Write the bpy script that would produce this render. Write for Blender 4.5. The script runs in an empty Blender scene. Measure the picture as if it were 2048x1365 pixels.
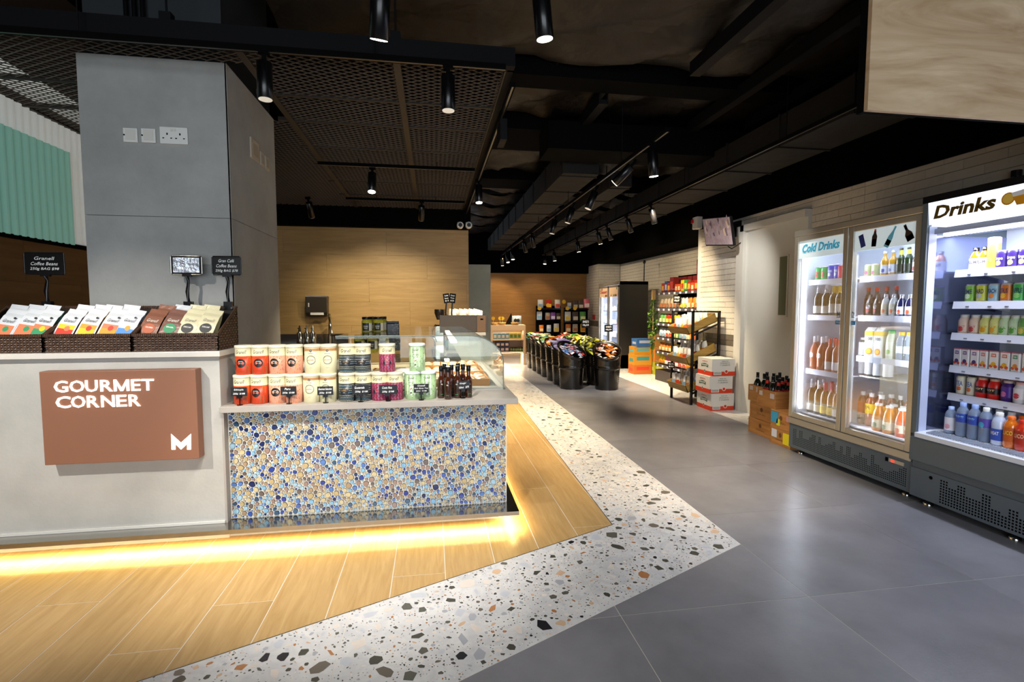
import bpy, math, random
from mathutils import Matrix, Vector
random.seed(7)
S = bpy.context.scene
COL = S.collection
PI = math.pi

# ---------------------------------------------------------------- camera, world, exposure
F_PX, CX, CY = 1000.0, 1024.0, 682.5
YAW = math.atan((CX - 865) / F_PX); PITCH = math.atan((CY - 615) / F_PX); EYE = 1.36
cam_d = bpy.data.cameras.new('camera'); cam = bpy.data.objects.new('camera', cam_d); COL.objects.link(cam)
cam_d.sensor_width = 36; cam_d.lens = 36 * F_PX / 2048; cam_d.clip_start = 0.05; cam_d.clip_end = 80
cam.location = (0, 0, EYE); cam.rotation_euler = (PI / 2 - PITCH, 0, -YAW)
S.camera = cam
w = bpy.data.worlds.new('daylight'); S.world = w; w.use_nodes = True
w.node_tree.nodes['Background'].inputs[0].default_value = (0.74, 0.86, 1.0, 1)
w.node_tree.nodes['Background'].inputs[1].default_value = 0.36
S.view_settings.view_transform = 'Standard'; S.view_settings.look = 'None'
S.view_settings.gamma = 1; S.view_settings.use_curve_mapping = False
S.view_settings.exposure = 0.55
S.cycles.use_denoising = True; S.cycles.max_bounces = 8; S.cycles.transparent_max_bounces = 16
S.cycles.sample_clamp_indirect = 6; S.cycles.caustics_reflective = False; S.cycles.caustics_refractive = False

def area(name, loc, rot, sx, sy, power, col, spread=PI):
    l = bpy.data.lights.new(name, 'AREA'); l.shape = 'RECTANGLE'; l.size = sx; l.size_y = sy
    l.energy = power; l.color = col; l.spread = spread
    o = bpy.data.objects.new(name, l); COL.objects.link(o); o.location = loc; o.rotation_euler = rot
    return o
def aim_area(name, loc, d, sx, sy, power, col):
    o = area(name, loc, (0, 0, 0), sx, sy, power, col); o.rotation_euler = Vector(d).to_track_quat('-Z', 'Y').to_euler(); return o
WARM = (1.0, 0.80, 0.52); LEDY = (1.0, 0.76, 0.34); COOL = (0.80, 0.88, 1.0); NEUT = (1.0, 0.95, 0.87)
# shop front daylight behind the photographer
area('shopfront_daylight', (-1.0, -4.0, 1.7), (PI / 2, 0, 0), 7.0, 2.8, 200, (0.86, 0.93, 1.0))
# under counter LED strips (lamps under the steel ledge)
area('ledge_led', (-1.75, 2.955, 0.088), (0, 0, 0), 4.35, 0.02, 26, LEDY, 2.2)
area('ledge_led_side', (0.475, 4.0, 0.088), (0, 0, 0), 0.02, 2.2, 9, LEDY, 2.4)

# ---------------------------------------------------------------- projection helper (pixel of the photo + a plane -> point)
_F = Vector((math.sin(YAW) * math.cos(PITCH), math.cos(YAW) * math.cos(PITCH), -math.sin(PITCH)))
_R = Vector((math.cos(YAW), -math.sin(YAW), 0)); _U = _R.cross(_F)
def at(u, v, x=None, y=None, z=None):
    d = _F + _R * ((u - CX) / F_PX) - _U * ((v - CY) / F_PX)
    t = x / d.x if x is not None else y / d.y if y is not None else (z - EYE) / d.z
    return Vector((0, 0, EYE)) + d * t

# ---------------------------------------------------------------- materials
def lin(h):
    if not isinstance(h, str): return tuple(h) + (1,) if len(h) == 3 else h
    h = h.lstrip('#'); c = [int(h[i:i + 2], 16) / 255 for i in (0, 2, 4)]
    return tuple((x / 12.92 if x <= .04045 else ((x + .055) / 1.055) ** 2.4) for x in c) + (1,)
_M = {}
def mat(name, col, rough=.5, metal=0, emit=0, var=0, vs=4, st=(1, 1, 1), bump=0, bs=20, trans=0, ior=1.45, coat=0, wave=0, rnd=0, col2=None, alpha=1, det=4, dist=0):
    if name in _M: return _M[name]
    m = bpy.data.materials.new(name); m.use_nodes = True; nt = m.node_tree; N = nt.nodes; L = nt.links
    b = N['Principled BSDF']; c = lin(col)
    b.inputs['Base Color'].default_value = c; b.inputs['Roughness'].default_value = rough; b.inputs['Metallic'].default_value = metal
    b.inputs['IOR'].default_value = ior; b.inputs['Transmission Weight'].default_value = trans; b.inputs['Coat Weight'].default_value = coat
    b.inputs['Alpha'].default_value = alpha
    if emit:
        b.inputs['Emission Color'].default_value = c; b.inputs['Emission Strength'].default_value = emit
    if var or bump or wave or rnd:
        tc = N.new('ShaderNodeTexCoord'); mp = N.new('ShaderNodeMapping'); mp.inputs['Scale'].default_value = st
        oi = N.new('ShaderNodeObjectInfo'); va = N.new('ShaderNodeVectorMath'); va.operation = 'ADD'
        mu = N.new('ShaderNodeMath'); mu.operation = 'MULTIPLY'; mu.inputs[1].default_value = 37 if rnd else 0
        L.new(oi.outputs['Random'], mu.inputs[0]); L.new(tc.outputs['Object'], va.inputs[0]); L.new(mu.outputs[0], va.inputs[1]); L.new(va.outputs[0], mp.inputs[0])
        src = None
        if var:
            n = N.new('ShaderNodeTexNoise'); n.inputs['Scale'].default_value = vs; n.inputs['Detail'].default_value = det; n.inputs['Roughness'].default_value = .62; n.inputs['Distortion'].default_value = dist
            L.new(mp.outputs[0], n.inputs['Vector'])
            fac = n.outputs['Fac']
            if wave:
                wv = N.new('ShaderNodeTexWave'); wv.wave_type = 'RINGS'; wv.inputs['Scale'].default_value = wave; wv.inputs['Distortion'].default_value = 9
                wv.inputs['Detail'].default_value = 3; wv.inputs['Detail Scale'].default_value = 1.2
                L.new(mp.outputs[0], wv.inputs['Vector'])
                av = N.new('ShaderNodeMix'); av.data_type = 'FLOAT'; av.inputs[0].default_value = .4
                L.new(fac, av.inputs[2]); L.new(wv.outputs['Fac'], av.inputs[3]); fac = av.outputs[0]
            r = N.new('ShaderNodeValToRGB'); r.color_ramp.elements[0].position = .3; r.color_ramp.elements[1].position = .7
            c2 = lin(col2) if col2 else None
            r.color_ramp.elements[0].color = c2 or tuple(x * (1 - var) for x in c[:3]) + (1,)
            r.color_ramp.elements[1].color = c if c2 else tuple(min(1, x * (1 + var)) for x in c[:3]) + (1,)
            L.new(fac, r.inputs[0]); src = r.outputs[0]
        if rnd:
            hs = N.new('ShaderNodeHueSaturation'); mr = N.new('ShaderNodeMapRange'); mr.inputs[3].default_value = 1 - rnd; mr.inputs[4].default_value = 1 + rnd
            L.new(oi.outputs['Random'], mr.inputs[0]); L.new(mr.outputs[0], hs.inputs['Value'])
            hs.inputs['Color'].default_value = c
            if src: L.new(src, hs.inputs['Color'])
            src = hs.outputs[0]
        if src: L.new(src, b.inputs['Base Color'])
        if bump:
            n2 = N.new('ShaderNodeTexNoise'); n2.inputs['Scale'].default_value = bs; n2.inputs['Detail'].default_value = 3
            bp = N.new('ShaderNodeBump'); bp.inputs['Strength'].default_value = bump; bp.inputs['Distance'].default_value = .02
            L.new(mp.outputs[0], n2.inputs['Vector']); L.new(n2.outputs['Fac'], bp.inputs['Height']); L.new(bp.outputs[0], b.inputs['Normal'])
    _M[name] = m
    return m
def glass(name, col=(1, 1, 1, 1), refl=1.0, rough=0.0, tint=1.0):
    if name in _M: return _M[name]
    m = bpy.data.materials.new(name); m.use_nodes = True; nt = m.node_tree; N = nt.nodes; L = nt.links
    N.remove(N['Principled BSDF']); out = N['Material Output']
    t = N.new('ShaderNodeBsdfTransparent'); t.inputs[0].default_value = tuple(x * tint for x in col[:3]) + (1,)
    g = N.new('ShaderNodeBsdfGlossy'); g.inputs['Roughness'].default_value = rough
    fr = N.new('ShaderNodeFresnel'); fr.inputs[0].default_value = 1.45; mx = N.new('ShaderNodeMixShader')
    mu = N.new('ShaderNodeMath'); mu.operation = 'MULTIPLY'; mu.inputs[1].default_value = refl
    L.new(fr.outputs[0], mu.inputs[0]); L.new(mu.outputs[0], mx.inputs[0]); L.new(t.outputs[0], mx.inputs[1]); L.new(g.outputs[0], mx.inputs[2]); L.new(mx.outputs[0], out.inputs[0])
    _M[name] = m
    return m
K = {}
K['concrete'] = mat('cement_cladding', 'b2b0aa', .55, var=.13, vs=2.2, bump=.05, bs=60, det=8)
K['column'] = mat('column_cladding', '9b9b98', .55, var=.16, vs=2.4, bump=.06, bs=70, det=8)
K['slab'] = mat('counter_stone', 'a39c94', .4, var=.1, vs=6)
K['white'] = mat('white_paint', 'dcdcd8', .5)
K['offwhite'] = mat('offwhite_edge', 'd2cfc8', .4)
K['black'] = mat('black_paint', '060606', .9, ior=1.15)
K['blackgloss'] = mat('black_gloss', '08080a', .25)
K['chalk'] = mat('chalk_board', '131316', .5)
K['ceil'] = mat('black_ceiling', '050505', .95, ior=1.1)
K['foil'] = mat('dark_foil', '17120e', .5, metal=.25, var=.3, vs=3, bump=.9, bs=5)
K['darkmetal'] = mat('dark_metal', '0f0f11', .6, ior=1.2)
K['mesh'] = mat('mesh_steel', '2a241f', .6)
K['strand'] = mat('mesh_strand', '5c5148', .5)  # lamplight on the mesh put into the colour, lighter than its frame
K['steel'] = mat('brushed_steel', 'b8b5ae', .16, metal=1)
K['steeldark'] = mat('dark_steel', '6a6862', .35, metal=1)  # darker steel for floor edging and track slots
K['grout'] = mat('grout', 'd8d0c0', .9)
K['groutgrey'] = mat('grout_grey', 'd6cfc2', .9)
K['tilegrey'] = mat('floor_grey', '807f84', .3, var=.17, vs=3.2, bump=.03, bs=90, rnd=.05, det=9)
K['plank'] = mat('floor_oak', 'c4a26e', .38, var=.3, vs=3.4, st=(11, .9, 1), rnd=.07, col2='ad8a55', det=9, dist=.6)
K['terrazzo'] = mat('terrazzo_white', 'dddcda', .26, var=.3, vs=7, col2='c6c6c8', det=3, dist=1)
K['wallwood'] = mat('wall_oak', 'b3945f', .5, var=.3, vs=2.6, st=(.7, 1, 8), rnd=.03, col2='9c7d4a', det=9, dist=.8)
K['wallwooddark'] = mat('wall_oak_side', '6b4c2c', .5, var=.3, vs=2.4, st=(1, .7, 7), rnd=.05, col2='54381e')
K['wallfar'] = mat('wall_oak_far', 'a87a40', .5, var=.3, vs=2.4, st=(.7, 1, 8), rnd=.04, col2='8f6430', det=8, dist=.8)
K['ply'] = mat('birch_ply', 'd6bd9c', .5, var=.3, vs=1.3, st=(.7, 1, 3.0), col2='ad8e6c', det=4, dist=3.2)
K['walltile'] = mat('glazed_tile', 'cfc8bb', .09, bump=.55, bs=16, rnd=.05, coat=.4)
K['bandtile'] = mat('glazed_band_tile', '6f6558', .1, bump=.45, bs=16, rnd=.08)
K['sign'] = mat('sign_brown', '8a5e48', .5)
K['lit'] = mat('lit_letters', 'fffaf0', .5, emit=1.6)
K['led'] = mat('led_strip', 'ffd65a', .5, emit=9)
K['tube'] = mat('led_tube', 'eef2ff', .5, emit=7)
K['lens'] = mat('lamp_lens', 'fff3dc', .5, emit=14)
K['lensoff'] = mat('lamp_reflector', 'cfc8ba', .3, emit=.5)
K['glass'] = glass('pane_glass', refl=.6)
K['caseglass'] = glass('case_glass', (.97, .99, .975), refl=.8)
K['fridgegrey'] = mat('fridge_grey', '5d6870', .42, metal=.2)
K['fridgebase'] = mat('fridge_base', '566069', .45)
K['alu'] = mat('aluminium', 'b9b4a8', .35, metal=.7)
K['fridgein'] = mat('fridge_inside', 'dfe4ee', .4)
K['mirror'] = mat('cooler_side_mirror', '8b93b8', .12, metal=.9)
K['shelfw'] = mat('fridge_shelf', 'e9ecf4', .35)
K['wicker'] = mat('wicker_brown', '4a3426', .35, var=.35, vs=40, coat=.3)
K['wickerd'] = mat('wicker_dark', '0e0b09', .25, coat=.5)
K['tray'] = mat('tray_wood', 'b4924c', .5, var=.25, vs=4, st=(1, 1, 8), col2='8e6e30')
K['crate'] = mat('crate_pine', 'c08a50', .6, var=.25, vs=3, st=(1, 1, 9), rnd=.08, col2='a06a34')
K['kraft'] = mat('kraft_cardboard', 'b98a45', .7)
K['beige'] = mat('beige_laminate', 'd3b391', .5)
K['door'] = mat('door_white', 'd3d3ce', .45)
def C(h, r=.45, **k):
    return mat('paint_' + h + ('_%d' % int(r * 100)), h, r, **k)

# ---------------------------------------------------------------- mesh building
W = {}
class MB:
    def __init__(s): s.v = []; s.f = []; s.m = []; s.s = []; s.M = None
    def add(s, vs, fs, mi=0, sm=False):
        o = len(s.v)
        if s.M is not None: vs = [tuple(s.M @ Vector(p)) for p in vs]
        s.v.extend([tuple(p) for p in vs])
        for k, f in enumerate(fs):
            s.f.append([i + o for i in f]); s.m.append(mi[k] if isinstance(mi, (list, tuple)) else mi); s.s.append(sm)
        return s
    def box(s, x0, y0, z0, x1, y1, z1, mi=0):
        if x0 > x1: x0, x1 = x1, x0
        if y0 > y1: y0, y1 = y1, y0
        if z0 > z1: z0, z1 = z1, z0
        return s.add([(x0, y0, z0), (x1, y0, z0), (x1, y1, z0), (x0, y1, z0), (x0, y0, z1), (x1, y0, z1), (x1, y1, z1), (x0, y1, z1)],
                     [(0, 3, 2, 1), (4, 5, 6, 7), (0, 1, 5, 4), (1, 2, 6, 5), (2, 3, 7, 6), (3, 0, 4, 7)], mi)
    def prism(s, poly, axis, a, b, mi=0, cap=True, inv=False):
        # poly: 2D ring in the two other axes (x: (y,z), y: (x,z), z: (x,y))
        def P(p, t): return {'x': (t, p[0], p[1]), 'y': (p[0], t, p[1]), 'z': (p[0], p[1], t)}[axis]
        n = len(poly)
        A = sum(poly[i][0] * poly[(i + 1) % n][1] - poly[(i + 1) % n][0] * poly[i][1] for i in range(n))
        pos = (A > 0) != (axis == 'y')
        if not pos: poly = list(reversed(poly))
        if a > b: a, b = b, a
        vs = [P(p, a) for p in poly] + [P(p, b) for p in poly]
        fs = [(i, (i + 1) % n, n + (i + 1) % n, n + i) for i in range(n)]
        if cap: fs += [tuple(reversed(range(n))), tuple(range(n, 2 * n))]
        return s.add(vs, fs, mi)
    def lathe(s, prof, c=(0, 0, 0), n=16, mi=0, sm=True, cap=True, sx=1, sy=1):
        vs = []; fs = []; ms = []
        for r, z in prof:
            for k in range(n):
                a = 2 * PI * k / n; vs.append((c[0] + sx * r * math.cos(a), c[1] + sy * r * math.sin(a), c[2] + z))
        for j in range(len(prof) - 1):
            for k in range(n):
                k2 = (k + 1) % n; fs.append((j * n + k, j * n + k2, (j + 1) * n + k2, (j + 1) * n + k)); ms.append(mi[j] if isinstance(mi, (list, tuple)) else mi)
        s.add(vs, fs, ms, sm)
        if cap:
            m0 = mi[0] if isinstance(mi, (list, tuple)) else mi; m1 = mi[-1] if isinstance(mi, (list, tuple)) else mi
            L = len(prof) - 1
            s.add(vs[:n], [tuple(reversed(range(n)))], m0); s.add(vs[L * n:], [tuple(range(n))], m1)
        return s
    def tube(s, pts, r, n=8, mi=0):
        pts = [Vector(p) for p in pts]; vs = []; fs = []
        for i, p in enumerate(pts):
            d = (pts[min(i + 1, len(pts) - 1)] - pts[max(i - 1, 0)]).normalized()
            a = d.cross(Vector((0, 0, 1)));
            if a.length < .1: a = d.cross(Vector((0, 1, 0)))
            a.normalize(); b = a.cross(d); rr = r[i] if isinstance(r, (list, tuple)) else r
            for k in range(n):
                t = 2 * PI * k / n; vs.append(tuple(p + a * math.cos(t) * rr + b * math.sin(t) * rr))
        for i in range(len(pts) - 1):
            for k in range(n):
                k2 = (k + 1) % n; fs.append((i * n + k, (i + 1) * n + k, (i + 1) * n + k2, i * n + k2))
        s.add(vs, fs, mi, True); m = (len(pts) - 1) * n
        s.add(vs[:n], [tuple(range(n))], mi); s.add(vs[m:], [tuple(reversed(range(n)))], mi)
        return s
    def bar(s, p, q, wd, ht=None, mi=0):
        p = Vector(p); q = Vector(q); d = (q - p).normalized(); ht = ht or wd
        a = d.cross(Vector((0, 0, 1)))
        if a.length < .05: a = Vector((1, 0, 0))
        a.normalize(); b = a.cross(d); a *= wd / 2; b *= ht / 2
        vs = [p - a - b, p + a - b, p + a + b, p - a + b, q - a - b, q + a - b, q + a + b, q - a + b]
        return s.add([tuple(x) for x in vs], [(0, 1, 2, 3), (7, 6, 5, 4), (0, 4, 5, 1), (1, 5, 6, 2), (2, 6, 7, 3), (3, 7, 4, 0)], mi)
    def build(s, name, mats, parent=None, label=None, kind=None, bevel=0):
        if not isinstance(mats, (list, tuple)): mats = [mats]
        me = bpy.data.meshes.new(name); me.from_pydata(s.v, [], s.f)
        for m in mats: me.materials.append(m)
        me.polygons.foreach_set('material_index', s.m); me.polygons.foreach_set('use_smooth', s.s); me.update()
        o = bpy.data.objects.new(name, me); COL.objects.link(o); W[o.name] = Vector((0, 0, 0))
        if parent is not None: setparent(o, parent)
        if label: o['label'] = label
        if kind: o['kind'] = kind
        if bevel:
            b = o.modifiers.new('bevel', 'BEVEL'); b.width = bevel; b.segments = 2; b.limit_method = 'ANGLE'
        return o
def setparent(o, p):
    o.parent = p; o.matrix_parent_inverse = Matrix.Translation(-W[p.name])
def tag(o, label, cat, group=None):
    o['label'] = label; o['category'] = cat
    if group: o['group'] = group
    return o
def thing(name, label, cat, loc=(0, 0, 0), group=None):
    o = bpy.data.objects.new(name, None); COL.objects.link(o); o.location = loc; W[o.name] = Vector(loc); o.empty_display_size = .1
    return tag(o, label, cat, group)
def struct(o):
    o['kind'] = 'structure'; return o
def sroot(name, loc=(0, 0, 0)):
    o = bpy.data.objects.new(name, None); COL.objects.link(o); o.location = loc; W[o.name] = Vector(loc); o['kind'] = 'structure'; return o
def put(o, loc, rz=0, rx=0, ry=0, sc=None):
    o.location = loc; o.rotation_euler = (rx, ry, rz)
    if sc: o.scale = sc if isinstance(sc, (tuple, list)) else (sc, sc, sc)
    return o
KIDS = {}
def dup(root, loc, rz=0, label=None, group=None, rx=0, ry=0, sc=None, mats=None):
    def cp(o, par, d):
        c = o.copy(); COL.objects.link(c); W[c.name] = Vector((0, 0, 0))
        if par is not None: c.parent = par
        if d < 2:
            for ch in kids.get(o, ()): cp(ch, c, d + 1)
        return c
    if root.name not in KIDS:
        k = {}
        for a in root.children:
            k.setdefault(root, []).append(a)
            for b in a.children: k.setdefault(a, []).append(b)
        KIDS[root.name] = k
    kids = KIDS[root.name]
    r = cp(root, None, 0); put(r, loc, rz, rx, ry, sc)
    if label: r['label'] = label
    if group: r['group'] = group
    return r
_used = set()
def inst(proto, loc, rz=0, label=None, group=None, **k):
    if proto.name in _used: return dup(proto, loc, rz, label, group, **k)
    if proto.name not in KIDS:
        kk = {}
        for a in proto.children:
            kk.setdefault(proto, []).append(a)
            for b in a.children: kk.setdefault(a, []).append(b)
        KIDS[proto.name] = kk
    _used.add(proto.name)
    put(proto, loc, rz, **k)
    if label: proto['label'] = label
    if group: proto['group'] = group
    return proto
def drop_unused(protos):
    for p in protos:
        if p.name not in _used:
            for a in list(p.children):
                for b in list(a.children): bpy.data.objects.remove(b)
                bpy.data.objects.remove(a)
            bpy.data.objects.remove(p)
ORD = ['first', 'second', 'third', 'fourth', 'fifth', 'sixth', 'seventh', 'eighth', 'ninth', 'tenth', 'eleventh', 'twelfth', 'thirteenth', 'fourteenth', 'fifteenth', 'sixteenth']
FRONT = Matrix(((1, 0, 0), (0, 0, -1), (0, 1, 0))).to_4x4()       # text faces -Y
SIDE = Matrix(((0, 0, -1), (-1, 0, 0), (0, 1, 0))).to_4x4()       # text faces -X
_T = {}
def textmesh(s, bold=0, space=1.0):
    k = (s, bold, space)
    if k not in _T:
        c = bpy.data.curves.new('text', 'FONT'); c.body = s; c.size = 1; c.offset = bold; c.resolution_u = 2; c.space_character = space
        c.align_x = 'CENTER'; c.align_y = 'CENTER'
        o = bpy.data.objects.new('text', c)
        COL.objects.link(o)
        bpy.context.view_layer.update()
        me = bpy.data.meshes.new_from_object(o.evaluated_get(bpy.context.evaluated_depsgraph_get()))
        vs = [v.co.copy() for v in me.vertices]; fs = [tuple(p.vertices) for p in me.polygons]
        bpy.data.objects.remove(o); bpy.data.meshes.remove(me)
        if vs:
            x0 = min(v.x for v in vs); x1 = max(v.x for v in vs); y0 = min(v.y for v in vs); y1 = max(v.y for v in vs)
            vs = [(v.x - (x0 + x1) / 2, v.y - (y0 + y1) / 2) for v in vs]; _T[k] = (vs, fs, x1 - x0, y1 - y0)
        else: _T[k] = ([], [], 1, 1)
    return _T[k]
def addtext(mb, s, w, h, M, mi=0, bold=0, shear=0, space=1.0, thick=0):
    """flat lettering fitted to w x h, centred on M's origin, in M's XY plane"""
    vs, fs, tw, th = textmesh(s, bold, space); sx = w / tw; sy = h / th
    P = [tuple(M @ Vector((x * sx + shear * y * sy, y * sy, thick))) for x, y in vs]
    mb.add(P, fs, mi)
    if thick:
        B = [tuple(M @ Vector((x * sx + shear * y * sy, y * sy, 0))) for x, y in vs]
        cnt = {}
        for f in fs:
            for i in range(len(f)):
                e = (f[i], f[(i + 1) % len(f)]); cnt[e] = 1
        n = len(P); sides = [(a, n + a, n + b, b) for (a, b) in cnt if (b, a) not in cnt]
        mb.add(P + B, sides, mi)
def wrap(mb, pts, faces, R, z0, mi=0, a0=0):
    """2D figure wrapped on a cylinder that faces -Y"""
    mb.add([(R * math.sin(x / R + a0), -R * math.cos(x / R + a0), z0 + y) for x, y in pts], faces, mi)
def disc2(r, n=18, sy=1, cx=0, cy=0):
    pts = [(cx, cy)] + [(cx + r * math.cos(2 * PI * k / n), cy + sy * r * math.sin(2 * PI * k / n)) for k in range(n)]
    return pts, [(0, 1 + k, 1 + (k + 1) % n) for k in range(n)]
def ring2(r0, r1, n=20, cx=0, cy=0):
    pts = [(cx + r * math.cos(2 * PI * k / n), cy + r * math.sin(2 * PI * k / n)) for r in (r0, r1) for k in range(n)]
    return pts, [(k, n + k, n + (k + 1) % n, (k + 1) % n) for k in range(n)]
def wraptext(mb, s, w, h, R, z0, mi=0, bold=0, shear=0, a0=0):
    vs, fs, tw, th = textmesh(s, bold); sx = w / tw; sy = h / th
    wrap(mb, [(x * sx + shear * y * sy, y * sy) for x, y in vs], fs, R, z0, mi, a0)
def clip(poly, a, b, c):
    """keep a*x + b*y <= c"""
    out = []; n = len(poly)
    for i in range(n):
        p = poly[i]; q = poly[(i + 1) % n]; dp = a * p[0] + b * p[1] - c; dq = a * q[0] + b * q[1] - c
        if dp <= 0: out.append(p)
        if (dp < 0 < dq) or (dq < 0 < dp):
            t = dp / (dp - dq); out.append((p[0] + (q[0] - p[0]) * t, p[1] + (q[1] - p[1]) * t))
    return out
def inset(poly, d):
    """inset of a convex counter-clockwise polygon"""
    out = poly; n = len(poly)
    for i in range(n):
        p = poly[i]; q = poly[(i + 1) % n]; ex = q[0] - p[0]; ey = q[1] - p[1]; l = math.hypot(ex, ey)
        if l < 1e-6: continue
        a, b = ey / l, -ex / l
        out = clip(out, a, b, a * p[0] + b * p[1] - d)
        if len(out) < 3: return []
    return out
def parea(p): return .5 * sum(p[i][0] * p[(i + 1) % len(p)][1] - p[(i + 1) % len(p)][0] * p[i][1] for i in range(len(p)))
# ================================================================ FLOOR
floor = struct(MB().box(-3.3, -4.2, -.2, 6.4, 15, -.0012).build('floor', K['groutgrey']))
G = .0032
def piece(name, poly, m, parent, z0=-.0045, z1=0.0):
    poly = [p for i, p in enumerate(poly) if math.dist(p, poly[i - 1]) > 1e-4]
    if len(poly) < 3 or abs(parea(poly)) < 2e-3: return
    if parea(poly) < 0: poly = poly[::-1]
    return MB().prism(poly, 'z', z0, z1).build(name, m, parent)
# boundary lines of the terrazzo band
IN0 = (1.10, 2.91); IN1 = (1.318, 11.6); OUT0 = (1.735, 2.55); OUTX = 1.735; SI = .4537; SO = .488
def line_left(poly, p, q): # keep the left side of p->q
    a, b = (q[1] - p[1]), -(q[0] - p[0]); return clip(poly, a, b, a * p[0] + b * p[1])
def strip(name, poly):
    return piece(name, poly, K['terrazzo'], floor)
# wood-look planks
PW = .264; PL = 1.22; kx0 = -13
for k in range(-12, 6):
    x0 = .051 + PW * k; off = (k % 3) * PL / 3 + (.12 if k % 2 else 0)
    for j in range(-1, 12):
        y0 = .35 + off + PL * j
        g = .0022; P = [(x0 + g, y0 + g), (x0 + PW - g, y0 + g), (x0 + PW - g, y0 + PL - g), (x0 + g, y0 + PL - g)]
        P = clip(P, 1, 0, 1.4); P = clip(P, -1, 0, 3.05); P = clip(P, 0, 1, 13.5)
        P = line_left(P, (IN0[0] - .004, IN0[1]), (IN1[0] - .004, IN1[1])) if P else P
        P = clip(P, SI, -1, SI * IN0[0] - IN0[1] - .004) if P else P
        if P: piece('wood_plank', P, K['plank'], floor)
# grey tiles .93 m
T = .93; X0 = 1.737; Y0 = 2.02
for i in range(-5, 2):
    for j in range(-3, 13):
        x0 = X0 + i * T; y0 = Y0 + j * T
        P = [(x0 + G / 2, y0 + G / 2), (x0 + T - G / 2, y0 + G / 2), (x0 + T - G / 2, y0 + T - G / 2), (x0 + G / 2, y0 + T - G / 2)]
        if i < 0: P = clip(P, -SO, 1, OUT0[1] - SO * OUT0[0] - .003)
        if i >= 2: continue
        if P and y0 > -1.2: piece('floor_tile', P, K['tilegrey'], floor)
for j in range(-3, 3):
    y0 = Y0 + j * T; piece('floor_tile', [(3.6, y0 + G), (4.0, y0 + G), (4.0, y0 + T), (3.6, y0 + T)], K['tilegrey'], floor)
# terrazzo slabs
def xin(y): return IN0[0] + (IN1[0] - IN0[0]) * (y - IN0[1]) / (IN1[1] - IN0[1])
ys = [2.91, 3.9, 5.1, 6.3, 7.5, 8.7, 9.9, 11.1, 12.3, 13.5]
dg = [(-3.05, None), (-1.85, None), (-.65, None), (.52, None)]
def yi(x): return IN0[1] + SI * (x - IN0[0])
def yo(x): return OUT0[1] + SO * (x - OUT0[0])
xs = [-3.05, -1.55, -.38, .74]
TZ = []
for a, b in zip(xs, xs[1:]): TZ.append([(a + .0015, yo(a)), (b - .0015, yo(b)), (b - .0015, yi(b)), (a + .0015, yi(a))])
TZ.append([(.7415, yo(.7415)), OUT0, IN0, (.7415, yi(.7415))])
TZ.append([(OUT0[0], OUT0[1]), (OUTX, 3.899), (xin(3.899), 3.899), IN0])
for a, b in zip(ys[1:], ys[2:]): TZ.append([(xin(a), a), (OUTX, a), (OUTX, b - .0015), (xin(b), b - .0015)])
for a, b in ((4.7, 5.9), (5.9, 7.1), (7.1, 8.3), (8.3, 9.5), (9.5, 10.7), (10.7, 11.9), (11.9, 13.4)):
    TZ.append([(3.6, a), (5.2, a), (5.2, b - .0015), (3.6, b - .0015)])
for P in TZ: strip('terrazzo_slab', P)
chipm = [C('4b4a42', .3), C('5d5c54', .3), C('bfc2ca', .3), C('a9abb2', .3), C('b07a4e', .3), C('cfae90', .3), C('d9cfc6', .3), C('22242a', .3), C('6e665c', .3)]
chipw = [.22, .14, .17, .09, .08, .07, .13, .03, .07]
rc = random.Random(3); occ = {}; chips = MB()
def inside(P, x, y, m):
    n = len(P)
    for i in range(n):
        p = P[i]; q = P[(i + 1) % n]; ex = q[0] - p[0]; ey = q[1] - p[1]
        if (ex * (y - p[1]) - ey * (x - p[0])) / math.hypot(ex, ey) < m: return False
    return True
def scatter(P, r0, r1, dens):
    bx = [p[0] for p in P]; by = [p[1] for p in P]
    for _ in range(int(dens * (max(bx) - min(bx)) * (max(by) - min(by)))):
        x = rc.uniform(min(bx), max(bx)); y = rc.uniform(min(by), max(by)); r = r0 + (r1 - r0) * rc.random() ** 2
        if not inside(P, x, y, r * .9): continue
        gx, gy = int(x / .08), int(y / .08)
        if any(math.hypot(x - a, y - b) < (r + c) * .95 for i in (-1, 0, 1) for j in (-1, 0, 1) for a, b, c in occ.get((gx + i, gy + j), ())): continue
        occ.setdefault((gx, gy), []).append((x, y, r))
        n = rc.choice((4, 5, 5, 6, 7)); a0 = rc.random() * 6.28; an = sorted(a0 + 2 * PI * (k + rc.uniform(-.32, .32)) / n for k in range(n)); el = rc.uniform(.45, 1); ro = rc.random() * PI
        pts = []
        for a in an:
            u = r * math.cos(a) * rc.uniform(.85, 1.05); v = r * el * math.sin(a) * rc.uniform(.85, 1.05)
            pts.append((x + u * math.cos(ro) - v * math.sin(ro), y + u * math.sin(ro) + v * math.cos(ro), .0004))
        if parea([p[:2] for p in pts]) < 0: pts.reverse()
        mi = rc.choices(range(9), chipw)[0]
        chips.add(pts, [tuple(range(len(pts)))], mi)
for P in TZ:
    near = min(p[1] for p in P) < 4
    far = min(p[1] for p in P) > 8
    if min(p[0] for p in P) > 3.5: scatter(P, .008, .03, 90); continue
    scatter(P, .022, .048, 110); scatter(P, .009, .018, 620 if not far else 150)
    if not far: scatter(P, .0028, .0065, 3600 if near else 700)
chips.build('terrazzo_chips', chipm, floor, kind='stuff')
# thin metal edging between the floor finishes
eb = MB(); eb.bar((xin(2.91), 2.91, -.001), (IN1[0], IN1[1], -.001), .004, .004); eb.bar((-3.05, yi(-3.05), -.001), (IN0[0], IN0[1], -.001), .004, .004)
eb.build('edging_strip', K['steeldark'], floor)

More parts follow.
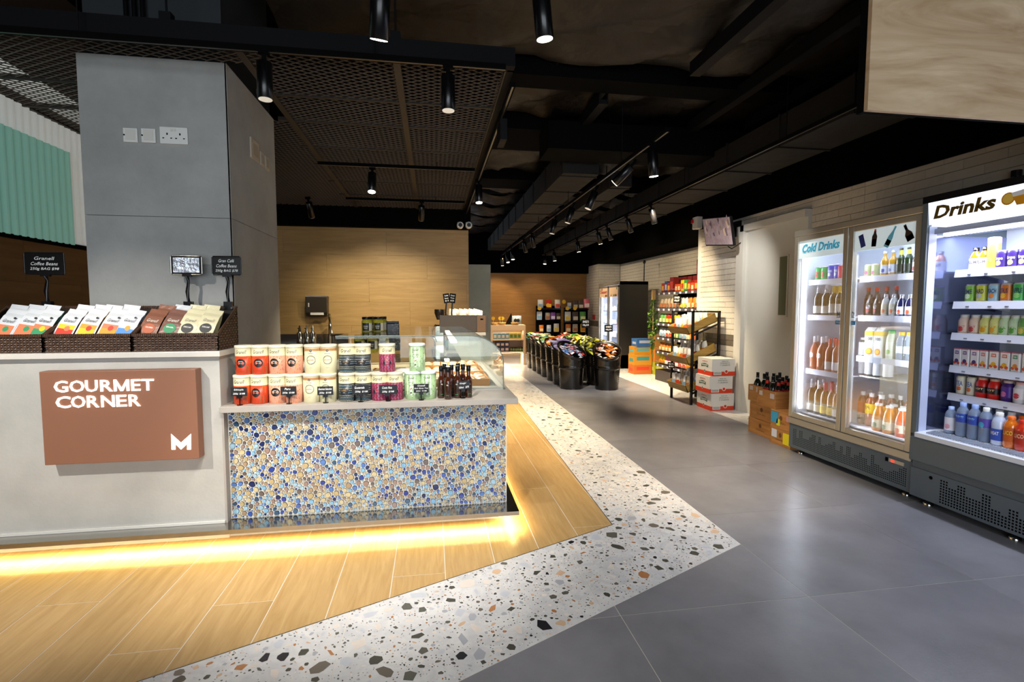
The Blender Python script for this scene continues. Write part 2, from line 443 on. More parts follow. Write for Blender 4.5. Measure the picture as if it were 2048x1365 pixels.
# ================================================================ WALLS
def piecegrid(parent, name, quads, mats, fn, limit=300, joined='tile_field'):
    """quads: list of (key, args); the ones with the largest key become parts, the rest one stuff mesh"""
    quads = sorted(quads, key=lambda q: -q[0])
    for k, a, mi in quads[:limit]:
        m = MB(); fn(m, a); m.build(name, mats[mi], parent)
    if len(quads) > limit:
        m = MB()
        for k, a, mi in quads[limit:]:
            n0 = len(m.f); fn(m, a)
            for i in range(n0, len(m.f)): m.m[i] = mi
        m.build(joined, mats, parent, kind='stuff')
RH = .0755; TL = .302
def tiles_x(X, y0, y1, z0, z1, sgn=-1, skip=None):
    """running bond on a wall plane of constant X that faces -X"""
    out = []; r = int(round(z0 / RH))
    while r * RH < z1 - .01:
        za = max(z0, r * RH); zb = min(z1, (r + 1) * RH); off = (r % 2) * TL / 2 - TL
        k = 0
        while y0 + off + k * TL < y1:
            a = max(y0, y0 + off + k * TL); b = min(y1, y0 + off + (k + 1) * TL); k += 1
            if b - a < .02: continue
            if skip and skip(a, b, za, zb): continue
            out.append((1 / (.5 * (a + b)), (X, a + .0012, b - .0012, za + .0012, zb - .0012), 1 if r in (11, 12) else 0))
        r += 1
    return out
def tile_x(m, a):
    X, ya, yb, za, zb = a; e = .0025
    m.add([(X, ya, za), (X, yb, za), (X, yb, zb), (X, ya, zb), (X - .006, ya + e, za + e), (X - .006, yb - e, za + e), (X - .006, yb - e, zb - e), (X - .006, ya + e, zb - e)],
          [(4, 7, 6, 5), (0, 4, 5, 1), (1, 5, 6, 2), (2, 6, 7, 3), (3, 7, 4, 0)])
def tiles_y(Y, x0, x1, z0, z1):
    out = []; r = int(round(z0 / RH))
    while r * RH < z1 - .01:
        za = r * RH; zb = min(z1, (r + 1) * RH); off = (r % 2) * TL / 2 - TL; k = 0
        while x0 + off + k * TL < x1:
            a = max(x0, x0 + off + k * TL); b = min(x1, x0 + off + (k + 1) * TL); k += 1
            if b - a > .02: out.append((1, (Y, a + .0012, b - .0012, za + .0012, zb - .0012), 1 if r in (11, 12) else 0))
        r += 1
    return out
def tile_y(m, a):
    Y, xa, xb, za, zb = a; e = .0025
    m.add([(xa, Y, za), (xb, Y, za), (xb, Y, zb), (xa, Y, zb), (xa + e, Y - .006, za + e), (xb - e, Y - .006, za + e), (xb - e, Y - .006, zb - e), (xa + e, Y - .006, zb - e)],
          [(4, 5, 6, 7), (0, 1, 5, 4), (1, 2, 6, 5), (2, 3, 7, 6), (3, 0, 4, 7)])
gm = C('6f6a60', .8)
TW = [K['walltile'], K['bandtile']]
WX = 4.03; WT = 2.535
wr = struct(MB().box(WX, -4, 0, WX + .25, 7.1, WT).build('wall_right', gm))
quads = tiles_x(WX, .9, 4.2, 25 * RH, WT - .002) + tiles_x(WX, 4.2, 4.86, 0, WT - .002) + tiles_x(WX, 4.86, 6.12, 32 * RH, WT - .002) + tiles_x(WX, 6.12, 7.1, 0, WT - .002)
piecegrid(wr, 'wall_tile', quads, TW, tile_x, 300)
wu = struct(MB().box(WX + .004, -4, WT, WX + .3, 7.1, 3.95).box(WX + .28, 7.1, 2.54, 5.45, 13.2, 3.95).build('wall_right_upper', K['ceil']))
RX = 5.1
wrec = struct(MB().box(RX, 7.12, 0, RX + .25, 13.2, 2.54).box(WX + .251, 7.1, 0, RX, 7.12, 2.54).build('wall_right_recess', gm))
piecegrid(wrec, 'wall_tile', tiles_x(RX, 7.3, 13.15, 0, 2.53), TW, tile_x, 300)
wret = struct(MB().box(4.5, 13.2, 0, RX + .25, 13.4, 2.55).build('wall_right_return', gm))
piecegrid(wret, 'wall_tile', tiles_y(13.2, 4.5, RX, 0, 2.54), TW, tile_y, 80)
wpier = struct(MB().box(4.5, 13.4, 0, 5.3, 14.3, 2.55).build('wall_right_pier', gm))
piecegrid(wpier, 'wall_tile', tiles_x(4.5, 13.22, 14.3, 0, 2.54), TW, tile_x, 60)
struct(MB().box(4.5, 13.2, 2.56, 5.4, 14.4, 3.95).build('wall_right_pier_upper', K['ceil']))
# far wall: oak-look boards, black above
def boards_y(name, Y, x0, x1, z0, z1, bh, bl, m, face=-1, thick=.01, base=None):
    root = struct(MB().box(x0, Y, z0, x1, Y + .2, z1).build(name, base or C('3a2a1a', .8)))
    r = 0; z = z0
    while z < z1 - .01:
        zb = min(z1, z + bh); x = x0 - (r * .41 % 1) * bl
        while x < x1:
            a = max(x, x0); b = min(x + bl, x1)
            if b - a > .02: MB().box(a + .001, Y - thick, z + .001, b - .001, Y, zb - .001).build('wall_panel', m, root)
            x += bl
        z = zb; r += 1
    return root
boards_y('wall_far', 14.3, .9, 4.5, 0, 2.34, .29, 1.3, K['wallfar'])
struct(MB().box(.9, 14.1, 2.34, 5.4, 14.5, 3.95).build('wall_far_upper', K['ceil']))
boards_y('wall_kitchen', 8.0, -3.0, .575, 0, 2.57, .36, 1.5, K['wallwood'])
struct(MB().box(-3.0, 7.85, 2.57, .6, 8.2, 3.95).build('wall_kitchen_upper', K['black']))
struct(MB().box(.4, 8.2, 0, .575, 11.2, 2.57).build('wall_kitchen_end', K['column']))
# left wall: dark boards below, fluted light panels above
wl = struct(MB().box(-3.25, -4, 0, -3.02, 8.2, 3.95).build('wall_left', C('2a1d12', .8)))
for r in range(6):
    z = r * .31; zb = min(1.87, z + .31); y = 1.0 - (r % 2) * .6
    while y < 8:
        MB().box(-3.02, y + .001, z + .001, -3.01, min(8, y + 1.3) - .001, zb - .001).build('wall_panel', K['wallwooddark'], wl); y += 1.3
flute = mat('fluted_white_glass', 'd9dcd8', .5, emit=.16); fluteg = mat('fluted_green_glass', '8fc4b4', .3, emit=.13)  # faint glow stands in for daylight behind the glass
wf = sroot('window_1', (-3, 4.2, 1.9))
def fluted(name, x, y0, y1, z0, z1, m):
    n = int((y1 - y0) / .072)
    for k in range(n):
        ya = y0 + k * .072; pts = [(x + .022 * (t / 6.0), ya + .072 * t / 6) for t in range(7)]
        pts = [(x + .004 + .03 * math.sin(PI * .5 * t / 5.0), ya + .07 * t / 5) for t in range(6)] + [(x, ya + .07), (x, ya)]
        MB().prism(pts, 'z', z0, z1).build(name, m, wf)
fluted('white_flute', -3.015, 2.6, 7.0, 1.9, 2.86, flute)
fluted('green_glass_flute', -2.985, 2.6, 4.82, 1.88, 2.64, fluteg)
MB().box(-3.02, 2.5, 1.86, -2.96, 7.0, 1.885).build('window_sill', K['black'], wf)
lp = mat('clerestory_glass', 'dfe2dc', .5, emit=.3)  # glow put in for daylight on the panel above the mesh
MB().box(-3.02, 2.5, 2.95, -3.0, 7.0, 3.12).build('upper_panel', lp, wf)

# ceiling slab
ceil = struct(MB().box(-3.3, -4.2, 3.95, 6.4, 15, 4.15).build('ceiling', K['ceil']))

# concrete clad column
CY0, CY1, CX0, CX1 = 3.42, 4.36, -2.06, -1.238
col = struct(MB().box(CX0 + .01, CY0 + .01, 0, CX1 - .01, CY1, 2.86).build('column', C('3b3b3b', .8)))
for z0, z1 in ((0, 1.915), (1.918, 2.86)):
    MB().box(CX0, CY0, z0, CX1 - .002, CY0 + .01, z1).build('cladding_panel', K['column'], col)
    MB().box(CX1 - .01, CY0 + .0, z0, CX1, CY1, z1).build('cladding_panel', K['column'], col)
    MB().box(CX0, CY0 + .01, z0, CX0 + .01, CY1, z1).build('cladding_panel', K['column'], col)
struct(MB().box(CX0 + .03, CY0 + .03, 2.86, CX1 - .03, CY1, 3.95).build('column_upper', C('202428', .6)))
for x, l in ((-1.78, 'leftmost'), (-1.735, 'middle one'), (-1.69, 'rightmost')):
    tag(MB().tube([(x, CY0 + .0, 2.98), (x, CY0 + .0, 3.9)], .014).build('conduit', K['blackgloss']), '%s of three black vertical conduits on the dark column top' % l, 'pipe', 'three conduits on the upper column')
# far pier
struct(MB().box(.78, 11.2, 0, 1.295, 11.45, 2.31).build('pier', mat('daylit_cement', 'a9b2ae', .55, var=.12, vs=2.4, det=8)))  # cement colour lightened for daylight on pier and service block
# door in the right wall
dr = sroot('door_1', (4.0, 5.4, 0))
MB().box(3.985, 4.86, 0, 4.03, 5.93, 2.33).build('door_leaf', K['door'], dr)
fr = MB(); fr.box(3.94, 5.93, 0, 4.03, 6.0, 2.41); fr.box(3.97, 6.0, 0, 4.03, 6.12, 2.41); fr.box(3.94, 4.86, 2.33, 4.03, 6.0, 2.41); fr.build('door_frame', K['offwhite'], dr)
v = MB(); v.box(3.975, 5.13, 1.25, 3.985, 5.29, 1.96); dv = v.build('vision_frame', K['offwhite'], dr)
MB().box(3.972, 5.15, 1.27, 3.976, 5.27, 1.94).build('vision_pane', mat('dim_pane', '6f7560', .08), dr)
struct(MB().box(3.985, 7.095, 0, 4.03, 7.11, WT).build('trim_1', K['offwhite']))

# ================================================================ CEILING WORKS
rnd = random.Random(11)
def crumple(name, x0, x1, y0, y1, z, nx, ny, amp, m, label, th=.1, arch=0):
    b = MB(); vs = []; fs = []
    for j in range(ny + 1):
        for i in range(nx + 1):
            e = min(i, nx - i, j, ny - j)
            vs.append((x0 + (x1 - x0) * i / nx, y0 + (y1 - y0) * j / ny + (rnd.uniform(-.02, .02) if j in (0, ny) else 0), z + (rnd.uniform(-amp, amp) if e else .02) + (.04 * math.sin(i * .7 + j) * (amp > .01))))
    for j in range(ny):
        for i in range(nx):
            a = j * (nx + 1) + i; fs.append((a, a + nx + 1, a + nx + 2, a + 1))
    b.add(vs, fs, 0, True); b.box(x0, y0 + .03, z + .03, x1, y1 - .03, z + th)
    return tag(b.build(name, m), label, 'ceiling lining')
FB = [(-1.2, 4.25, 'foil lining of the ceiling bay nearest the camera'), (4.62, 5.45, 'dark foil lining of the second ceiling bay'), (6.3, 7.6, 'dark foil lining of the third ceiling bay'), (8.3, 9.0, 'foil lining of the fourth ceiling bay'),
      (9.3, 10.1, 'foil lining of the fifth ceiling bay'), (10.4, 11.3, 'foil lining of the sixth ceiling bay'), (11.6, 12.6, 'foil lining of the seventh ceiling bay'), (12.9, 14.0, 'foil lining of the farthest ceiling bay')]
for k, (a, b_, l) in enumerate(FB):
    crumple('foil_lining', -1.1 if k == 0 else .62, 3.9, a, b_, 3.42, 36, max(6, int((b_ - a) * 8)), .022, K['foil'], l)
for k, (a, b_) in enumerate(((4.3, 4.56), (5.5, 6.25), (7.65, 8.25))):
    tag(MB().box(.6, a, 3.33 if k == 0 else 3.30, 3.95, b_, 3.6).build('ceiling_beam', K['black']), 'black ceiling beam, %s back from the camera' % ORD[k], 'beam')
def duct(name, x0, x1, y0, y1, z0, z1, m, label, rib=.8):
    r = thing(name, label, 'duct', ((x0 + x1) / 2, y0, z0))
    MB().box(x0, y0, z0, x1, y1, z1).build('duct_body', m, r)
    for yy in (y0 + .6, (y0 + y1) / 2, y1 - .6): MB().tube([((x0 + x1) / 2, yy, z1), ((x0 + x1) / 2, yy, 3.38)], .006, 6).build('hanger_rod', K['darkmetal'], r)
    y = y0 + .1
    while y < y1:
        MB().box(x0 - .012, y, z0 - .012, x1 + .012, y + .02, z1 + .01).build('flange', m, r); y += rib
db = mat('duct_brown', '0c0907', .8, metal=0, bump=.4, bs=8, var=.3)
duct('air_duct', 1.5, 1.93, 5.7, 13.6, 2.9, 3.2, db, 'long dark rectangular duct running along the middle aisle')
duct('air_duct', 3.05, 3.55, 3.2, 13.6, 2.78, 3.05, db, 'long dark duct above the right-hand wall side')
duct('air_duct', 2.35, 2.62, 6.4, 13.6, 2.95, 3.15, db, 'slim dark duct between the two spotlight tracks')
tag(MB().box(1.2, 5.15, 3.0, 3.9, 5.6, 3.28).build('cross_duct', K['black']), 'black cross duct spanning the aisle ceiling', 'duct')
for k, (x, y0, y1) in enumerate(((2.1, 2.6, 3.95), (2.75, 2.7, 5.2), (1.55, 4.6, 5.4), (3.3, 2.2, 5.0))):
    m = MB(); m.box(x, y0, 3.25, x + .09, y1, 3.29); m.box(x, y0, 3.29, x + .012, y1, 3.36); m.box(x + .078, y0, 3.29, x + .09, y1, 3.36)
    tag(m.build('cable_tray', K['darkmetal']), 'dark cable tray under the ceiling foil, %s of four' % ['left near', 'right near', 'middle', 'far right'][k], 'cable tray')
# expanded metal canopy
MZ = 2.86; MX0, MX1, MY0, MY1 = -3.0, .49, 3.2, 7.84
can = thing('mesh_canopy', 'black expanded-metal mesh canopy hanging over the counter', 'canopy', (-1.2, 5.5, MZ))
cols = [MX0, -2.06, -1.1, -.2, .49]; rows_ = [3.2, 3.85, 5.0, 6.3, 7.84]
def diag(m, x0, x1, y0, y1, z, s=.052, t=.004):
    # two families of strands clipped to the panel
    for sg in (1, -1):
        sl = sg * .6; c0 = min(y0 - sl * x0, y0 - sl * x1); c1 = max(y1 - sl * x0, y1 - sl * x1); c = math.floor(c0 / s) * s
        while c < c1:
            xa, xb = x0, x1; ya, yb = sl * xa + c, sl * xb + c
            if sl > 0:
                if ya < y0: xa = (y0 - c) / sl
                if yb > y1: xb = (y1 - c) / sl
            else:
                if ya > y1: xa = (y1 - c) / sl
                if yb < y0: xb = (y0 - c) / sl
            if xb - xa > .01:
                m.bar((xa, sl * xa + c, z + (.004 if sg > 0 else 0)), (xb, sl * xb + c, z + (.004 if sg > 0 else 0)), t, .006)
            c += s
for i in range(4):
    for j in range(4):
        x0, x1, y0, y1 = cols[i], cols[i + 1], rows_[j], rows_[j + 1]
        if x0 < -2 and y0 < 3.3 or i == 1 and j == 1: pass
        m = MB()
        if i == 1 and j >= 1:
            if j == 1: diag(m, x0, x1, 4.38, y1, MZ)
            else: diag(m, x0, x1, y0, y1, MZ)
        elif i == 1 and j == 0: diag(m, x0, x1, y0, 3.41, MZ)
        else: diag(m, x0, x1, y0, y1, MZ)
        if m.v: m.build('mesh_panel', K['strand'], can)
fm = MB()
for x in cols[2:]: fm.box(x - .022, MY0, MZ - .012, x + .022, MY1, MZ + .03)
fm.box(MX0, 4.4, MZ - .012, MX0 + .04, MY1, MZ + .03)
for y in (3.85, 4.35, 5.0, 5.6, 6.3, 7.0): fm.box(-1.2, y - .012, MZ - .01, MX1, y + .012, MZ + .02); fm.box(MX0, y - .012, MZ - .01, -2.08, y + .012, MZ + .02)
fm.build('mesh_frame', K['mesh'], can)
fe = MB(); fe.box(MX0, 3.14, MZ - .02, MX1 + .03, 3.22, MZ + .09); fe.box(MX1 - .01, 3.2, MZ - .02, MX1 + .03, MY1, MZ + .05); fe.build('edge_beam', K['darkmetal'], can)
for x, y in ((-2.35, 3.18), (-1.45, 3.18), (-.2, 3.18), (.45, 4.4), (.45, 6)):
    MB().tube([(x, y, MZ + .08), (x, y, 3.4)], .006).box(x - .03, y - .025, MZ + .06, x + .03, y + .025, MZ + .14).build('hanger_rod', K['darkmetal'], can)
# hanging birch box at the upper right
pb = thing('plywood_box', 'hanging birch plywood bulkhead at the upper right', 'bulkhead', (2.6, 2.1, 2.23))
m = MB(); m.box(1.91, 2.0, 2.232, 4.0, 2.02, 3.3); m.build('front_board', K['ply'], pb)
m = MB(); m.box(1.91, 2.02, 2.232, 1.93, 2.06, 3.3); m.build('side_board', K['black'], pb)
m = MB(); m.box(1.93, 2.02, 2.24, 4.0, 2.06, 2.26); m.build('bottom_board', K['black'], pb)
# spotlights on tracks
def make_spot():
    r = thing('track_spotlight', '', 'spotlight')
    MB().lathe([(.038, -.2), (.041, -.198), (.041, 0), (.036, .004)], n=20).build('housing', K['blackgloss'], r)
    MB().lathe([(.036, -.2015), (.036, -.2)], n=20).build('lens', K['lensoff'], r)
    MB().box(-.012, -.008, 0, .012, .008, .05).box(-.03, -.014, .05, .03, .014, .075).build('bracket', K['black'], r)
    return r
def make_spot_lit():
    r = thing('track_spotlight', '', 'spotlight')
    MB().lathe([(.038, -.2), (.041, -.198), (.041, 0), (.036, .004)], n=20).build('housing', K['blackgloss'], r)
    MB().lathe([(.036, -.2015), (.036, -.2)], n=20).build('lens', K['lens'], r)
    MB().box(-.012, -.008, 0, .012, .008, .05).box(-.03, -.014, .05, .03, .014, .075).build('bracket', K['black'], r)
    return r
SP0 = make_spot(); SP1 = make_spot_lit()
def spotlamp(loc, aim, power, size=1.0, col=WARM, blend=.6, rad=.04):
    l = bpy.data.lights.new('spot_lamp', 'SPOT'); l.energy = power; l.spot_size = size; l.spot_blend = blend; l.color = col; l.shadow_soft_size = rad
    o = bpy.data.objects.new('spot_lamp', l); COL.objects.link(o); o.location = loc
    o.rotation_euler = (Vector(aim) - Vector(loc)).to_track_quat('-Z', 'Y').to_euler(); return o
def fixture(p, aim, label, lit=True, power=0, size=1.0, col=WARM, group=None, blend=.6):
    d = (Vector(aim) - Vector(p)).normalized()
    e = (-d).to_track_quat('Z', 'Y').to_euler()
    o = inst(SP1 if lit else SP0, p, 0, label, group); o.rotation_euler = e
    if power: spotlamp(Vector(p) + d * .215, aim, power, size, col, blend)
def down(p, dx=0, dy=0): return (p[0] + dx, p[1] + dy, 0)
# ---------------------------------------------------------------- tracks and fixtures
def track(label, p, q):
    r = thing('lighting_track', label, 'track', p)
    MB().bar(p, q, .034, .03).build('track_rail', K['black'], r)
    n = max(2, int((Vector(q) - Vector(p)).length / 1.6))
    for k in range(n):
        a = Vector(p).lerp(Vector(q), (k + .5) / n); MB().tube([a, (a.x, a.y, 2.84 if a.x < .6 and a.y > 3.2 else 2.9 if a.x == 1.8 and a.y > 5.7 else 3.28)], .004, 6).build('suspension_rod', K['darkmetal'], r)
    m = MB(); d = (Vector(q) - Vector(p)).normalized() * .0; a = Vector((0, 0, -.0155))
    m.bar(Vector(p) + a, Vector(q) + a, .012, .002); m.build('conductor_slot', K['steeldark'], r)
    return r
track('black lighting track under the front edge of the mesh canopy', (-2.6, 3.08, 2.80), (.45, 3.08, 2.80))
track('black lighting track along the right edge of the mesh canopy', (.53, 3.3, 2.80), (.53, 7.8, 2.80))
track('black lighting track crossing under the middle of the mesh', (-1.1, 5.28, 2.78), (.45, 5.28, 2.78))
track('black lighting track nearest the wood kitchen wall', (-1.1, 6.9, 2.78), (.45, 6.9, 2.78))
track('long lighting track over the middle of the aisle', (1.80, 3.7, 2.72), (1.80, 13.2, 2.72))
track('long lighting track nearest the white tiled wall', (2.92, 3.0, 2.76), (2.92, 13.2, 2.76))
track('short lighting track above the top edge of the view', (-.8, 2.25, 2.87), (1.2, 2.25, 2.87))
p = at(529, 140, y=3.08); fixture((p.x, 3.08, 2.725), (p.x + .02, 3.0, 0), 'unlit black cylinder spotlight in front of the grey column', lit=False)
p = at(896, 152, y=3.08); fixture((p.x, 3.08, 2.725), (p.x, 3.0, 0), 'unlit black cylinder spotlight at the right of the canopy front track', lit=False)
p = at(1081, -30, y=2.3); fixture((p.x, 2.3, 2.78), (p.x + .35, 2.55, 0), 'large black cylinder spotlight cut by the top edge', power=28, size=1.5, col=NEUT, blend=1)
p = at(744, 330, y=5.28); fixture((p.x, 5.28, 2.70), (p.x - .02, 4.5, 0), 'lit spotlight hanging under the middle of the mesh canopy', power=150, size=1.2)
p = at(957, 335, x=.53); fixture((.53, p.y, 2.73), (.55, p.y - .5, 0), 'lit spotlight on the right edge of the mesh canopy', power=90, size=1.1)
p = at(985, 230, x=.53); tag(MB().box(.51, 3.75, 2.60, .56, 3.95, 2.75).build('track_adapter', K['darkmetal']), 'small dark control box on the right canopy track', 'control box')
for u, l in ((617, 'left'), (843, 'right')):
    p = at(u, 385, y=6.9); fixture((p.x, 6.9, 2.71), (p.x + (.1 if u < 700 else -.1), 7.9, 1.2), 'dim spotlight %s under the far part of the mesh canopy' % l, lit=False, power=22, size=1.5, col=(1, .86, .62), blend=1)
# middle aisle track: (u, aim offset, lit)
mid = [(1305, (.25, .1), 1, 60), (1262, (-2.0, 1.2), 1, 60), (1190, (-.9, .1), 0, 60), (1145, (-.7, .1), 0, 70), (1110, (-.5, .0), 0, 60), (1064, (.6, .6), 0, 60), (1048, (.6, .5), 0, 0), (1024, (.2, -.2), 1, 80), (1014, (.2, -.3), 1, 60), (1001, (.2, .2), 1, 50)]
for k, (u, (dx, dy), lit, pw) in enumerate(mid):
    v = 615 - 1.36 / 1.8 * (u - 865) * 1.0
    p = at(u, v, x=1.8); y = min(p.y, 13.0)
    fixture((1.8, y, 2.64), (1.8 + dx * 1.2, y + dy * 1.6, 0), '%s spotlight on the middle aisle track, %s from the camera' % ('lit' if lit else 'dark-bodied', ORD[k]), lit=bool(lit), power=pw * 2.6, size=1.25)
rt = [(1303, (.6, .4), 0, 55), (1255, (.8, .6), 0, 45), (1215, (.7, .2), 0, 50), (1196, (.6, .5), 1, 60), (1155, (.3, .1), 1, 60), (1108, (.2, .1), 1, 50), (1091, (-.2, -.2), 1, 60)]
for k, (u, (dx, dy), lit, pw) in enumerate(rt):
    p = at(u, 615 - 1.36 / 2.92 * (u - 865), x=2.92); y = min(p.y, 13.0)
    fixture((2.92, y, 2.68), (2.92 + dx * 1.5, y + dy, 0), '%s spotlight on the wall-side track, %s from the camera' % ('lit' if lit else 'dark-bodied', ORD[k]), lit=bool(lit), power=pw * 3, size=1.25)
for wy_, wp in ((8.3, 70), (9.8, 70), (11.6, 60), (13.0, 40)): spotlamp((2.92, wy_ - .6, 2.66), (5.05, wy_, 1.7), wp, 1.3, WARM, 1)  # added lamps without fixtures, brightening the recess wall
# warm wall washers on the far wall
for x, pw in ((1.9, 70), (3.0, 30)):
    spotlamp((x, 12.9, 2.7), (x - .1, 14.2, 1.2), pw, 1.1, (1, .75, .42))
# bare spot lamps: first casts the sign's shadow, others added to brighten the shop
spotlamp((-2.5, 1.0, 2.9), (-1.7, 3.0, .55), 270, .85, NEUT, .8, .03)
spotlamp((-.55, 1.2, 2.9), (-.35, 3.0, .25), 215, .85, NEUT, .8)
spotlamp((.2, 1.4, 2.9), (-.6, 2.2, 0), 40, 1.2, NEUT, .8)
spotlamp((.78, .9, 2.9), (.75, 2.1, 0), 18, 1.1, NEUT, .8)
spotlamp((1.9, 2.4, 2.9), (1.7, 3.7, 0), 90, 1.1, NEUT, .8)
spotlamp((1.3, .9, 2.9), (2.3, 2.2, 0), 45, 1.0, (.95, .96, 1), .9)
spotlamp((2.9, 5.0, 2.66), (3.95, 6.5, 1.2), 80, 1.2, NEUT, .8)
spotlamp((2.9, 6.3, 2.66), (4.1, 7.9, 1.1), 160, 1.2, WARM, .8)
spotlamp((2.9, 3.9, 2.66), (3.5, 4.8, .1), 40, .9, NEUT, .8)
spotlamp((1.82, 6.6, 2.62), (2.5, 8.1, .6), 150, 1.0, NEUT, .7)
spotlamp((-.75, 6.3, 2.7), (-.75, 7.98, 1.0), 125, 1.25, (1, .86, .62), 1)
# the lamp just above the top edge that brightens the foil
o = fixture(at(762, -32, y=2.2) , (-.4, 3.0, .7), 'lit spotlight above the counter at the top edge', power=60, size=1.2, col=NEUT)

# ================================================================ COUNTERS
tc = thing('tall_counter', 'tall cement-clad counter with the brown sign on its front', 'counter', (-2.1, 3.3, 0))
MB().box(-2.99, 3.06, .12, -1.205, 3.40, 1.085).build('counter_body', C('55524e', .7), tc)
for a, b in ((-2.95, -1.19),): MB().box(a, 3.03, .12, b, 3.06, 1.085).build('front_panel', K['concrete'], tc)
MB().box(-1.205, 3.06, .12, -1.19, 3.40, 1.085).build('end_panel', K['concrete'], tc)
MB().box(-2.95, 3.0, 1.085, -1.175, 3.412, 1.115).build('worktop', mat('white_worktop', 'cfcac2', .3, var=.06, vs=5), tc, bevel=.002)
MB().box(-2.95, 2.925, .095, -1.14, 3.07, .12).build('steel_ledge', K['steel'], tc)
MB().box(-2.95, 3.022, .121, -1.19, 3.03, .135).build('base_strip', K['offwhite'], tc)
MB().box(-2.95, 3.10, 0, -1.2, 3.13, .095).build('toe_kick', K['white'], tc)
MB().box(-2.95, 2.948, .0895, -1.14, 2.964, .0935).build('led_strip', K['led'], tc)
lc = thing('mosaic_counter', 'low counter faced with blue and tan pebble mosaic', 'counter', (-.35, 3.3, 0))
MB().box(-1.17, 3.10, .12, .44, 5.2, .765).build('counter_body', C('55524e', .7), lc)
MB().box(-1.18, 3.085, .12, .455, 3.10, .765).build('grout_bed', mat('grout_white', 'e6e3da', .7), lc)
MB().box(.44, 3.10, .12, .455, 5.2, .765).build('side_panel', K['concrete'], lc)
MB().box(-1.19, 3.03, .12, -1.178, 3.10, .765).build('edge_trim', K['slab'], lc)
MB().box(-1.14, 2.925, .095, .51, 3.09, .12).build('steel_ledge', K['steel'], lc)
MB().box(.455, 3.09, .095, .51, 5.2, .12).build('steel_ledge', K['steel'], lc)
MB().box(-1.2, 3.12, 0, .43, 3.15, .095).box(.40, 3.15, 0, .43, 5.2, .095).build('toe_kick', K['white'], lc)
MB().box(-1.14, 2.948, .0895, .49, 2.964, .0935).box(.475, 2.964, .0895, .49, 5.2, .0935).build('led_strip', K['led'], lc)
lw = MB(); lw.prism([(-1.19, 3.0), (.515, 3.0), (.515, 5.2), (-1.1, 5.2), (-1.1, 3.42), (-1.19, 3.42)], 'z', .765, .80)
tag(lw.build('stone_worktop', K['slab'], bevel=.002), 'grey-beige stone worktop of the low counter', 'worktop')
# pebble mosaic: power diagram of random discs
rp = random.Random(5); PX0, PX1, PZ0, PZ1 = -1.175, .452, .124, .763
seeds = []; grid = {}; CS = .04
def tryadd(x, z, r, k=.93):
    gx, gz = int(x / CS), int(z / CS)
    for i in (-1, 0, 1):
        for j in (-1, 0, 1):
            for (a, b, c) in grid.get((gx + i, gz + j), ()):
                if (a - x) ** 2 + (b - z) ** 2 < ((r + c) * k) ** 2: return False
    grid.setdefault((gx, gz), []).append((x, z, r)); seeds.append((x, z, r)); return True
for r, n in ((.0185, 900), (.015, 1500), (.012, 4000), (.0092, 9000), (.0072, 16000), (.0055, 26000)):
    lim = {.0185: 105, .015: 280, .012: 460, .0092: 560, .0072: 620, .0055: 700}[r]; c = 0
    for _ in range(n):
        if c >= lim: break
        if tryadd(rp.uniform(PX0 + r * .6, PX1 - r * .6), rp.uniform(PZ0 + r * .6, PZ1 - r * .6), r * rp.uniform(.93, 1.07)): c += 1
pcols = ['2c3f8f', '1f2c5c', '7fb0d0', '9bbfd2', 'b9a377', 'c9b88e', '9a7f72', '5479b8', '34506e', '6b5f5a', '3f5aa8', 'a58c6c']
pw_ = [.09, .08, .11, .10, .15, .14, .12, .07, .06, .04, .04, .07]
def dk(h): return '%02x%02x%02x' % tuple(int(int(h[i:i + 2], 16) * .5) for i in (0, 2, 4))
pmats = [mat('pebble_' + c, c, .12, coat=.5, var=.15, vs=60) for c in pcols] + [mat('pebble_rim_' + c, dk(c), .15) for c in pcols]
peb = []
for (x, z, r) in seeds:
    P = [(x - r * 1.45, z - r * 1.45), (x + r * 1.45, z - r * 1.45), (x + r * 1.45, z + r * 1.45), (x - r * 1.45, z + r * 1.45)]
    gx, gz = int(x / CS), int(z / CS)
    for i in (-1, 0, 1):
        for j in (-1, 0, 1):
            for (a, b, c) in grid.get((gx + i, gz + j), ()):
                if a == x and b == z: continue
                dx, dz = a - x, b - z; d2 = dx * dx + dz * dz
                if d2 > (.05) ** 2 or not P: continue
                P = clip(P, dx, dz, .5 * (a * a + b * b - c * c - x * x - z * z + r * r))
    P = clip(P, 1, 0, PX1); P = clip(P, -1, 0, -PX0); P = clip(P, 0, 1, PZ1); P = clip(P, 0, -1, -PZ0)
    P = inset(P, .0019) if len(P) > 2 else []
    if len(P) < 3 or parea(P) < 2e-5: continue
    for it in range(2):
        Q = []
        for i in range(len(P)):
            p, q = P[i], P[(i + 1) % len(P)]
            if math.dist(p, q) < .0018: Q.append(((p[0] + q[0]) / 2, (p[1] + q[1]) / 2)); continue
            Q.append((p[0] * .75 + q[0] * .25, p[1] * .75 + q[1] * .25)); Q.append((p[0] * .25 + q[0] * .75, p[1] * .25 + q[1] * .75))
        P = Q
    peb.append((parea(P), P, rp.choices(range(12), pw_)[0]))
def addpeb(m, P, ci, joined):
    n = len(P); cx = sum(p[0] for p in P) / n; cz = sum(p[1] for p in P) / n; vs = []
    for sc, dy in ((1, 0), (.97, .003), (.84, .0055)): vs += [(cx + (p[0] - cx) * sc, 3.0855 - dy - .0003, cz + (p[1] - cz) * sc) for p in P]
    fs = []; ms = []
    for l in (0, 1):
        for i in range(n): fs.append((l * n + i, l * n + (i + 1) % n, (l + 1) * n + (i + 1) % n, (l + 1) * n + i)); ms.append(ci + 12 if joined else 1)
    fs.append(tuple(range(2 * n, 3 * n))); ms.append(ci if joined else 0)
    m.add(vs, fs, ms)
peb.sort(key=lambda t: -t[0])
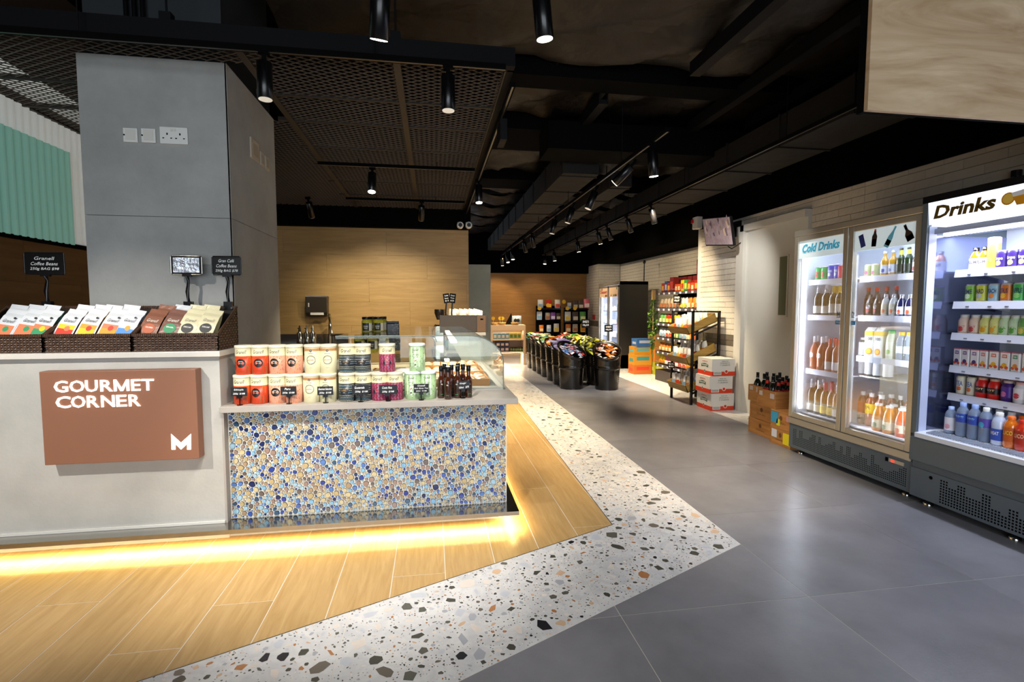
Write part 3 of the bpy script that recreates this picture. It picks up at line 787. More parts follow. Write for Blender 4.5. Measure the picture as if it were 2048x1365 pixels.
for A, P, ci in peb[:300]:
    m = MB(); addpeb(m, P, ci, False); m.build('pebble', [pmats[ci], pmats[ci + 12]], lc)
m = MB()
for A, P, ci in peb[300:]: addpeb(m, P, ci, True)
m.build('small_pebbles', pmats, lc, kind='stuff')

# brown sign
sg = thing('brown_sign', 'brown box sign reading GOURMET CORNER with a white M', 'sign', (-1.665, 2.99, .5))
MB().box(-2.04, 2.96, .522, -1.285, 3.028, 1.022).build('sign_panel', K['sign'], sg, bevel=.003)
def FT(x, y, z): return Matrix.Translation((x, y, z)) @ FRONT
for word, xs_, v0, v1 in (('GOURMET', (335, 422, 432, 524, 530, 607, 623, 700, 707, 802, 815, 872, 878, 957), 760.6, 783.8), ('CORNER', (340, 433, 436, 525, 535, 610, 623, 707, 718, 782, 795, 868), 791.5, 815)):
    m = MB(); z_a = at(200, v1, y=2.957).z; z_b = at(200, v0, y=2.957).z
    for k, ch in enumerate(word):
        a = at(xs_[2 * k] * .3224, 780, y=2.957).x; b = at(xs_[2 * k + 1] * .3224, 780, y=2.957).x
        if ch == 'M':
            for q in ([(0, 0), (.17, 0), (.17, 1), (0, 1)], [(.83, 0), (1, 0), (1, 1), (.83, 1)], [(.17, 1), (.17, .64), (.42, 0), (.5, 0), (.5, .26)], [(.83, 1), (.5, .26), (.5, 0), (.58, 0), (.83, .64)]):
                m.prism([(a + (b - a) * x, z_a + (z_b - z_a) * z) for x, z in q], 'y', 2.9555, 2.9595)
            continue
        addtext(m, ch, b - a, z_b - z_a, FT((a + b) / 2, 2.9585, (z_a + z_b) / 2), 0, .012, thick=.003)
    m.build('lettering', K['lit'], sg)
lp_ = [(342, 868), (362, 886), (382, 868), (382, 900), (374, 900), (374, 889), (362, 900), (351, 889), (351, 900), (343, 900)]
m = MB(); pts = [at(u, v, y=2.9585) for u, v in lp_]
m.add([tuple(p) for p in pts], [(0, 9, 8), (0, 8, 7, 1), (1, 7, 6), (1, 6, 5), (1, 5, 2), (2, 5, 4), (2, 4, 3)])
m.build('letter_mark', K['lit'], sg)

# sockets on the column
def socket(u0, v0, u1, v1, label, face, double=False, blank=False):
    if face == 'f':
        a = at(u0, v1, y=CY0); b = at(u1, v0, y=CY0); r = thing('wall_socket' if double else 'wall_plate', label, 'socket', ((a.x + b.x) / 2, CY0, a.z))
        MB().box(a.x, CY0 - .012, a.z, b.x, CY0, b.z).build('face_plate', K['white'], r, bevel=.003)
        w_ = b.x - a.x; h_ = b.z - a.z
        if double:
            m = MB()
            for c in (.27, .73):
                x = a.x + w_ * c; m.box(x - .004, CY0 - .013, a.z + h_ * .52, x + .004, CY0 - .0119, a.z + h_ * .64)
                for s in (-.022, .022): m.box(x + s - .005, CY0 - .013, a.z + h_ * .3, x + s + .005, CY0 - .0119, a.z + h_ * .36)
            m.build('pin_holes', K['black'], r)
            MB().box(a.x + w_ * .4, CY0 - .016, a.z + h_ * .74, a.x + w_ * .48, CY0 - .012, a.z + h_ * .88).box(a.x + w_ * .52, CY0 - .016, a.z + h_ * .74, a.x + w_ * .6, CY0 - .012, a.z + h_ * .88).build('rocker_switch', K['offwhite'], r)
        else:
            MB().box(a.x + w_ * .18, CY0 - .015, a.z + h_ * .15, b.x - w_ * .12, CY0 - .012, b.z - h_ * .1).build('blank_insert', K['offwhite'], r)
            MB().lathe([(.005, 0), (.005, .002)], n=8).build('screw', K['darkmetal'], r).matrix_basis = Matrix.Translation((a.x + w_ * .08, CY0 - .012, (a.z + b.z) / 2)) @ Matrix.Rotation(PI / 2, 4, 'X')
    else:
        a = at(u0, v1, x=CX1); b = at(u1, v0, x=CX1); r = thing('wall_plate', label, 'socket', (CX1, (a.y + b.y) / 2, min(a.z, b.z)))
        z0 = face[0]; z1 = face[1]
        MB().box(CX1, a.y, z0, CX1 + .012, b.y, z1).build('face_plate', mat('beige_plate', 'b5aa98', .45), r, bevel=.003)
        MB().box(CX1 + .012, a.y + (b.y - a.y) * .2, z0 + (z1 - z0) * .2, CX1 + .014, a.y + (b.y - a.y) * .8, z0 + (z1 - z0) * .8).build('blank_insert', mat('beige_insert', '9f9484', .45), r)
socket(249, 258, 276, 285, 'left of the two square blanking plates on the column front', 'f')
socket(285, 259, 312, 286, 'right of the two square blanking plates, beside the double socket', 'f')
socket(322, 257, 376, 288, 'white double socket on the front of the grey column', 'f', double=True)
socket(499, 330, 516, 292, 'largest beige plate on the right face of the column', (2.40, 2.54))
socket(518, 338, 526, 310, 'middle small beige plate on the column side', (2.40, 2.50))
socket(528, 345, 536, 320, 'rearmost small beige plate on the column side', (2.40, 2.50))
# ================================================================ COFFEE TINS ON THE LOW COUNTER
cream = C('c6bf9c', .35); lidm = C('d6d0ba', .4); blk = C('1b1a1a', .4); wht = C('e8e6e0', .4)
TR, TH = .0475, .170
def tin(kind):
    t = thing('coffee_tin', '', 'tin')
    low = {'orange': 'b33a1c', 'pink': 'c98f74', 'cream': 'c6bf9c', 'black': '23252a', 'magenta': '7d2340', 'green': '9db88a'}[kind]
    prof = [(TR - .002, 0), (TR, .003), (TR, .108), (TR, .108), (TR, TH - .014)]
    ms = [1, 1, 0, 0]
    if kind == 'cream': ms = [0, 0, 0, 0]
    if kind == 'green': ms = [1, 1, 1, 1]
    MB().lathe(prof, n=28, mi=ms).build('tin_body', [cream if kind != 'green' else C('9db88a', .3), C(low, .35)], t)
    MB().lathe([(TR + .0015, TH - .016), (TR + .0025, TH - .014), (TR + .0025, TH - .003), (TR, TH)], n=28).build('lid', lidm if kind != 'green' else C('f2f2f2', .35), t)
    m = MB(); R1 = TR + .0004; R2 = TR + .0008; R3 = TR + .0012
    rr = random.Random(kind)
    if kind in ('orange', 'pink', 'black', 'magenta'):
        wraptext(m, 'Granell', .058, .020, R1, .132, 0, 0, .25)
    if kind == 'orange':
        wrap(m, [(-.03, -.03), (.03, -.03), (0, .0)], [(0, 1, 2)], R1, .045, 2); wrap(m, [(-.048, -.044), (-.02, -.044), (-.048, -.01)], [(0, 1, 2)], R1, .045, 3); wrap(m, [(.03, .02), (.055, .02), (.055, .06), (.04, .06)], [(0, 1, 2, 3)], R1, .045, 2); wrap(m, [(.02, -.04), (.045, -.04), (.045, .0), (.03, .01)], [(0, 1, 2, 3)], R1, .045, 3)
        wrap(m, [(-.05, .02), (-.02, .01), (-.03, .05), (-.05, .05)], [(0, 1, 2, 3)], R1, .045, 2)
    if kind in ('pink',):
        for _ in range(90):
            x = rr.uniform(-.055, .055); y = rr.uniform(-.055, .045); s = rr.uniform(.001, .0028)
            wrap(m, [(x - s, y), (x, y - s * 2), (x + s, y), (x, y + s * 2)], [(0, 1, 2, 3)], R1, .06, rr.choice((4, 4, 2)))
    if kind in ('black', 'magenta'):
        cs = (5, 6, 5, 0) if kind == 'black' else (7, 8, 7, 6)
        for iy, y in enumerate((-.048, -.038, -.028, -.018, .0, .012, .024, .036, .044)):
            for k in range(-6, 7):
                x = k * .0095 + (iy % 2) * .0047; s = .0042
                if kind == 'magenta' or abs(y) > .016 or abs(x) > .026:
                    wrap(m, [(x - s, y), (x, y - s), (x + s, y), (x + s * .5, y), (x, y - s * .45), (x - s * .5, y)], [(0, 1, 4, 5), (1, 2, 3, 4)], R1, .056, cs[(iy + k) % 4] if kind == 'magenta' else cs[iy % 3])
                    if kind == 'magenta': wrap(m, [(x - s * .6, y + .005), (x, y + .002), (x + s * .6, y + .005), (x, y + .008)], [(0, 1, 2, 3)], R1, .056, 8 if (k + iy) % 2 else 7)
    if kind in ('orange', 'pink'):
        p, f = disc2(.0245, 26); wrap(m, p, f, R2, .068, 0)
        n = 26
        for k in range(n):
            a = 2 * PI * k / n; wrap(m, [(.0235 * math.cos(a), .0235 * math.sin(a)), (.0268 * math.cos(a + .12), .0268 * math.sin(a + .12)), (.0235 * math.cos(a + .24), .0235 * math.sin(a + .24))], [(0, 1, 2)], R2, .068, 0)
        wraptext(m, 'ETHIOPIA' if kind == 'orange' else 'PERU', .026 if kind == 'orange' else .016, .0045, R3, .077, 1, .02); wraptext(m, 'coffee beans', .02, .003, R3, .066, 1)
    if kind in ('black', 'magenta'):
        q = .026; wrap(m, [(-q, 0), (-q * .6, -.018), (0, -.027), (q * .6, -.018), (q, 0), (q * .6, .02), (0, .027), (-q * .6, .02)], [tuple(range(8))], R2, .056, 9)
        wraptext(m, 'GUATEMALA' if kind == 'black' else 'COSTA RICA', .034, .0045, R3, .066, 10 if kind == 'black' else 11, .02); wraptext(m, 'coffee', .012, .004, R3, .055, 1)
    if kind == 'cream':
        wrap(m, [(x / 20 * .14 - .07, y) for y in (-.006, .009) for x in range(21)], [(k, k + 1, 22 + k, 21 + k) for k in range(20)], R1, .139, 12)
        p, f = disc2(.0068, 16); wrap(m, p, f, R2, .1345, 0); wraptext(m, 'G', .0045, .006, R3, .1345, 1, .03)
        wraptext(m, 'GRANELL', .036, .0045, R1, .119, 13)
        p, f = ring2(.0235, .0252, 28); wrap(m, p, f, R1, .080, 0); p, f = ring2(.0205, .0212, 28); wrap(m, p, f, R1, .080, 0)
        for k in range(26):
            a = 2 * PI * k / 26; p, f = disc2(.0016, 6, cx=.026 * math.cos(a), cy=.026 * math.sin(a)); wrap(m, p, f, R1, .080, 0)
        wrap(m, [(-.029, -.006), (0, -.006), (.029, -.006), (.029, .006), (0, .006), (-.029, .006)], [(0, 1, 4, 5), (1, 2, 3, 4)], R2, .080, 14); wraptext(m, 'GOURMET', .04, .007, R3, .080, 12, .02)
        wraptext(m, 'organic', .02, .005, R1, .034, 12)
    if kind == 'green':
        for _ in range(120):
            x = rr.uniform(-.07, .07); y = rr.uniform(-.07, .07); s = rr.uniform(.003, .008); a = rr.random() * 6
            wrap(m, [(x, y), (x + s * math.cos(a), y + s * math.sin(a)), (x + s * math.cos(a + 1.2), y + s * math.sin(a + 1.2))], [(0, 1, 2)], R1, .075, rr.choice((3, 15, 16)))
        wrap(m, [(-.026, -.052), (0, -.052), (.026, -.052), (.026, .068), (0, .068), (-.026, .068)], [(0, 1, 4, 5), (1, 2, 3, 4)], R2, .080, 17)
        wraptext(m, 'Granell', .036, .014, R3, .132, 13, 0, .25); wraptext(m, 'Té Negro', .034, .009, R3, .104, 13); wraptext(m, 'Earl Grey', .024, .007, R3, .088, 13)
        p, f = disc2(.006, 10, .45); wrap(m, p, f, R3, .066, 7); p, f = disc2(.0055, 12); wrap(m, p, f, R3, .042, 13)
    m.build('printed_label', [blk, wht, C('e08a2c'), C('4e7a4c'), C('c2563c'), C('d8dcc8'), C('7fb8d0'), C('b0304a'), C('c97aa0'), C('1d2024'), C('d9a040'), C('e07060'), C('b08052'), C('55524c'), C('e5dfc4'), C('c6d6b4'), C('6f8f5c'), C('efeef2')], t)
    return t
TINS = {k: tin(k) for k in ('orange', 'pink', 'cream', 'black', 'magenta', 'green')}
TNAME = {'orange': 'red and orange coffee tin with black medallion', 'pink': 'peach-patterned coffee tin with black medallion', 'cream': 'plain cream coffee tin with brown band', 'black': 'black zigzag-patterned coffee tin', 'magenta': 'magenta and black patterned coffee tin', 'green': 'white-lidded green tea tin with white label'}
low = [(485, 'orange', 3.10), (519, 'orange', 3.10), (555, 'pink', 3.10), (588, 'pink', 3.10), (623, 'cream', 3.10), (656, 'cream', 3.10), (694, 'black', 3.10), (726.5, 'black', 3.10), (759, 'magenta', 3.10), (790, 'magenta', 3.10), (826, 'green', 3.11), (857, 'green', 3.11)]
up = [(488, 'orange'), (520.5, 'orange'), (555, 'pink'), (588.5, 'pink'), (625.5, 'cream'), (656.5, 'cream'), (694, 'black'), (725, 'black'), (774, 'magenta'), (834, 'green')]
TG = 'coffee and tea tins on the low counter'
sd = {}
for k, (u, kd, y) in enumerate(low):
    p = at(u, 760, y=y); sd[kd] = sd.get(kd, 0) + 1
    inst(TINS[kd], (p.x, y, .80), random.uniform(-.25, .1), '%s, bottom row, %s of pair' % (TNAME[kd], ('left', 'right')[(sd[kd] - 1) % 2]), TG)
sd = {}
for k, (u, kd) in enumerate(up):
    p = at(u, 700, y=3.12); sd[kd] = sd.get(kd, 0) + 1
    l = '%s, upper row, %s of its pair' % (TNAME[kd], ('left', 'right')[(sd[kd] - 1) % 2])
    if kd in ('magenta', 'green'): l = '%s standing alone in the upper row' % TNAME[kd]
    inst(TINS[kd], (p.x, 3.12, .80 + TH), random.uniform(-.22, .08), l, TG)
for u, kd, l in ((520, 'orange', 'red coffee tin in the back row behind the orange-red pair'), (596, 'pink', 'peach coffee tin in the back row behind its pair'), (664, 'cream', 'cream coffee tin in the back row beside the white display case'), (730, 'black', 'black patterned coffee tin in the back row'), (800, 'magenta', 'magenta coffee tin in the back row'), (811, 'green', 'green tea tin half hidden behind the lower green pair')):
    if u == 811: inst(TINS[kd], (at(u, 760, y=3.215).x - .02, 3.215, .80), .2, l, TG); continue
    p = at(u, 760, y=3.21); inst(TINS[kd], (p.x, 3.215, .80), .2, l, TG)
# chalk price tags before the tins
def price_tag(u, v0, v1, wpx, lines, label, y=3.035, tilt=0, foot=.80):
    a = at(u - wpx / 2, v1, y=y); b = at(u + wpx / 2, v0, y=y)
    t = thing('chalk_price_tag', label, 'price tag', ((a.x + b.x) / 2, y, foot), 'chalk price tags on the low counter')
    cx = (a.x + b.x) / 2; w_ = b.x - a.x; h_ = b.z - a.z; cz = (a.z + b.z) / 2
    m = MB(); m.M = Matrix.Translation((cx, y, cz)) @ Matrix.Rotation(tilt, 4, 'Y'); m.box(-w_ / 2, -.0015, -h_ / 2, w_ / 2, .0015, h_ / 2); m.build('board', K['chalk'], t)
    m = MB(); m.tube([(cx, y + .005, foot), (cx, y + .005, a.z + h_ * .3)], .003, 6).box(cx - .012, y - .006, a.z - .012, cx + .012, y + .008, a.z + .008).lathe([(.016, 0), (.016, .004)], (cx, y + .005, foot), 12); m.build('clip_stand', K['blackgloss'], t)
    m = MB()
    n = len(lines)
    for k, (s, fw, dx) in enumerate(lines):
        addtext(m, s, w_ * fw, h_ * .5 / n, Matrix.Translation((cx, y, cz)) @ Matrix.Rotation(tilt, 4, 'Y') @ Matrix.Translation((dx * w_, -.0022, h_ * (.5 - (k + .62) / (n + .15)))) @ FRONT, 0, .012, .2)
    m.build('chalk_lettering', C('f0f0ee', .6), t)
    return t
price_tag(478, 775, 793, 31, [('Ethiopia', .6, 0), ('250g  $108', .75, 0)], 'black tag chalked Ethiopia, leftmost before the tins')
price_tag(577, 773, 791, 31, [('Peru', .35, -.05), ('250g  $108', .75, 0)], 'black tag chalked Peru, before the peach tins')
price_tag(650.5, 773, 791, 31, [('Gourmet Selection', .85, 0), ('250g  $108', .75, 0)], 'black tag chalked Gourmet Selection, before the cream tins')
price_tag(721, 770, 789, 33, [('Guatemala', .6, -.05), ('250g  $108', .75, .05)], 'black tag chalked Guatemala, before the black tins')
price_tag(776, 770, 789, 36, [('Costa Rica', .55, -.05), ('250g  $108', .65, 0)], 'black tag chalked Costa Rica, before the magenta tins')
price_tag(842.5, 768, 786, 30, [('Granell', .5, 0), ('Earl Grey Tea', .9, 0), ('250g  $108', .7, 0)], 'black tag with three chalk lines, before the green tins')
price_tag(926, 762, 780, 27, [('Vinegar', .5, 0), ('250ml   $75', .8, .02)], 'tilted black tag chalked Vinegar, before the oil bottles', y=3.06, tilt=-.1)
# dark oil bottles
amber = mat('amber_glass', '3a1606', .06, coat=1, var=.0); amberl = mat('amber_glass_lit', '6a2a06', .06, coat=1)
def oil():
    t = thing('oil_bottle', '', 'bottle')
    MB().lathe([(.020, 0), (.023, .003), (.023, .105), (.021, .118), (.013, .132), (.011, .145), (.011, .172)], n=20).build('bottle_glass', amber, t)
    MB().lathe([(.0125, .166), (.0135, .168), (.0135, .198), (.012, .2)], n=16).build('cap', K['blackgloss'], t)
    m = MB(); wrap(m, [(-.014, -.045), (0, -.045), (.014, -.045), (.014, .045), (0, .045), (-.014, .045)], [(0, 1, 4, 5), (1, 2, 3, 4)], .0234, .058, 0)
    wrap(m, [(-.007, -.002), (.007, -.002), (.007, .002), (-.007, .002)], [(0, 1, 2, 3)], .0238, .025, 1); wraptext(m, 'A&L', .013, .009, .0238, .088, 2, .01)
    m.build('bottle_label', [C('10150f', .5), C('3e9c5a'), C('cfd4c4')], t)
    return t
OIL = oil(); og = 'dark oil and vinegar bottles on the low counter'
for (u, y, l) in ((882, 3.10, 'leftmost dark amber oil bottle'), (896, 3.05, 'amber oil bottle standing nearest the counter edge'), (903, 3.16, 'amber oil bottle behind the front one'), (915, 3.08, 'dark oil bottle just left of the vinegar tag'), (926, 3.16, 'dark oil bottle behind the vinegar tag'), (937, 3.09, 'rightmost dark oil bottle beside the glass case'), (889, 3.2, 'oil bottle at the back left of the bottle cluster'), (916, 3.22, 'oil bottle at the back middle of the cluster')):
    p = at(u, 750, y=y); inst(OIL, (p.x, y, .80), random.uniform(-.4, .3), l, og)

# ================================================================ BASKETS OF COFFEE BAGS ON THE TALL COUNTER
def weave(m, O, U, V, N, w_, h0, h1, rows, stakes, amp=.004, mi=0):
    """horizontal strands over stakes; height runs from h0 (u=0) to h1 (u=w)"""
    O = Vector(O); U = Vector(U); V = Vector(V); N = Vector(N); nseg = stakes * 3
    hm = max(h0, h1); dh = hm / rows
    for r in range(rows):
        z = r * dh; zc = z + dh / 2; vs = []; fs = []; c = 0
        for k in range(nseg + 1):
            u = w_ * k / nseg; hh = h0 + (h1 - h0) * k / nseg
            if zc > hh - dh * .3: 
                if vs and c > 1: m.add(vs, fs, mi, True)
                vs = []; fs = []; c = 0; continue
            d = amp * math.sin(PI * (k / 3.0 + r)) ; P = O + U * u
            for (dz, dn) in ((-.42, -.3), (-.2, .8), (.2, .8), (.42, -.3)): vs.append(tuple(P + V * (zc + dz * dh) + N * (d + dn * .003)))
            if c:
                b = 4 * (c - 1)
                for q in range(3): fs.append((b + q, b + 4 + q, b + 5 + q, b + 1 + q))
            c += 1
        if c > 1: m.add(vs, fs, mi, True)
    for k in range(stakes + 1):
        u = w_ * k / stakes; hh = h0 + (h1 - h0) * k / stakes; P = O + U * u
        m.bar(P, P + V * (hh - .002), .006, .004, mi)
def wicker_tray(x0, x1, label):
    y0, y1, z0 = 3.045, 3.335, 1.115; hf, hb = .092, .245
    r = thing('wicker_basket', label, 'basket', ((x0 + x1) / 2, y0, z0), 'wicker baskets on the tall counter')
    m = MB(); weave(m, (x0, y0, z0), (1, 0, 0), (0, 0, 1), (0, -1, 0), x1 - x0, hf, hf, 7, 24); m.build('front_weave', K['wicker'], r, kind='stuff')
    m = MB(); weave(m, (x0, y1, z0), (1, 0, 0), (0, 0, 1), (0, -1, 0), x1 - x0, hb, hb, 17, 24); m.build('back_weave', K['wicker'], r, kind='stuff')
    for x, s in ((x1, 1), (x0, -1)):
        m = MB(); weave(m, (x, y0, z0), (0, 1, 0), (0, 0, 1), (s, 0, 0), y1 - y0, hf, hb, 17, 14); m.build('side_weave', K['wicker'], r, kind='stuff')
    MB().box(x0, y0, z0, x1, y1, z0 + .006).build('basket_base', C('2a1c14', .7), r)
    m = MB(); m.tube([(x0, y0, z0 + hf), (x1, y0, z0 + hf)], .007); m.tube([(x1, y0, z0 + hf), (x1, y1, z0 + hb)], .007); m.tube([(x1, y1, z0 + hb), (x0, y1, z0 + hb)], .007); m.tube([(x0, y1, z0 + hb), (x0, y0, z0 + hf)], .007)
    n = 44
    for k in range(n + 1):
        x = x0 + (x1 - x0) * k / n; m.box(x - .0028, y0 - .0085, z0 + hf - .008, x + .0028, y0 + .0085, z0 + hf + .0085); m.box(x - .0028, y1 - .0085, z0 + hb - .008, x + .0028, y1 + .0085, z0 + hb + .0085)
    m.build('braided_rim', K['wicker'], r)
    m = MB(); m.box(x0 + .004, y0 + .004, z0, x1 - .004, y0 + .006, z0 + hf - .006); m.box(x0 + .004, y1 - .006, z0, x1 - .004, y1 - .004, z0 + hb - .006)
    m.prism([(y0, z0), (y1, z0), (y1, z0 + hb - .006), (y0, z0 + hf - .006)], 'x', x0 + .004, x0 + .006); m.prism([(y0, z0), (y1, z0), (y1, z0 + hb - .006), (y0, z0 + hf - .006)], 'x', x1 - .006, x1 - .004)
    m.build('lining', C('1c130e', .7), r)
    return r
bx = lambda u: at(u, 690, y=3.05).x
wicker_tray(bx(-70), bx(86), 'leftmost wicker basket, cut by the left edge, with silver-white bags')
wicker_tray(bx(91), bx(263), 'middle wicker basket holding white coffee bags')
wicker_tray(bx(268), bx(437), 'right wicker basket holding brown and cream coffee bags')
def bag(body, side, kind, script=None, sc_col='2a2a2a', bw=.082, bh=.19, th=.042):
    t = thing('coffee_bag', '', 'bag')
    w_ = bw / 2; P = []
    lv = [(0, .9, .85), (.02, 1, 1), (.10, 1, 1), (.145, .98, .72), (.165, .98, .22), (bh, 1.0, .06)]
    vs = []; fs = []; ms = []
    for z, a, d in lv: vs += [(-w_ * a, -th / 2 * d, z), (0, -th / 2 * d * 1.06, z), (w_ * a, -th / 2 * d, z), (w_ * a * .8, 0, z), (w_ * a, th / 2 * d, z), (-w_ * a, th / 2 * d, z), (-w_ * a * .8, 0, z)]
    for l in range(len(lv) - 1):
        for k in range(7): fs.append((l * 7 + k, l * 7 + (k + 1) % 7, l * 7 + 7 + (k + 1) % 7, l * 7 + 7 + k)); ms.append(1 if k in (2, 3, 5, 6) else 0)
    fs.append(tuple(range(7))[::-1]); ms.append(0); fs.append(tuple(range((len(lv) - 1) * 7, len(lv) * 7))); ms.append(0)
    m = MB(); m.add(vs, fs, ms); m.build('pouch', [mat('foil_' + body, body, .3, bump=.25, bs=25, coat=.2), C(side, .4)], t)
    m = MB(); Y = -th / 2 * 1.08
    def q(x0, z0, x1, z1, mi, dy=0): m.add([(x0, Y - dy, z0), (x1, Y - dy, z0), (x1, Y - dy, z1), (x0, Y - dy, z1)], [(0, 1, 2, 3)], mi)
    addtext(m, 'Granell', .048, .017, Matrix.Translation((0, Y - .0006, .118)) @ FRONT, 0, 0, .3)
    mats = [C(sc_col, .5), C('f4c21c'), C('c8321e'), C('e89a2a'), C('4a8ad0'), C('2f8f5f'), C('e07a52'), C('1c1c1c'), C('f2efe6'), C('b5562c'), C('138a55')]
    if kind in ('round_o', 'round_g', 'round_k'):
        c = {'round_o': 9, 'round_g': 10, 'round_k': 7}[kind]; p, f = disc2(.027, 22); m.add([(x, Y - .0008, .072 + y) for x, y in p], f, c)
        addtext(m, {'round_o': 'COLOMBIA', 'round_g': 'BRASIL', 'round_k': 'DECAF'}[kind], .034, .008, Matrix.Translation((0, Y - .0014, .078)) @ FRONT, 8, .02)
    else:
        a, b, c = {'red': (1, 2, 6), 'yellow': (3, 1, 2), 'blue': (8, 4, 3), 'orange': (6, 3, 2), 'green': (6, 5, 1), 'coral': (6, 6, 5)}[kind]
        q(-.034, .035, .034, .096, a); q(-.034, .035, .034, .072, b, .0003); p, f = disc2(.012, 12, 1.2); m.add([(x + .006, Y - .0008, .075 + y) for x, y in p], f, c)
        p, f = disc2(.0055, 12); m.add([(x + .018, Y - .0008, .137 + y) for x, y in p], f, 7)
    m.build('front_print', mats, t)
    return t
BAGS = {'red': bag('d9dbe0', '5a2420', 'red'), 'yellow': bag('dcdde0', 'b98418', 'yellow'), 'blue': bag('dfe0e6', '7a8088', 'blue'), 'orange': bag('dcdde2', '4a2624', 'orange'), 'green': bag('d3d6da', '3f6a58', 'green'), 'coral': bag('d2d5da', '6a2c28', 'coral'),
        'brown_o': bag('8a5a46', '2a1a16', 'round_o', sc_col='f0e8dc'), 'brown_g': bag('805a4e', '2a1a16', 'round_g', sc_col='f0e8dc'), 'cream': bag('e2dab4', 'a89c70', 'round_k', sc_col='8a8478')}
BL = {'red': 'white coffee bag with yellow and red print', 'yellow': 'white coffee bag with yellow print', 'blue': 'white coffee bag with pale blue print', 'orange': 'white coffee bag with orange print', 'green': 'silver coffee bag with green band', 'coral': 'silver coffee bag with coral print', 'brown_o': 'brown coffee bag with orange round label', 'brown_g': 'brown coffee bag with green round label', 'cream': 'cream coffee bag with dark round label'}
front = [(16, 'coral', 'at the cut left edge of the first basket'), (58, 'coral', 'left of the green one in the first basket'), (90, 'green', 'at the right end of the first basket'),
         (140, 'red', 'in the middle basket'), (184, 'yellow', 'in the middle basket'), (228, 'orange', 'third along in the middle basket'), (262, 'blue', 'at the right end of the middle basket'),
         (308, 'brown_o', 'in the right basket'), (350, 'brown_g', 'in the right basket'), (385, 'cream', 'second from the right in the right basket'), (422, 'cream', 'at the right end of the right basket')]
bg = 'coffee bags in the wicker baskets'
for u, kd, w_ in front:
    x = at(u - 18, 670, y=3.1).x
    inst(BAGS[kd], (x, 3.095, 1.160), -.1, BL[kd] + ' ' + w_, bg, rx=-.50, ry=.16, sc=(1.2, 1, 1.12))
back = [(30, 'green', 'first'), (66, 'coral', 'first'), (96, 'orange', 'first'), (165, 'orange', 'middle'), (200, 'red', 'middle'), (222, 'yellow', 'middle'), (258, 'red', 'middle'), (330, 'brown_o', 'right'), (362, 'coral', 'right'), (392, 'cream', 'right'), (420, 'cream', 'right')]
cnt = {}
for u, kd, w_ in back:
    x = at(u - 10, 630, y=3.22).x; cnt[w_] = cnt.get(w_, 0) + 1
    inst(BAGS[kd], (x, 3.19, 1.185), -.1, '%s in the back row of the %s basket, %s from left' % (BL[kd].split(' with')[0], w_, ORD[cnt[w_] - 1]), bg, rx=-.36, ry=.12, sc=(1.15, .8, 1.06))
# tag holders clamped to the basket rims
def rim_sign(u, label, lines, y=3.338, w_=.172, h_=.112, z=1.615, silver=False):
    x = at(u, 545, y=y).x; t = thing('chalkboard_holder', label, 'sign holder', (x, y, 1.36), 'sign holders clamped to the baskets')
    m = MB(); m.box(x - w_ / 2, y - .004, z - h_ / 2, x + w_ / 2, y + .004, z + h_ / 2); m.build('board', K['blackgloss'], t, bevel=.003)
    m = MB()
    for a in (-1, 1): m.tube([(x + a * w_ / 2, y - .004, z - h_ / 2 + .006), (x + a * w_ / 2, y - .004, z + h_ / 2 - .006)], .004, 6)
    for a in (-1, 1): m.tube([(x - w_ / 2 + .006, y - .004, z + a * h_ / 2), (x + w_ / 2 - .006, y - .004, z + a * h_ / 2)], .004, 6)
    m.build('board_rim', K['steel'] if silver else K['blackgloss'], t)
    m = MB(); m.box(x - .025, y - .008, z - h_ / 2 - .012, x + .025, y + .008, z - h_ / 2 + .004)
    m.tube([(x, y, z - h_ / 2 - .01), (x + .006, y, z - .10), (x - .003, y, z - .16), (x + .004, y, 1.39)], [.011, .008, .011, .009], 8); m.build('jointed_arm', K['blackgloss'], t)
    m = MB(); m.box(x - .022, y - .014, 1.345, x + .026, y + .014, 1.395)
    m.build('clamp', K['blackgloss'], t)
    m = MB(); m.M = None
    for a in (-.02, .024): m.lathe([(.005, -.017), (.005, -.014)], (x + a, y, 1.37), 8)
    m.v = [(p[0], y - (p[2] - 1.37) * -1 if False else y + (p[2] - 1.37), 1.356 + (p[1] - y)) for p in m.v]; m.build('rivet', K['steel'], t)
    if silver: MB().box(x - w_ / 2 + .012, y - .0055, z - h_ / 2 + .012, x + w_ / 2 - .014, y - .004, z + h_ / 2 - .01).build('foil_card', mat('foil_card', 'b9c0cc', .3, metal=.6, bump=.8, bs=30), t)
    else:
        m = MB()
        for k, (s, fw) in enumerate(lines): addtext(m, s, w_ * fw, .019, Matrix.Translation((x, y - .0052, z + .030 - k * .031)) @ FRONT, 0, .004, .25)
        m.build('chalk_lettering', C('f0f0ee', .6), t)
rim_sign(91, 'black chalkboard reading Granell Coffee Beans on the left basket', [('Granell', .5), ('Coffee Beans', .68), ('250g BAG $98', .72)], w_=.205, h_=.125)
rim_sign(374, 'silver-faced sign holder on the right basket', [], silver=True)
rim_sign(454, 'black chalkboard at the basket corner, right of the silver one', [('Gran Café', .55), ('Coffee Beans', .72), ('250g BAG $78', .78)], y=3.338, w_=.162)
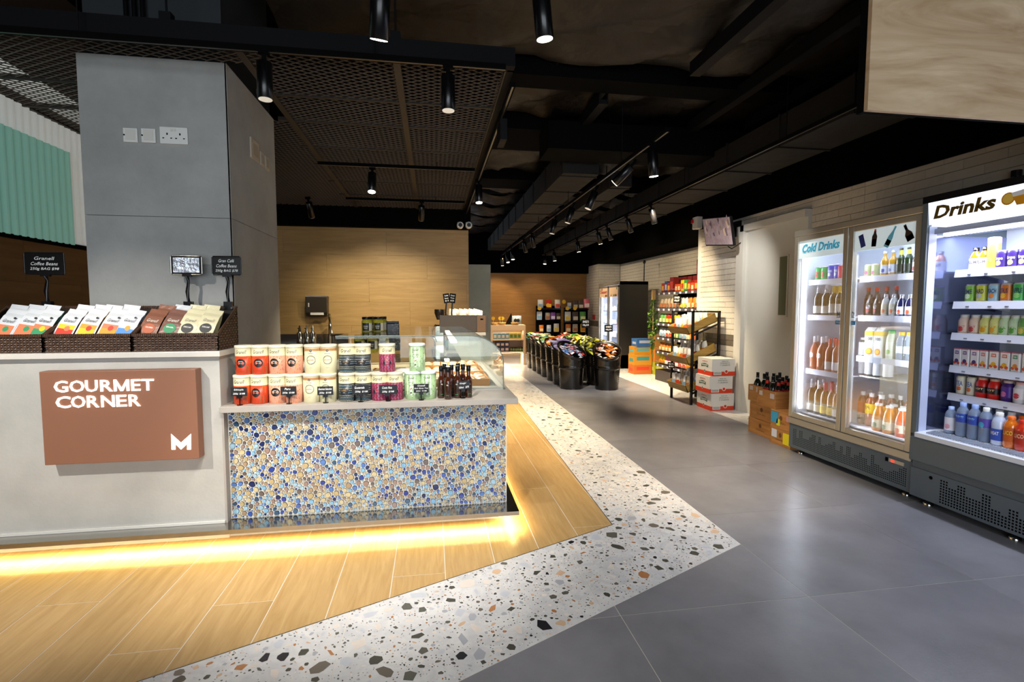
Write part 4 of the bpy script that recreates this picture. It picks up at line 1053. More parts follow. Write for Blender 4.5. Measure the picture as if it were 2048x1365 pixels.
# ================================================================ DISPLAY CASE, JARS, KITCHEN WALL
dc = thing('display_case', 'curved glass display case on the low counter', 'display case', (.1, 4.0, .8))
ex0, ex1, ey0, ey1 = -.62, .475, 3.36, 4.95
prof = [(.475, .802)] + [(.475 - .0 - .235 * (1 - math.cos(t)) * 1.0, .98 + .19 * math.sin(t)) for t in [PI / 2 * k / 10 for k in range(11)]] + [(-.2, 1.172), (ex0, 1.172)]
def shell(m, pr, y0, y1, t=.006):
    vs = []; fs = []
    for x, z in pr: vs += [(x, y0, z), (x, y1, z)]
    for k in range(len(pr) - 1): fs.append((2 * k, 2 * k + 1, 2 * k + 3, 2 * k + 2))
    m.add(vs, fs, 0, True)
m = MB(); shell(m, prof, ey0, ey1); m.build('curved_glass', K['caseglass'], dc)
poly = [(x, z) for x, z in prof] + [(ex0, .802)]
m = MB(); m.prism(poly, 'y', ey0, ey0 + .006); m.build('end_glass', K['caseglass'], dc)
m = MB(); m.prism(poly, 'y', ey1 - .006, ey1); m.build('end_glass', K['caseglass'], dc)
m = MB(); m.tube([(x, ey0 - .001, z) for x, z in prof], .004, 6); m.build('edge_seal', C('7e8a80', .3), dc)
MB().box(ex0, ey0, .80, ex1, ey1, .815).build('case_floor', C('d9d4c6', .3), dc)
MB().box(ex0 - .32, ey0 - .02, .80, ex0 - .002, ey1, 1.0).build('white_side_unit', C('dcd8cc', .35), dc)
MB().box(ex0 - .3, ey0 + .1, 1.0, ex0 - .02, ey1, 1.012).build('unit_top', K['steel'], dc)
MB().box(-.35, 3.5, .98, .20, 4.9, .988).build('glass_shelf', K['caseglass'], dc)
MB().box(.12, ey0 + .02, 1.12, .16, ey1 - .02, 1.135).build('case_light', mat('case_tube', 'fff4dc', .5, emit=2.5), dc)
area('case_lamp', (.13, 4.15, 1.11), (0, 0, 0), .04, 1.4, 10, NEUT)
trg = 'wooden trays of wrapped sandwiches in the display case'
rt_ = random.Random(4)
def make_tray():
    t = thing('sandwich_tray', '', 'tray')
    m = MB(); m.box(-.13, -.17, 0, .13, .17, .008).box(-.13, -.17, .008, -.122, .17, .045).box(.122, -.17, .008, .13, .17, .045).box(-.122, -.17, .008, .122, -.162, .045).box(-.122, .162, .008, .122, .17, .045); m.build('wicker_tray', C('b57c3a', .6), t)
    return t
def make_wrap():
    t = thing('wrapped_sandwich', '', 'sandwich')
    m = MB(); m.prism([(-.03, 0), (.03, 0), (.034, .03), (.015, .042), (-.02, .04), (-.034, .025)], 'y', -.06, .06, 0); m.build('paper_wrap', C('e6d3ac', .4), t, bevel=.004)
    m = MB(); m.prism([(-.031, .0), (.031, 0), (.0345, .0305), (.0155, .0425), (-.0205, .0405), (-.0345, .0255)], 'y', -.02, .025, 0); m.build('printed_band', C('a8643c', .4), t)
    return t
TRAY = make_tray(); WRAP = make_wrap(); sp = [(-.35, 3.62), (-.05, 3.62), (.26, 3.62), (-.35, 4.05), (-.05, 4.05), (.26, 4.05), (-.05, 4.5), (.26, 4.5)]
for k, (x, y) in enumerate(sp):
    where = ['front row, leftmost', 'front row, in the middle', 'front row, nearest the curved glass', 'second row, leftmost', 'second row, in the middle', 'second row, nearest the curved glass', 'back row, left', 'back row, right'][k]
    inst(TRAY, (x, y, .816), 0, 'wicker tray in the display case, ' + where, trg)
    for q in range(3):
        for r_ in range(2):
            inst(WRAP, (x - .08 + q * .08, y - .08 + r_ * .15, .826), rt_.uniform(-.25, .25), 'wrapped sandwich bar, %s column, %s, tray %s' % (ORD[q], ['near end', 'far end'][r_], where), 'wrapped sandwich bars in the display case', rx=.0)
# olive jars
def jar(h=.135, r=.04):
    t = thing('olive_jar', '', 'jar')
    MB().lathe([(r - .004, 0), (r, .006), (r, h * .75), (r - .006, h * .86), (r - .008, h * .88)], n=18).build('brine_glass', mat('olive_brine', 'a39a26', .12, coat=.6, var=.35, vs=45, bump=.5, bs=45, col2='c9bd3c'), t)
    MB().lathe([(r - .005, h * .87), (r - .003, h * .88), (r - .003, h), (r - .006, h + .002)], n=18).build('lid', K['blackgloss'], t)
    m = MB(); w_ = r * 1.0
    def pt(x0, x1, z0, z1, mi, R): wrap(m, [(x0 + (x1 - x0) * k / 5, z) for z in (z0, z1) for k in range(6)], [(k, k + 1, 7 + k, 6 + k) for k in range(5)], R, 0, mi)
    pt(-w_, w_ * .35, h * .22, h * .66, 0, r + .0006); pt(w_ * .35, w_ * 1.25, h * .22, h * .66, 1, r + .0006); wraptext(m, 'OLIVAS', w_ * .9, h * .1, r + .001, h * .47, 1, .02, 0, -.3); wraptext(m, 'VERDES', w_ * .7, h * .06, r + .001, h * .36, 1, .02, 0, -.3)
    m.build('jar_label', [C('1f2229'), C('e6dfc6')], t)
    return t
JAR = jar(); jg = 'jars of green olives stacked on the display case'
jl = [(719, 700, 3.98), (745, 700, 3.98), (768, 697, 4.02), (731, 696, 4.16), (757, 693, 4.16)]
zt = 1.012
wh = ['bottom row, leftmost', 'bottom row, second from left', 'bottom row, rightmost front', 'bottom row, back left', 'bottom row, back right']
for k, (u, v, y) in enumerate(jl):
    inst(JAR, (at(u, v, y=y).x, y, zt), .2, 'olive jar with dark label, ' + wh[k], jg)
inst(JAR, (at(752, 700, y=3.80).x, 3.82, .93 + .0), .15, 'olive jar standing lowest in front of the others', jg) if False else None
for k, (u, y) in enumerate(((734, 4.02), (757, 4.04), (746, 4.13), (764, 4.14))):
    inst(JAR, (at(u, 650, y=y).x, y, zt + .137), .15, 'olive jar with dark label, top row, ' + ['left', 'middle', 'back left', 'rightmost'][k], jg)
def darkpack():
    t = thing('dark_packet', '', 'packet')
    MB().box(-.05, -.05, 0, .05, .05, .10).build('packet_body', C('2a282a', .35), t, bevel=.006)
    MB().box(-.048, -.048, .10, .048, .048, .118).build('packet_lid', C('141314', .4), t, bevel=.004)
    m = MB(); rr = random.Random(2)
    for _ in range(14):
        x = rr.uniform(-.04, .036); z = rr.uniform(.01, .09); m.add([(x, -.0512, z), (x + .014, -.0512, z), (x + .014, -.0512, z + .009), (x, -.0512, z + .009)], [(0, 1, 2, 3)])
    m.build('packet_print', C('77716e', .4), t)
    return t
DP = darkpack()
for k, (u, y, z) in enumerate(((788, 4.15, zt), (788, 4.32, zt), (786, 4.16, zt + .12))):
    inst(DP, (at(u, 680, y=y).x, y, z), .1, 'dark packet beside the olive jars, %s' % ['bottom front', 'bottom rear', 'on top'][k], 'dark packets beside the olives')
MB_ = MB().box(-.32, 3.98, 1.012, -.2, 4.5, 1.02)
# kitchen wall: sink, faucet, dispenser, soap bottles
sk = thing('steel_sink', 'stainless steel sink unit against the wood wall', 'sink', (-2.0, 7.6, 0))
a = at(556, 665, y=7.95); b = at(696, 665, y=7.95)
MB().box(a.x - .3, 7.96, .80, b.x, 7.988, .955).build('backsplash', K['steel'], sk)
MB().box(a.x - .3, 7.35, .78, b.x, 7.96, .80).build('sink_top', K['steel'], sk)
MB().box(a.x - .3, 7.36, .1, b.x, 7.94, .78).build('sink_cabinet', K['blackgloss'], sk)
fx = at(655, 660, y=7.7).x
fc = thing('faucet', 'chrome gooseneck faucet over the sink', 'faucet', (fx, 7.75, .8))
MB().tube([(fx, 7.85, .8), (fx, 7.85, 1.05), (fx + .02, 7.8, 1.2), (fx + .03, 7.72, 1.25), (fx + .05, 7.6, 1.21), (fx + .10, 7.5, .98)], .017, 10).build('spout', K['steel'], fc)
MB().lathe([(.028, 0), (.024, .15)], (fx, 7.85, .8), 12).box(fx, 7.83, .93, fx + .1, 7.86, .95).build('faucet_base', K['steel'], fc)
a = at(613, 633, y=7.9); b = at(655, 594, y=7.9)
pd = thing('towel_dispenser', 'brown-grey metal paper towel dispenser on the wood wall', 'dispenser', ((a.x + b.x) / 2, 7.9, a.z))
m = MB(); m.box(a.x, 7.85, a.z + .05, b.x, 7.988, b.z); m.prism([(7.85, a.z + .05), (7.988, a.z + .05), (7.988, a.z - .0), (7.88, a.z)], 'x', a.x, b.x); m.build('dispenser_body', mat('bronze_case', '4a4136', .3, metal=.6), pd, bevel=.008)
m = MB(); m.box(a.x - .004, 7.9, b.z, b.x + .004, 7.988, b.z + .01); m.build('dispenser_top', K['steel'], pd)
MB().box(a.x + .07, 7.84, a.z + .02, b.x - .05, 7.87, a.z + .055).build('towel_sheet', K['white'], pd)
MB().box(a.x + .04, 7.845, a.z + .14, a.x + .055, 7.85, a.z + .20).build('level_slot', K['white'], pd)
for u, l in ((600, 'left, with dark pump top'), (614, 'in the middle'), (626, 'on the right')):
    x = at(u, 680, y=7.5).x; t = thing('pump_bottle', 'steel pump bottle at the sink, ' + l, 'bottle', (x, 7.5, .8), 'three pump bottles at the sink')
    MB().lathe([(.042, 0), (.045, .01), (.045, .19), (.02, .215)], (x, 7.5, .8), 16).build('steel_body', K['steel'], t)
    MB().lathe([(.02, .21), (.016, .26), (.006, .30)], (x, 7.5, .8), 12).box(x - .03, 7.492, 1.055, x + .01, 7.508, 1.065).build('pump_head', K['blackgloss'] if u == 600 else K['steel'], t)
# cameras on the bulkhead
for u, l in ((920, 'left'), (937, 'right')):
    p = at(u, 452, y=7.78); t = thing('security_camera', '%s one of two white security cameras above the wood wall' % l, 'camera', (p.x, 7.8, p.z), 'security cameras above the kitchen wall')
    MB().box(p.x - .04, 7.79, p.z - .02, p.x + .04, 7.85, p.z + .06).build('camera_base', K['white'], t, bevel=.01)
    m = MB(); m.lathe([(.035, 0), (.05, .02), (.052, .09), (.04, .1)], n=16); m.v = [(p.x + v[0], 7.79 - v[2], p.z + v[1]) for v in m.v]; m.build('camera_barrel', K['white'], t)
    m = MB(); m.lathe([(.03, .1), (.03, .104)], n=14); m.v = [(p.x + v[0], 7.79 - v[2], p.z + v[1]) for v in m.v]; m.build('camera_lens', K['blackgloss'], t)
# tall block at the end of the counter with brown box, grinder
a = at(897, 700, y=5.25); b = at(971, 700, y=5.25)
tb = thing('service_block', 'grey cement-clad block at the far end of the low counter', 'counter', ((a.x + b.x) / 2, 5.5, 0))
MB().box(a.x, 5.25, 0, b.x - .03, 6.0, 1.065).build('block_body', mat('daylit_cement', 'a9b2ae', .55), tb)
MB().box(a.x - .03, 5.22, 1.065, b.x + .0, 6.0, 1.095).build('block_top', K['offwhite'], tb, bevel=.003)
a2 = at(880, 660, y=5.25); b2 = at(975, 660, y=5.25); zb = at(900, 631, y=5.25).z
bb = thing('brown_display_box', 'dark brown leather-look box on the grey block', 'box', ((a2.x + b2.x) / 2, 5.4, 1.095))
z0 = 1.096; m = MB(); m.box(a2.x, 5.25, z0, b2.x, 5.26, zb).box(a2.x, 5.55, z0, b2.x, 5.56, zb).box(a2.x, 5.26, z0, a2.x + .01, 5.55, zb).box(b2.x - .01, 5.26, z0, b2.x, 5.55, zb).box(a2.x, 5.26, z0, b2.x, 5.55, z0 + .01)
m.build('box_walls', mat('box_brown', '4d4030', .4, metal=.2), bb)
MB().box(b2.x - .11, 5.244, z0 + .004, b2.x - .02, 5.25, zb - .004).build('corner_panel', mat('box_tan', '7a5a34', .4), bb); MB().box(b2.x - .075, 5.241, zb - .05, b2.x - .045, 5.244, zb - .035).build('handle_slot', K['black'], bb)
def pouch(name, body, accent, bw=.1, bh=.15, th=.03, cat='packet', circ=True):
    t = thing(name, '', cat); w_ = bw / 2
    lv = [(0, .92, .2), (.012, 1, .7), (bh * .5, 1, 1), (bh * .85, 1, .5), (bh * .93, 1, .08), (bh, 1, .06)]
    vs = []; fs = []
    for z, a_, d in lv: vs += [(-w_ * a_, -th / 2 * d * .5, z), (0, -th / 2 * d, z), (w_ * a_, -th / 2 * d * .5, z), (w_ * a_, th / 2 * d * .5, z), (0, th / 2 * d, z), (-w_ * a_, th / 2 * d * .5, z)]
    for l in range(len(lv) - 1):
        for k in range(6): fs.append((l * 6 + k, l * 6 + (k + 1) % 6, l * 6 + 6 + (k + 1) % 6, l * 6 + 6 + k))
    fs.append(tuple(range(6))[::-1]); fs.append(tuple(range(30, 36)))
    m = MB(); m.add(vs, fs, 0, True); m.build('packet_film', mat('film_' + body, body, .3, bump=.4, bs=18, coat=.3), t)
    m = MB()
    if circ: p, f = disc2(bw * .3, 14); m.add([(x, -th / 2 - .001, bh * .45 + y) for x, y in p], f)
    else: m.add([(-w_ * .8, -th / 2 - .001, bh * .12), (w_ * .8, -th / 2 - .001, bh * .12), (w_ * .8, -th / 2 - .001, bh * .5), (-w_ * .8, -th / 2 - .001, bh * .5)], [(0, 1, 2, 3)])
    m.build('packet_print', C(accent, .4), t)
    return t
YP = pouch('snack_packet', 'f2efe8', 'e8b81c', .11, .17)
for k in range(6):
    x = a2.x + .13 + k * .052
    inst(YP, (x, 5.34 + .03 * (k % 2), zb - .10), .3, 'white and yellow snack packet in the brown box, %s from left' % ORD[k], 'snack packets in the brown box', rx=-.3, ry=.25)
for u, l, tx in ((893, 'left', ['Cookie', 'box', '$12']), (905, 'right', ['Dried', 'Mango', '$28'])):
    x = at(u, 600, y=5.3).x; t = thing('chalkboard_holder', 'small tilted chalkboard over the brown box, %s one' % l, 'sign holder', (x, 5.3, z0), 'two small chalkboards over the brown box')
    mm = Matrix.Translation((x, 5.3, at(u, 597, y=5.3).z)) @ Matrix.Rotation(-.15 if l == 'left' else .12, 4, 'Y') @ Matrix.Rotation(.3 if l == 'left' else -.3, 4, 'Z')
    m = MB(); m.M = mm; m.box(-.033, -.003, -.05, .033, .003, .05); m.build('board', K['blackgloss'], t)
    m = MB()
    for k, s in enumerate(tx): addtext(m, s, .04, .016, mm @ Matrix.Translation((0, -.0045, .028 - .027 * k)) @ FRONT, 0, .02)
    m.build('chalk_lettering', C('f0f0ee', .6), t)
    MB().tube([(x, 5.3, 1.42), (x - .01, 5.3, 1.3), (x, 5.31, zb - .1)], .008, 6).build('jointed_arm', K['blackgloss'], t)
gx = at(872, 660, y=5.35).x
gr = thing('coffee_grinder', 'chrome coffee machine with dark hopper left of the grey block', 'coffee machine', (gx, 5.4, .8))
zc = lambda v: at(872, v, y=5.35).z
m = MB(); m.box(gx - .02, 5.3, .80, gx + .09, 5.5, zc(650)); m.build('machine_body', K['steel'], gr, bevel=.015)
m = MB(); m.lathe([(.03, 0), (.055, .07), (.055, .11)], (gx + .04, 5.4, zc(640)), 14); m.build('bean_hopper', mat('smoke_plastic', '3a3028', .15), gr)
m = MB(); m.tube([(gx, 5.3, zc(650)), (gx - .035, 5.28, zc(660)), (gx - .045, 5.27, zc(672)), (gx - .02, 5.27, zc(676)), (gx + .0, 5.27, zc(684))], .013, 8); m.build('spout_arm', K['steel'], gr)
m = MB(); m.lathe([(.035, 0), (.035, .02), (.03, .2), (.02, .21)], (gx + .11, 5.38, .80), 14); m.build('milk_jug', mat('pale_teal', '9cc4c0', .3), gr)
MB().box(gx - .06, 5.2, .79, gx + .14, 5.55, .80).build('drip_base', K['blackgloss'], gr)
# ================================================================ FRIDGES
def perf(m, face, a0, a1, z0, z1, step=.016, r=.0048, heights=None, mi=0):
    """skyline-shaped field of square ventilation holes on a plane of constant X (given by face)"""
    n = int(abs(a1 - a0) / step); rr = random.Random(int(a0 * 100))
    for k in range(n):
        a = a0 + (a1 - a0) * (k + .5) / n; top = z0 + (z1 - z0) * heights[int(k / n * len(heights))]
        z = z0
        while z < top:
            m.add([(face, a + r, z - r), (face, a - r, z - r), (face, a - r, z + r), (face, a + r, z + r)], [(0, 1, 2, 3)], mi); z += step
FX = 3.30
fr = thing('glass_door_fridge', 'tall two-door glass fridge lettered Cold Drinks', 'fridge', (3.65, 3.57, 0))
Y0_, Y1_ = 2.965, 4.19
m = MB(); m.box(3.36, Y0_, .34, 3.99, Y0_ + .03, 2.0).box(3.36, Y1_ - .03, .34, 3.99, Y1_, 2.0).box(3.96, Y0_ + .03, .34, 3.99, Y1_ - .03, 2.0).box(3.36, Y0_, 1.97, 3.99, Y1_, 2.0)
m.build('fridge_cabinet', K['fridgein'], fr)
MB().box(3.345, Y1_, .05, 3.99, Y1_ + .006, 2.03).box(3.345, Y0_ - .006, .05, 3.99, Y0_, 2.03).build('side_skin', K['alu'], fr)
MB().box(3.30, Y0_ - .006, 2.0, 3.99, Y1_ + .006, 2.055).build('top_cap', K['alu'], fr, bevel=.006)
MB().box(3.32, Y0_, .05, 3.96, Y1_, .275).build('fridge_base', K['fridgebase'], fr)
MB().box(3.305, Y0_, .275, 3.99, Y1_, .335).build('lower_rail', K['alu'], fr, bevel=.006)
m = MB(); perf(m, 3.3195, 4.14, 3.0, .085, .235, .0155, .0042, [.95, .5, .95, .55, .62, .75, .95, .6, .98, .55, .7, .8, .95, .55, .85, .45, .98, .5, .65, .9, .7, .4, .95, .55, .5, .35, .5, .62, .75, .9])
m.build('vent_holes', K['black'], fr, kind='stuff')
MB().box(3.312, 3.02, .225, 3.32, 3.14, .25).build('control_strip', K['alu'], fr); MB().box(3.31, 3.095, .229, 3.312, 3.12, .246).build('red_display', mat('red_led', 'ff3020', .4, emit=2), fr); MB().box(3.312, 3.152, .222, 3.32, 3.168, .25).build('switch_slot', K['black'], fr)
for y in (3.05, 4.1): MB().lathe([(.028, 0), (.028, .02), (.012, .025), (.012, .055)], (3.38, y, 0), 12).build('levelling_foot', K['steel'], fr)
def door(y0, y1, title):
    d = MB(); z0, z1 = .34, 2.0; w_ = .045
    d.box(FX, y0, z0, FX + .04, y0 + w_, z1).box(FX, y1 - w_, z0, FX + .04, y1, z1).box(FX, y0 + w_, z0, FX + .04, y1 - w_, z0 + w_).box(FX, y0 + w_, z1 - w_, FX + .04, y1 - w_, z1)
    o = d.build('fridge_door', K['alu'], fr, bevel=.004)
    MB().box(FX + .018, y0 + w_, z0 + w_, FX + .022, y1 - w_, 1.80).build('door_pane', K['glass'], o)
    MB().box(FX + .012, y0 + w_, 1.80, FX + .02, y1 - w_, z1 - w_).build('header_panel', mat('header_pale', 'd8e8ee', .4, emit=.25), o)
    return o
dL = door(3.585, 4.185, 'l'); dR = door(2.97, 3.575, 'r')
m = MB(); addtext(m, 'Cold Drinks', .42, .075, Matrix.Translation((FX + .0095, 3.885, 1.885)) @ SIDE, 0, .03, .2, thick=.002); m.build('lettering', mat('header_blue', '3fa8c8', .4, emit=.15), dL)
m = MB()
def SP(y, z, x=FX + .010): return Matrix.Translation((x, y, z)) @ SIDE
def sh(pts, mi, y, z, rot=0, sc=1): 
    M = SP(y, z) @ Matrix.Rotation(rot, 4, 'Z') @ Matrix.Scale(sc, 4); m.add([tuple(M @ Vector((a, b, 0))) for a, b in pts], [tuple(range(len(pts)))], mi)
sh([(-.022, -.05), (.022, -.05), (.022, .05), (-.022, .05)], 0, 3.46, 1.875, .3)
BT = [(-.02, -.055), (.02, -.055), (.022, .02), (.01, .045), (.01, .06), (-.01, .06), (-.01, .045), (-.022, .02)]
sh(BT, 1, 3.35, 1.875, -.08); sh([(-.02, -.055), (.02, -.055), (.0215, .0), (-.0215, .0)], 2, 3.35, 1.876, -.08); M_ = None
sh([(-.008, .058), (.008, .058), (.008, .074), (-.008, .074)], 2, 3.35, 1.875, -.08)
B2 = [(-.02, -.075), (.02, -.075), (.02, .0), (.008, .05), (.008, .085), (-.008, .085), (-.008, .05), (-.02, 0)]
sh(B2, 3, 3.215, 1.87, -.5); sh([(-.02, -.06), (.02, -.06), (.02, -.02), (-.02, -.02)], 4, 3.214, 1.87, -.5)
B3 = [(-.028, -.05), (.028, -.05), (.028, .0), (.01, .03), (.01, .075), (-.01, .075), (-.01, .03), (-.028, 0)]
sh(B3, 5, 3.075, 1.875, .45); sh([(-.028, -.045), (.028, -.045), (.028, -.01), (-.028, -.01)], 6, 3.075, 1.875, .45); sh([(-.01, .035), (.01, .035), (.01, .065), (-.01, .065)], 6, 3.075, 1.875, .45)
m.build('header_pictures', [C('1f2f7a'), C('2c1a14'), C('d8402c'), C('6fc4de'), C('163c66'), C('2a1c12'), C('c6cf9c')], dR)
for y, o in ((3.66, dL), (3.53, dR)):
    m = MB(); addtext(m, '拉', .05, .055, SP(y, 1.30, FX + .016), 0, .01); m.build('pull_character', C('1c2c34'), o)
    m = MB(); M = SP(y, 1.235, FX + .0165); m.add([tuple(M @ Vector(p)) for p in ((-.035, -.016, 0), (.035, -.016, 0), (.035, .016, 0), (-.035, .016, 0))], [(0, 1, 2, 3)], 0)
    addtext(m, 'PULL', .045, .016, SP(y, 1.235, FX + .0155), 1, .02); m.build('pull_sticker', [C('1f86c0'), C('cfe4f0')], o)
MB().box(3.36, 4.115, .42, 3.375, 4.13, 1.78).build('led_tube', K['tube'], fr); MB().box(3.36, 3.555, .42, 3.375, 3.60, 1.78).build('centre_post', K['fridgein'], fr)
MB().box(3.375, 3.57, .42, 3.382, 3.58, 1.78).build('led_tube', K['tube'], fr)
aim_area('fridge_lamp', (3.352, 4.125, 1.1), (.55, -.83, 0), .02, 1.35, 9, COOL); aim_area('fridge_lamp', (3.352, 3.56, 1.1), (.55, -.83, 0), .02, 1.35, 9, COOL)
aim_area('fridge_lamp', (3.352, 3.01, 1.1), (.55, .83, 0), .02, 1.35, 5, COOL)
area('fridge_top_lamp', (3.36, 3.57, 1.953), (0, -.3, 0), .03, 1.05, 5, COOL)
FS = [1.60, 1.285, .795, .39]; FR_ = [1.60, 1.29, .965, .39]
for zz, a, b in [(z, 3.605, 4.10) for z in FS[:3]] + [(z, 3.0, 3.55) for z in FR_[:3]] + [(.39, 3.0, 4.15)]:
    m = MB(); m.box(3.40, a, zz - .012, 3.95, b, zz); so = m.build('fridge_shelf', K['shelfw'], fr)
    if zz > .5: MB().box(3.392, a, zz - .04, 3.40, b, zz + .006).build('price_rail', mat('price_rail', 'd6dae8', .4), so)
m = MB(); m.box(3.42, 3.15, .80, 3.43, 3.54, .81)
for k in range(14): m.box(3.43, 3.15 + k * .03, .802, 3.9, 3.154 + k * .03, .808)
m.build('wire_shelf', K['alu'], fr)
# bottle maker: body profile bands, cap and label
def bottle(name, cat, H, R, bodym, capm, labm=None, lz=(.2, .55), neck=.3, caph=.12, capr=None, kind='wine', foil=None, text=None, tm=None, pic=None):
    t = thing(name, '', cat); cr = capr or R * neck * 1.15; n = 16
    if kind == 'wine': P = [(R * .9, 0), (R, H * .02), (R, H * .58), (R * .85, H * .66), (R * neck * 1.2, H * .76), (R * neck, H * .8), (R * neck, H * .985)]
    elif kind == 'can': P = [(R * .86, 0), (R, H * .05), (R, H * .9), (R * .86, H * .97)]
    elif kind == 'jar': P = [(R * .9, 0), (R, H * .03), (R, H * .5), (R * .82, H * .7), (R * neck, H * .84), (R * neck, H * .95)]
    else: P = [(R * .9, 0), (R, H * .04), (R, H * .68), (R * .8, H * .8), (R * neck, H * .9), (R * neck, H * .95)]
    MB().lathe(P, n=n).build('body' if kind != 'can' else 'can_body', bodym, t)
    if kind == 'can': MB().lathe([(R * .84, H * .965), (R * .84, H), (R * .7, H * .985)], n=n).build('can_lid', K['alu'], t)
    else: MB().lathe([(cr, H * (1 - caph)), (cr, H * .995), (cr * .8, H)], n=n).build('cap', capm, t)
    if foil: MB().lathe([(R * neck * 1.35, H * .74), (R * neck * 1.12, H * .8), (R * neck * 1.12, H * (1 - caph))], n=n, cap=False).build('foil_neck', foil, t)
    if labm:
        mm = MB(); mm.lathe([(R * 1.012, H * lz[0]), (R * 1.012, H * lz[1])], n=n, cap=False, sm=True)
        mts = [labm, tm or C('2b2b33'), K['white']]
        if text: wraptext(mm, text, R * 1.5, H * (lz[1] - lz[0]) * .3, R * 1.03, H * (lz[0] + (lz[1] - lz[0]) * .62), 1, .02)
        if pic:
            p, f = disc2(R * .5, 12); wrap(mm, p, f, R * 1.025, H * (lz[0] + (lz[1] - lz[0]) * .3), len(mts)); mts.append(pic)
        mm.build('wrap_label' if kind != 'can' else 'can_print', mts, t)
    return t
def clear(name, h, r=.05): return mat(name, h, r, coat=1)
wat = mat('clear_water', 'cfe2f4', .06, trans=.75, ior=1.2, coat=.3)
bdark = clear('bottle_dark', '0d120c'); bgreen = clear('bottle_green', '1c2f16'); bbeer = clear('bottle_gold_beer', 'b98a1e'); brose = clear('bottle_rose', 'b06a48'); bblack = clear('bottle_black', '0b0b0d'); bpale = mat('bottle_pale', 'c9cdd0', .08, coat=1)
silver = mat('silver_foil', 'c9ccd4', .25, metal=.8); gold = mat('gold_foil', 'cfa84a', .3, metal=.7); red = C('b3201c', .3); pink = C('c85a86', .35); yel = C('e6c422', .4)
PR = {}
def reg(k, *a, **kw): PR[k] = bottle(*a, **kw); return PR[k]
reg('soda_g', 'drink_can', 'can', .12, .031, C('3f7a4a', .25), None, C('2f9a54', .3), (.1, .9), kind='can', text='Ginger', tm=C('d94a5a'), pic=C('c83a4a'))
reg('soda_b', 'drink_can', 'can', .13, .031, C('27348c', .25), None, C('2b3fae', .3), (.1, .9), kind='can', text='Ocean', tm=C('d8e6f4'), pic=C('e0e8f0'))
reg('soda_r', 'drink_can', 'can', .12, .031, C('a02a3c', .25), None, C('b8344a', .3), (.1, .9), kind='can')
reg('champ', 'sparkling_bottle', 'bottle', .27, .038, bdark, silver, C('d9d9d2'), (.08, .32), neck=.34, caph=.2, foil=silver)
reg('whitewine', 'wine_bottle', 'bottle', .26, .036, bgreen, C('d8b23c', .3), C('d6d8d2'), (.1, .4), neck=.34, caph=.24)
reg('rose', 'rose_wine_bottle', 'bottle', .30, .040, brose, C('e6e6e8'), None, neck=.32, caph=.18)
m = MB(); p, f = disc2(.022, 16, 1.15); wrap(m, p, f, .0408, .13, 0); m.build('oval_label', C('ecebe8'), PR['rose'])
reg('rose2', 'rose_wine_bottle', 'bottle', .29, .037, brose, C('cc4a34'), C('e4e2e0'), (.06, .3), neck=.32, caph=.2)
reg('prosecco', 'sparkling_bottle', 'bottle', .31, .038, bdark, silver, C('c2c6c4'), (.08, .28), neck=.34, caph=.22, foil=silver)
reg('yellowlab', 'sparkling_bottle', 'bottle', .30, .038, bdark, C('b8305c', .35), C('dcc020'), (.08, .3), neck=.34, caph=.2, foil=C('b8305c', .35))
reg('whitelab', 'sparkling_bottle', 'bottle', .30, .036, bdark, silver, C('d8d8dc'), (.08, .28), neck=.34, caph=.2)
reg('tinpink', 'drink_can', 'can', .10, .030, C('c8b79a', .25), None, C('a8b48a', .3), (.1, .9), kind='can', pic=C('c24a7a'))
reg('beerclear', 'beer_bottle', 'bottle', .19, .028, bbeer, silver, C('c8cfe0'), (.12, .45), neck=.4, caph=.1, pic=C('2f4aa0'))
reg('beergreen', 'beer_bottle', 'bottle', .20, .028, bgreen, K['blackgloss'], C('20281c'), (.12, .4), neck=.4, caph=.08, foil=C('b8b04a', .3))
reg('beerred', 'beer_bottle', 'bottle', .20, .028, bdark, K['blackgloss'], C('b8bcc0'), (.1, .42), neck=.4, caph=.1, pic=red, foil=red)
reg('reddark', 'spirit_bottle', 'bottle', .235, .030, clear('bottle_oxblood', '2a0d0c'), red, C('5a1a18'), (.1, .4), neck=.42, caph=.14)
reg('smallblack', 'spirit_bottle', 'bottle', .17, .029, bblack, K['blackgloss'], C('141416'), (.1, .6), neck=.38, caph=.15, kind='jar', text='No.7', tm=C('c8c8c8'), pic=C('8a1a1a'))
reg('smallpale', 'spirit_bottle', 'bottle', .17, .029, bpale, silver, C('bdb8a4'), (.1, .55), neck=.38, caph=.15, kind='jar', pic=C('c8643c'))
reg('smallblue', 'spirit_bottle', 'bottle', .165, .032, clear('bottle_navy', '161a4a'), silver, C('cfd4e0'), (.1, .45), neck=.38, caph=.18, kind='jar', pic=C('d8562c'))
reg('amberlemon', 'drink_can', 'can', .17, .03, C('d8a01c', .3), None, C('e0a828', .3), (.1, .9), kind='can')
reg('waterblue', 'water_bottle', 'bottle', .22, .032, wat, C('2a4aa8'), C('cfe0ee'), (.25, .5), neck=.45, kind='pet', pic=C('d84a3c'))
reg('wateryel', 'water_bottle', 'bottle', .21, .034, wat, C('e8a81c'), C('cfdde8'), (.25, .5), neck=.5, kind='pet')
reg('whitemilk', 'coconut_bottle', 'bottle', .22, .034, C('dfe6d2', .25), C('3fa84a'), C('e8efe0'), (.1, .6), neck=.55, kind='pet', pic=C('86b84a'))
reg('winewhite', 'wine_bottle', 'bottle', .15, .033, C('5a5a50', .2), K['white'], C('e8e8e8'), (.05, .75), neck=.6, kind='pet')
reg('tea_y', 'iced_tea_bottle', 'bottle', .27, .042, clear('tea_brown', '7a2c12'), K['white'], C('dcc81c'), (.38, .68), neck=.4, kind='pet', text='TEA')
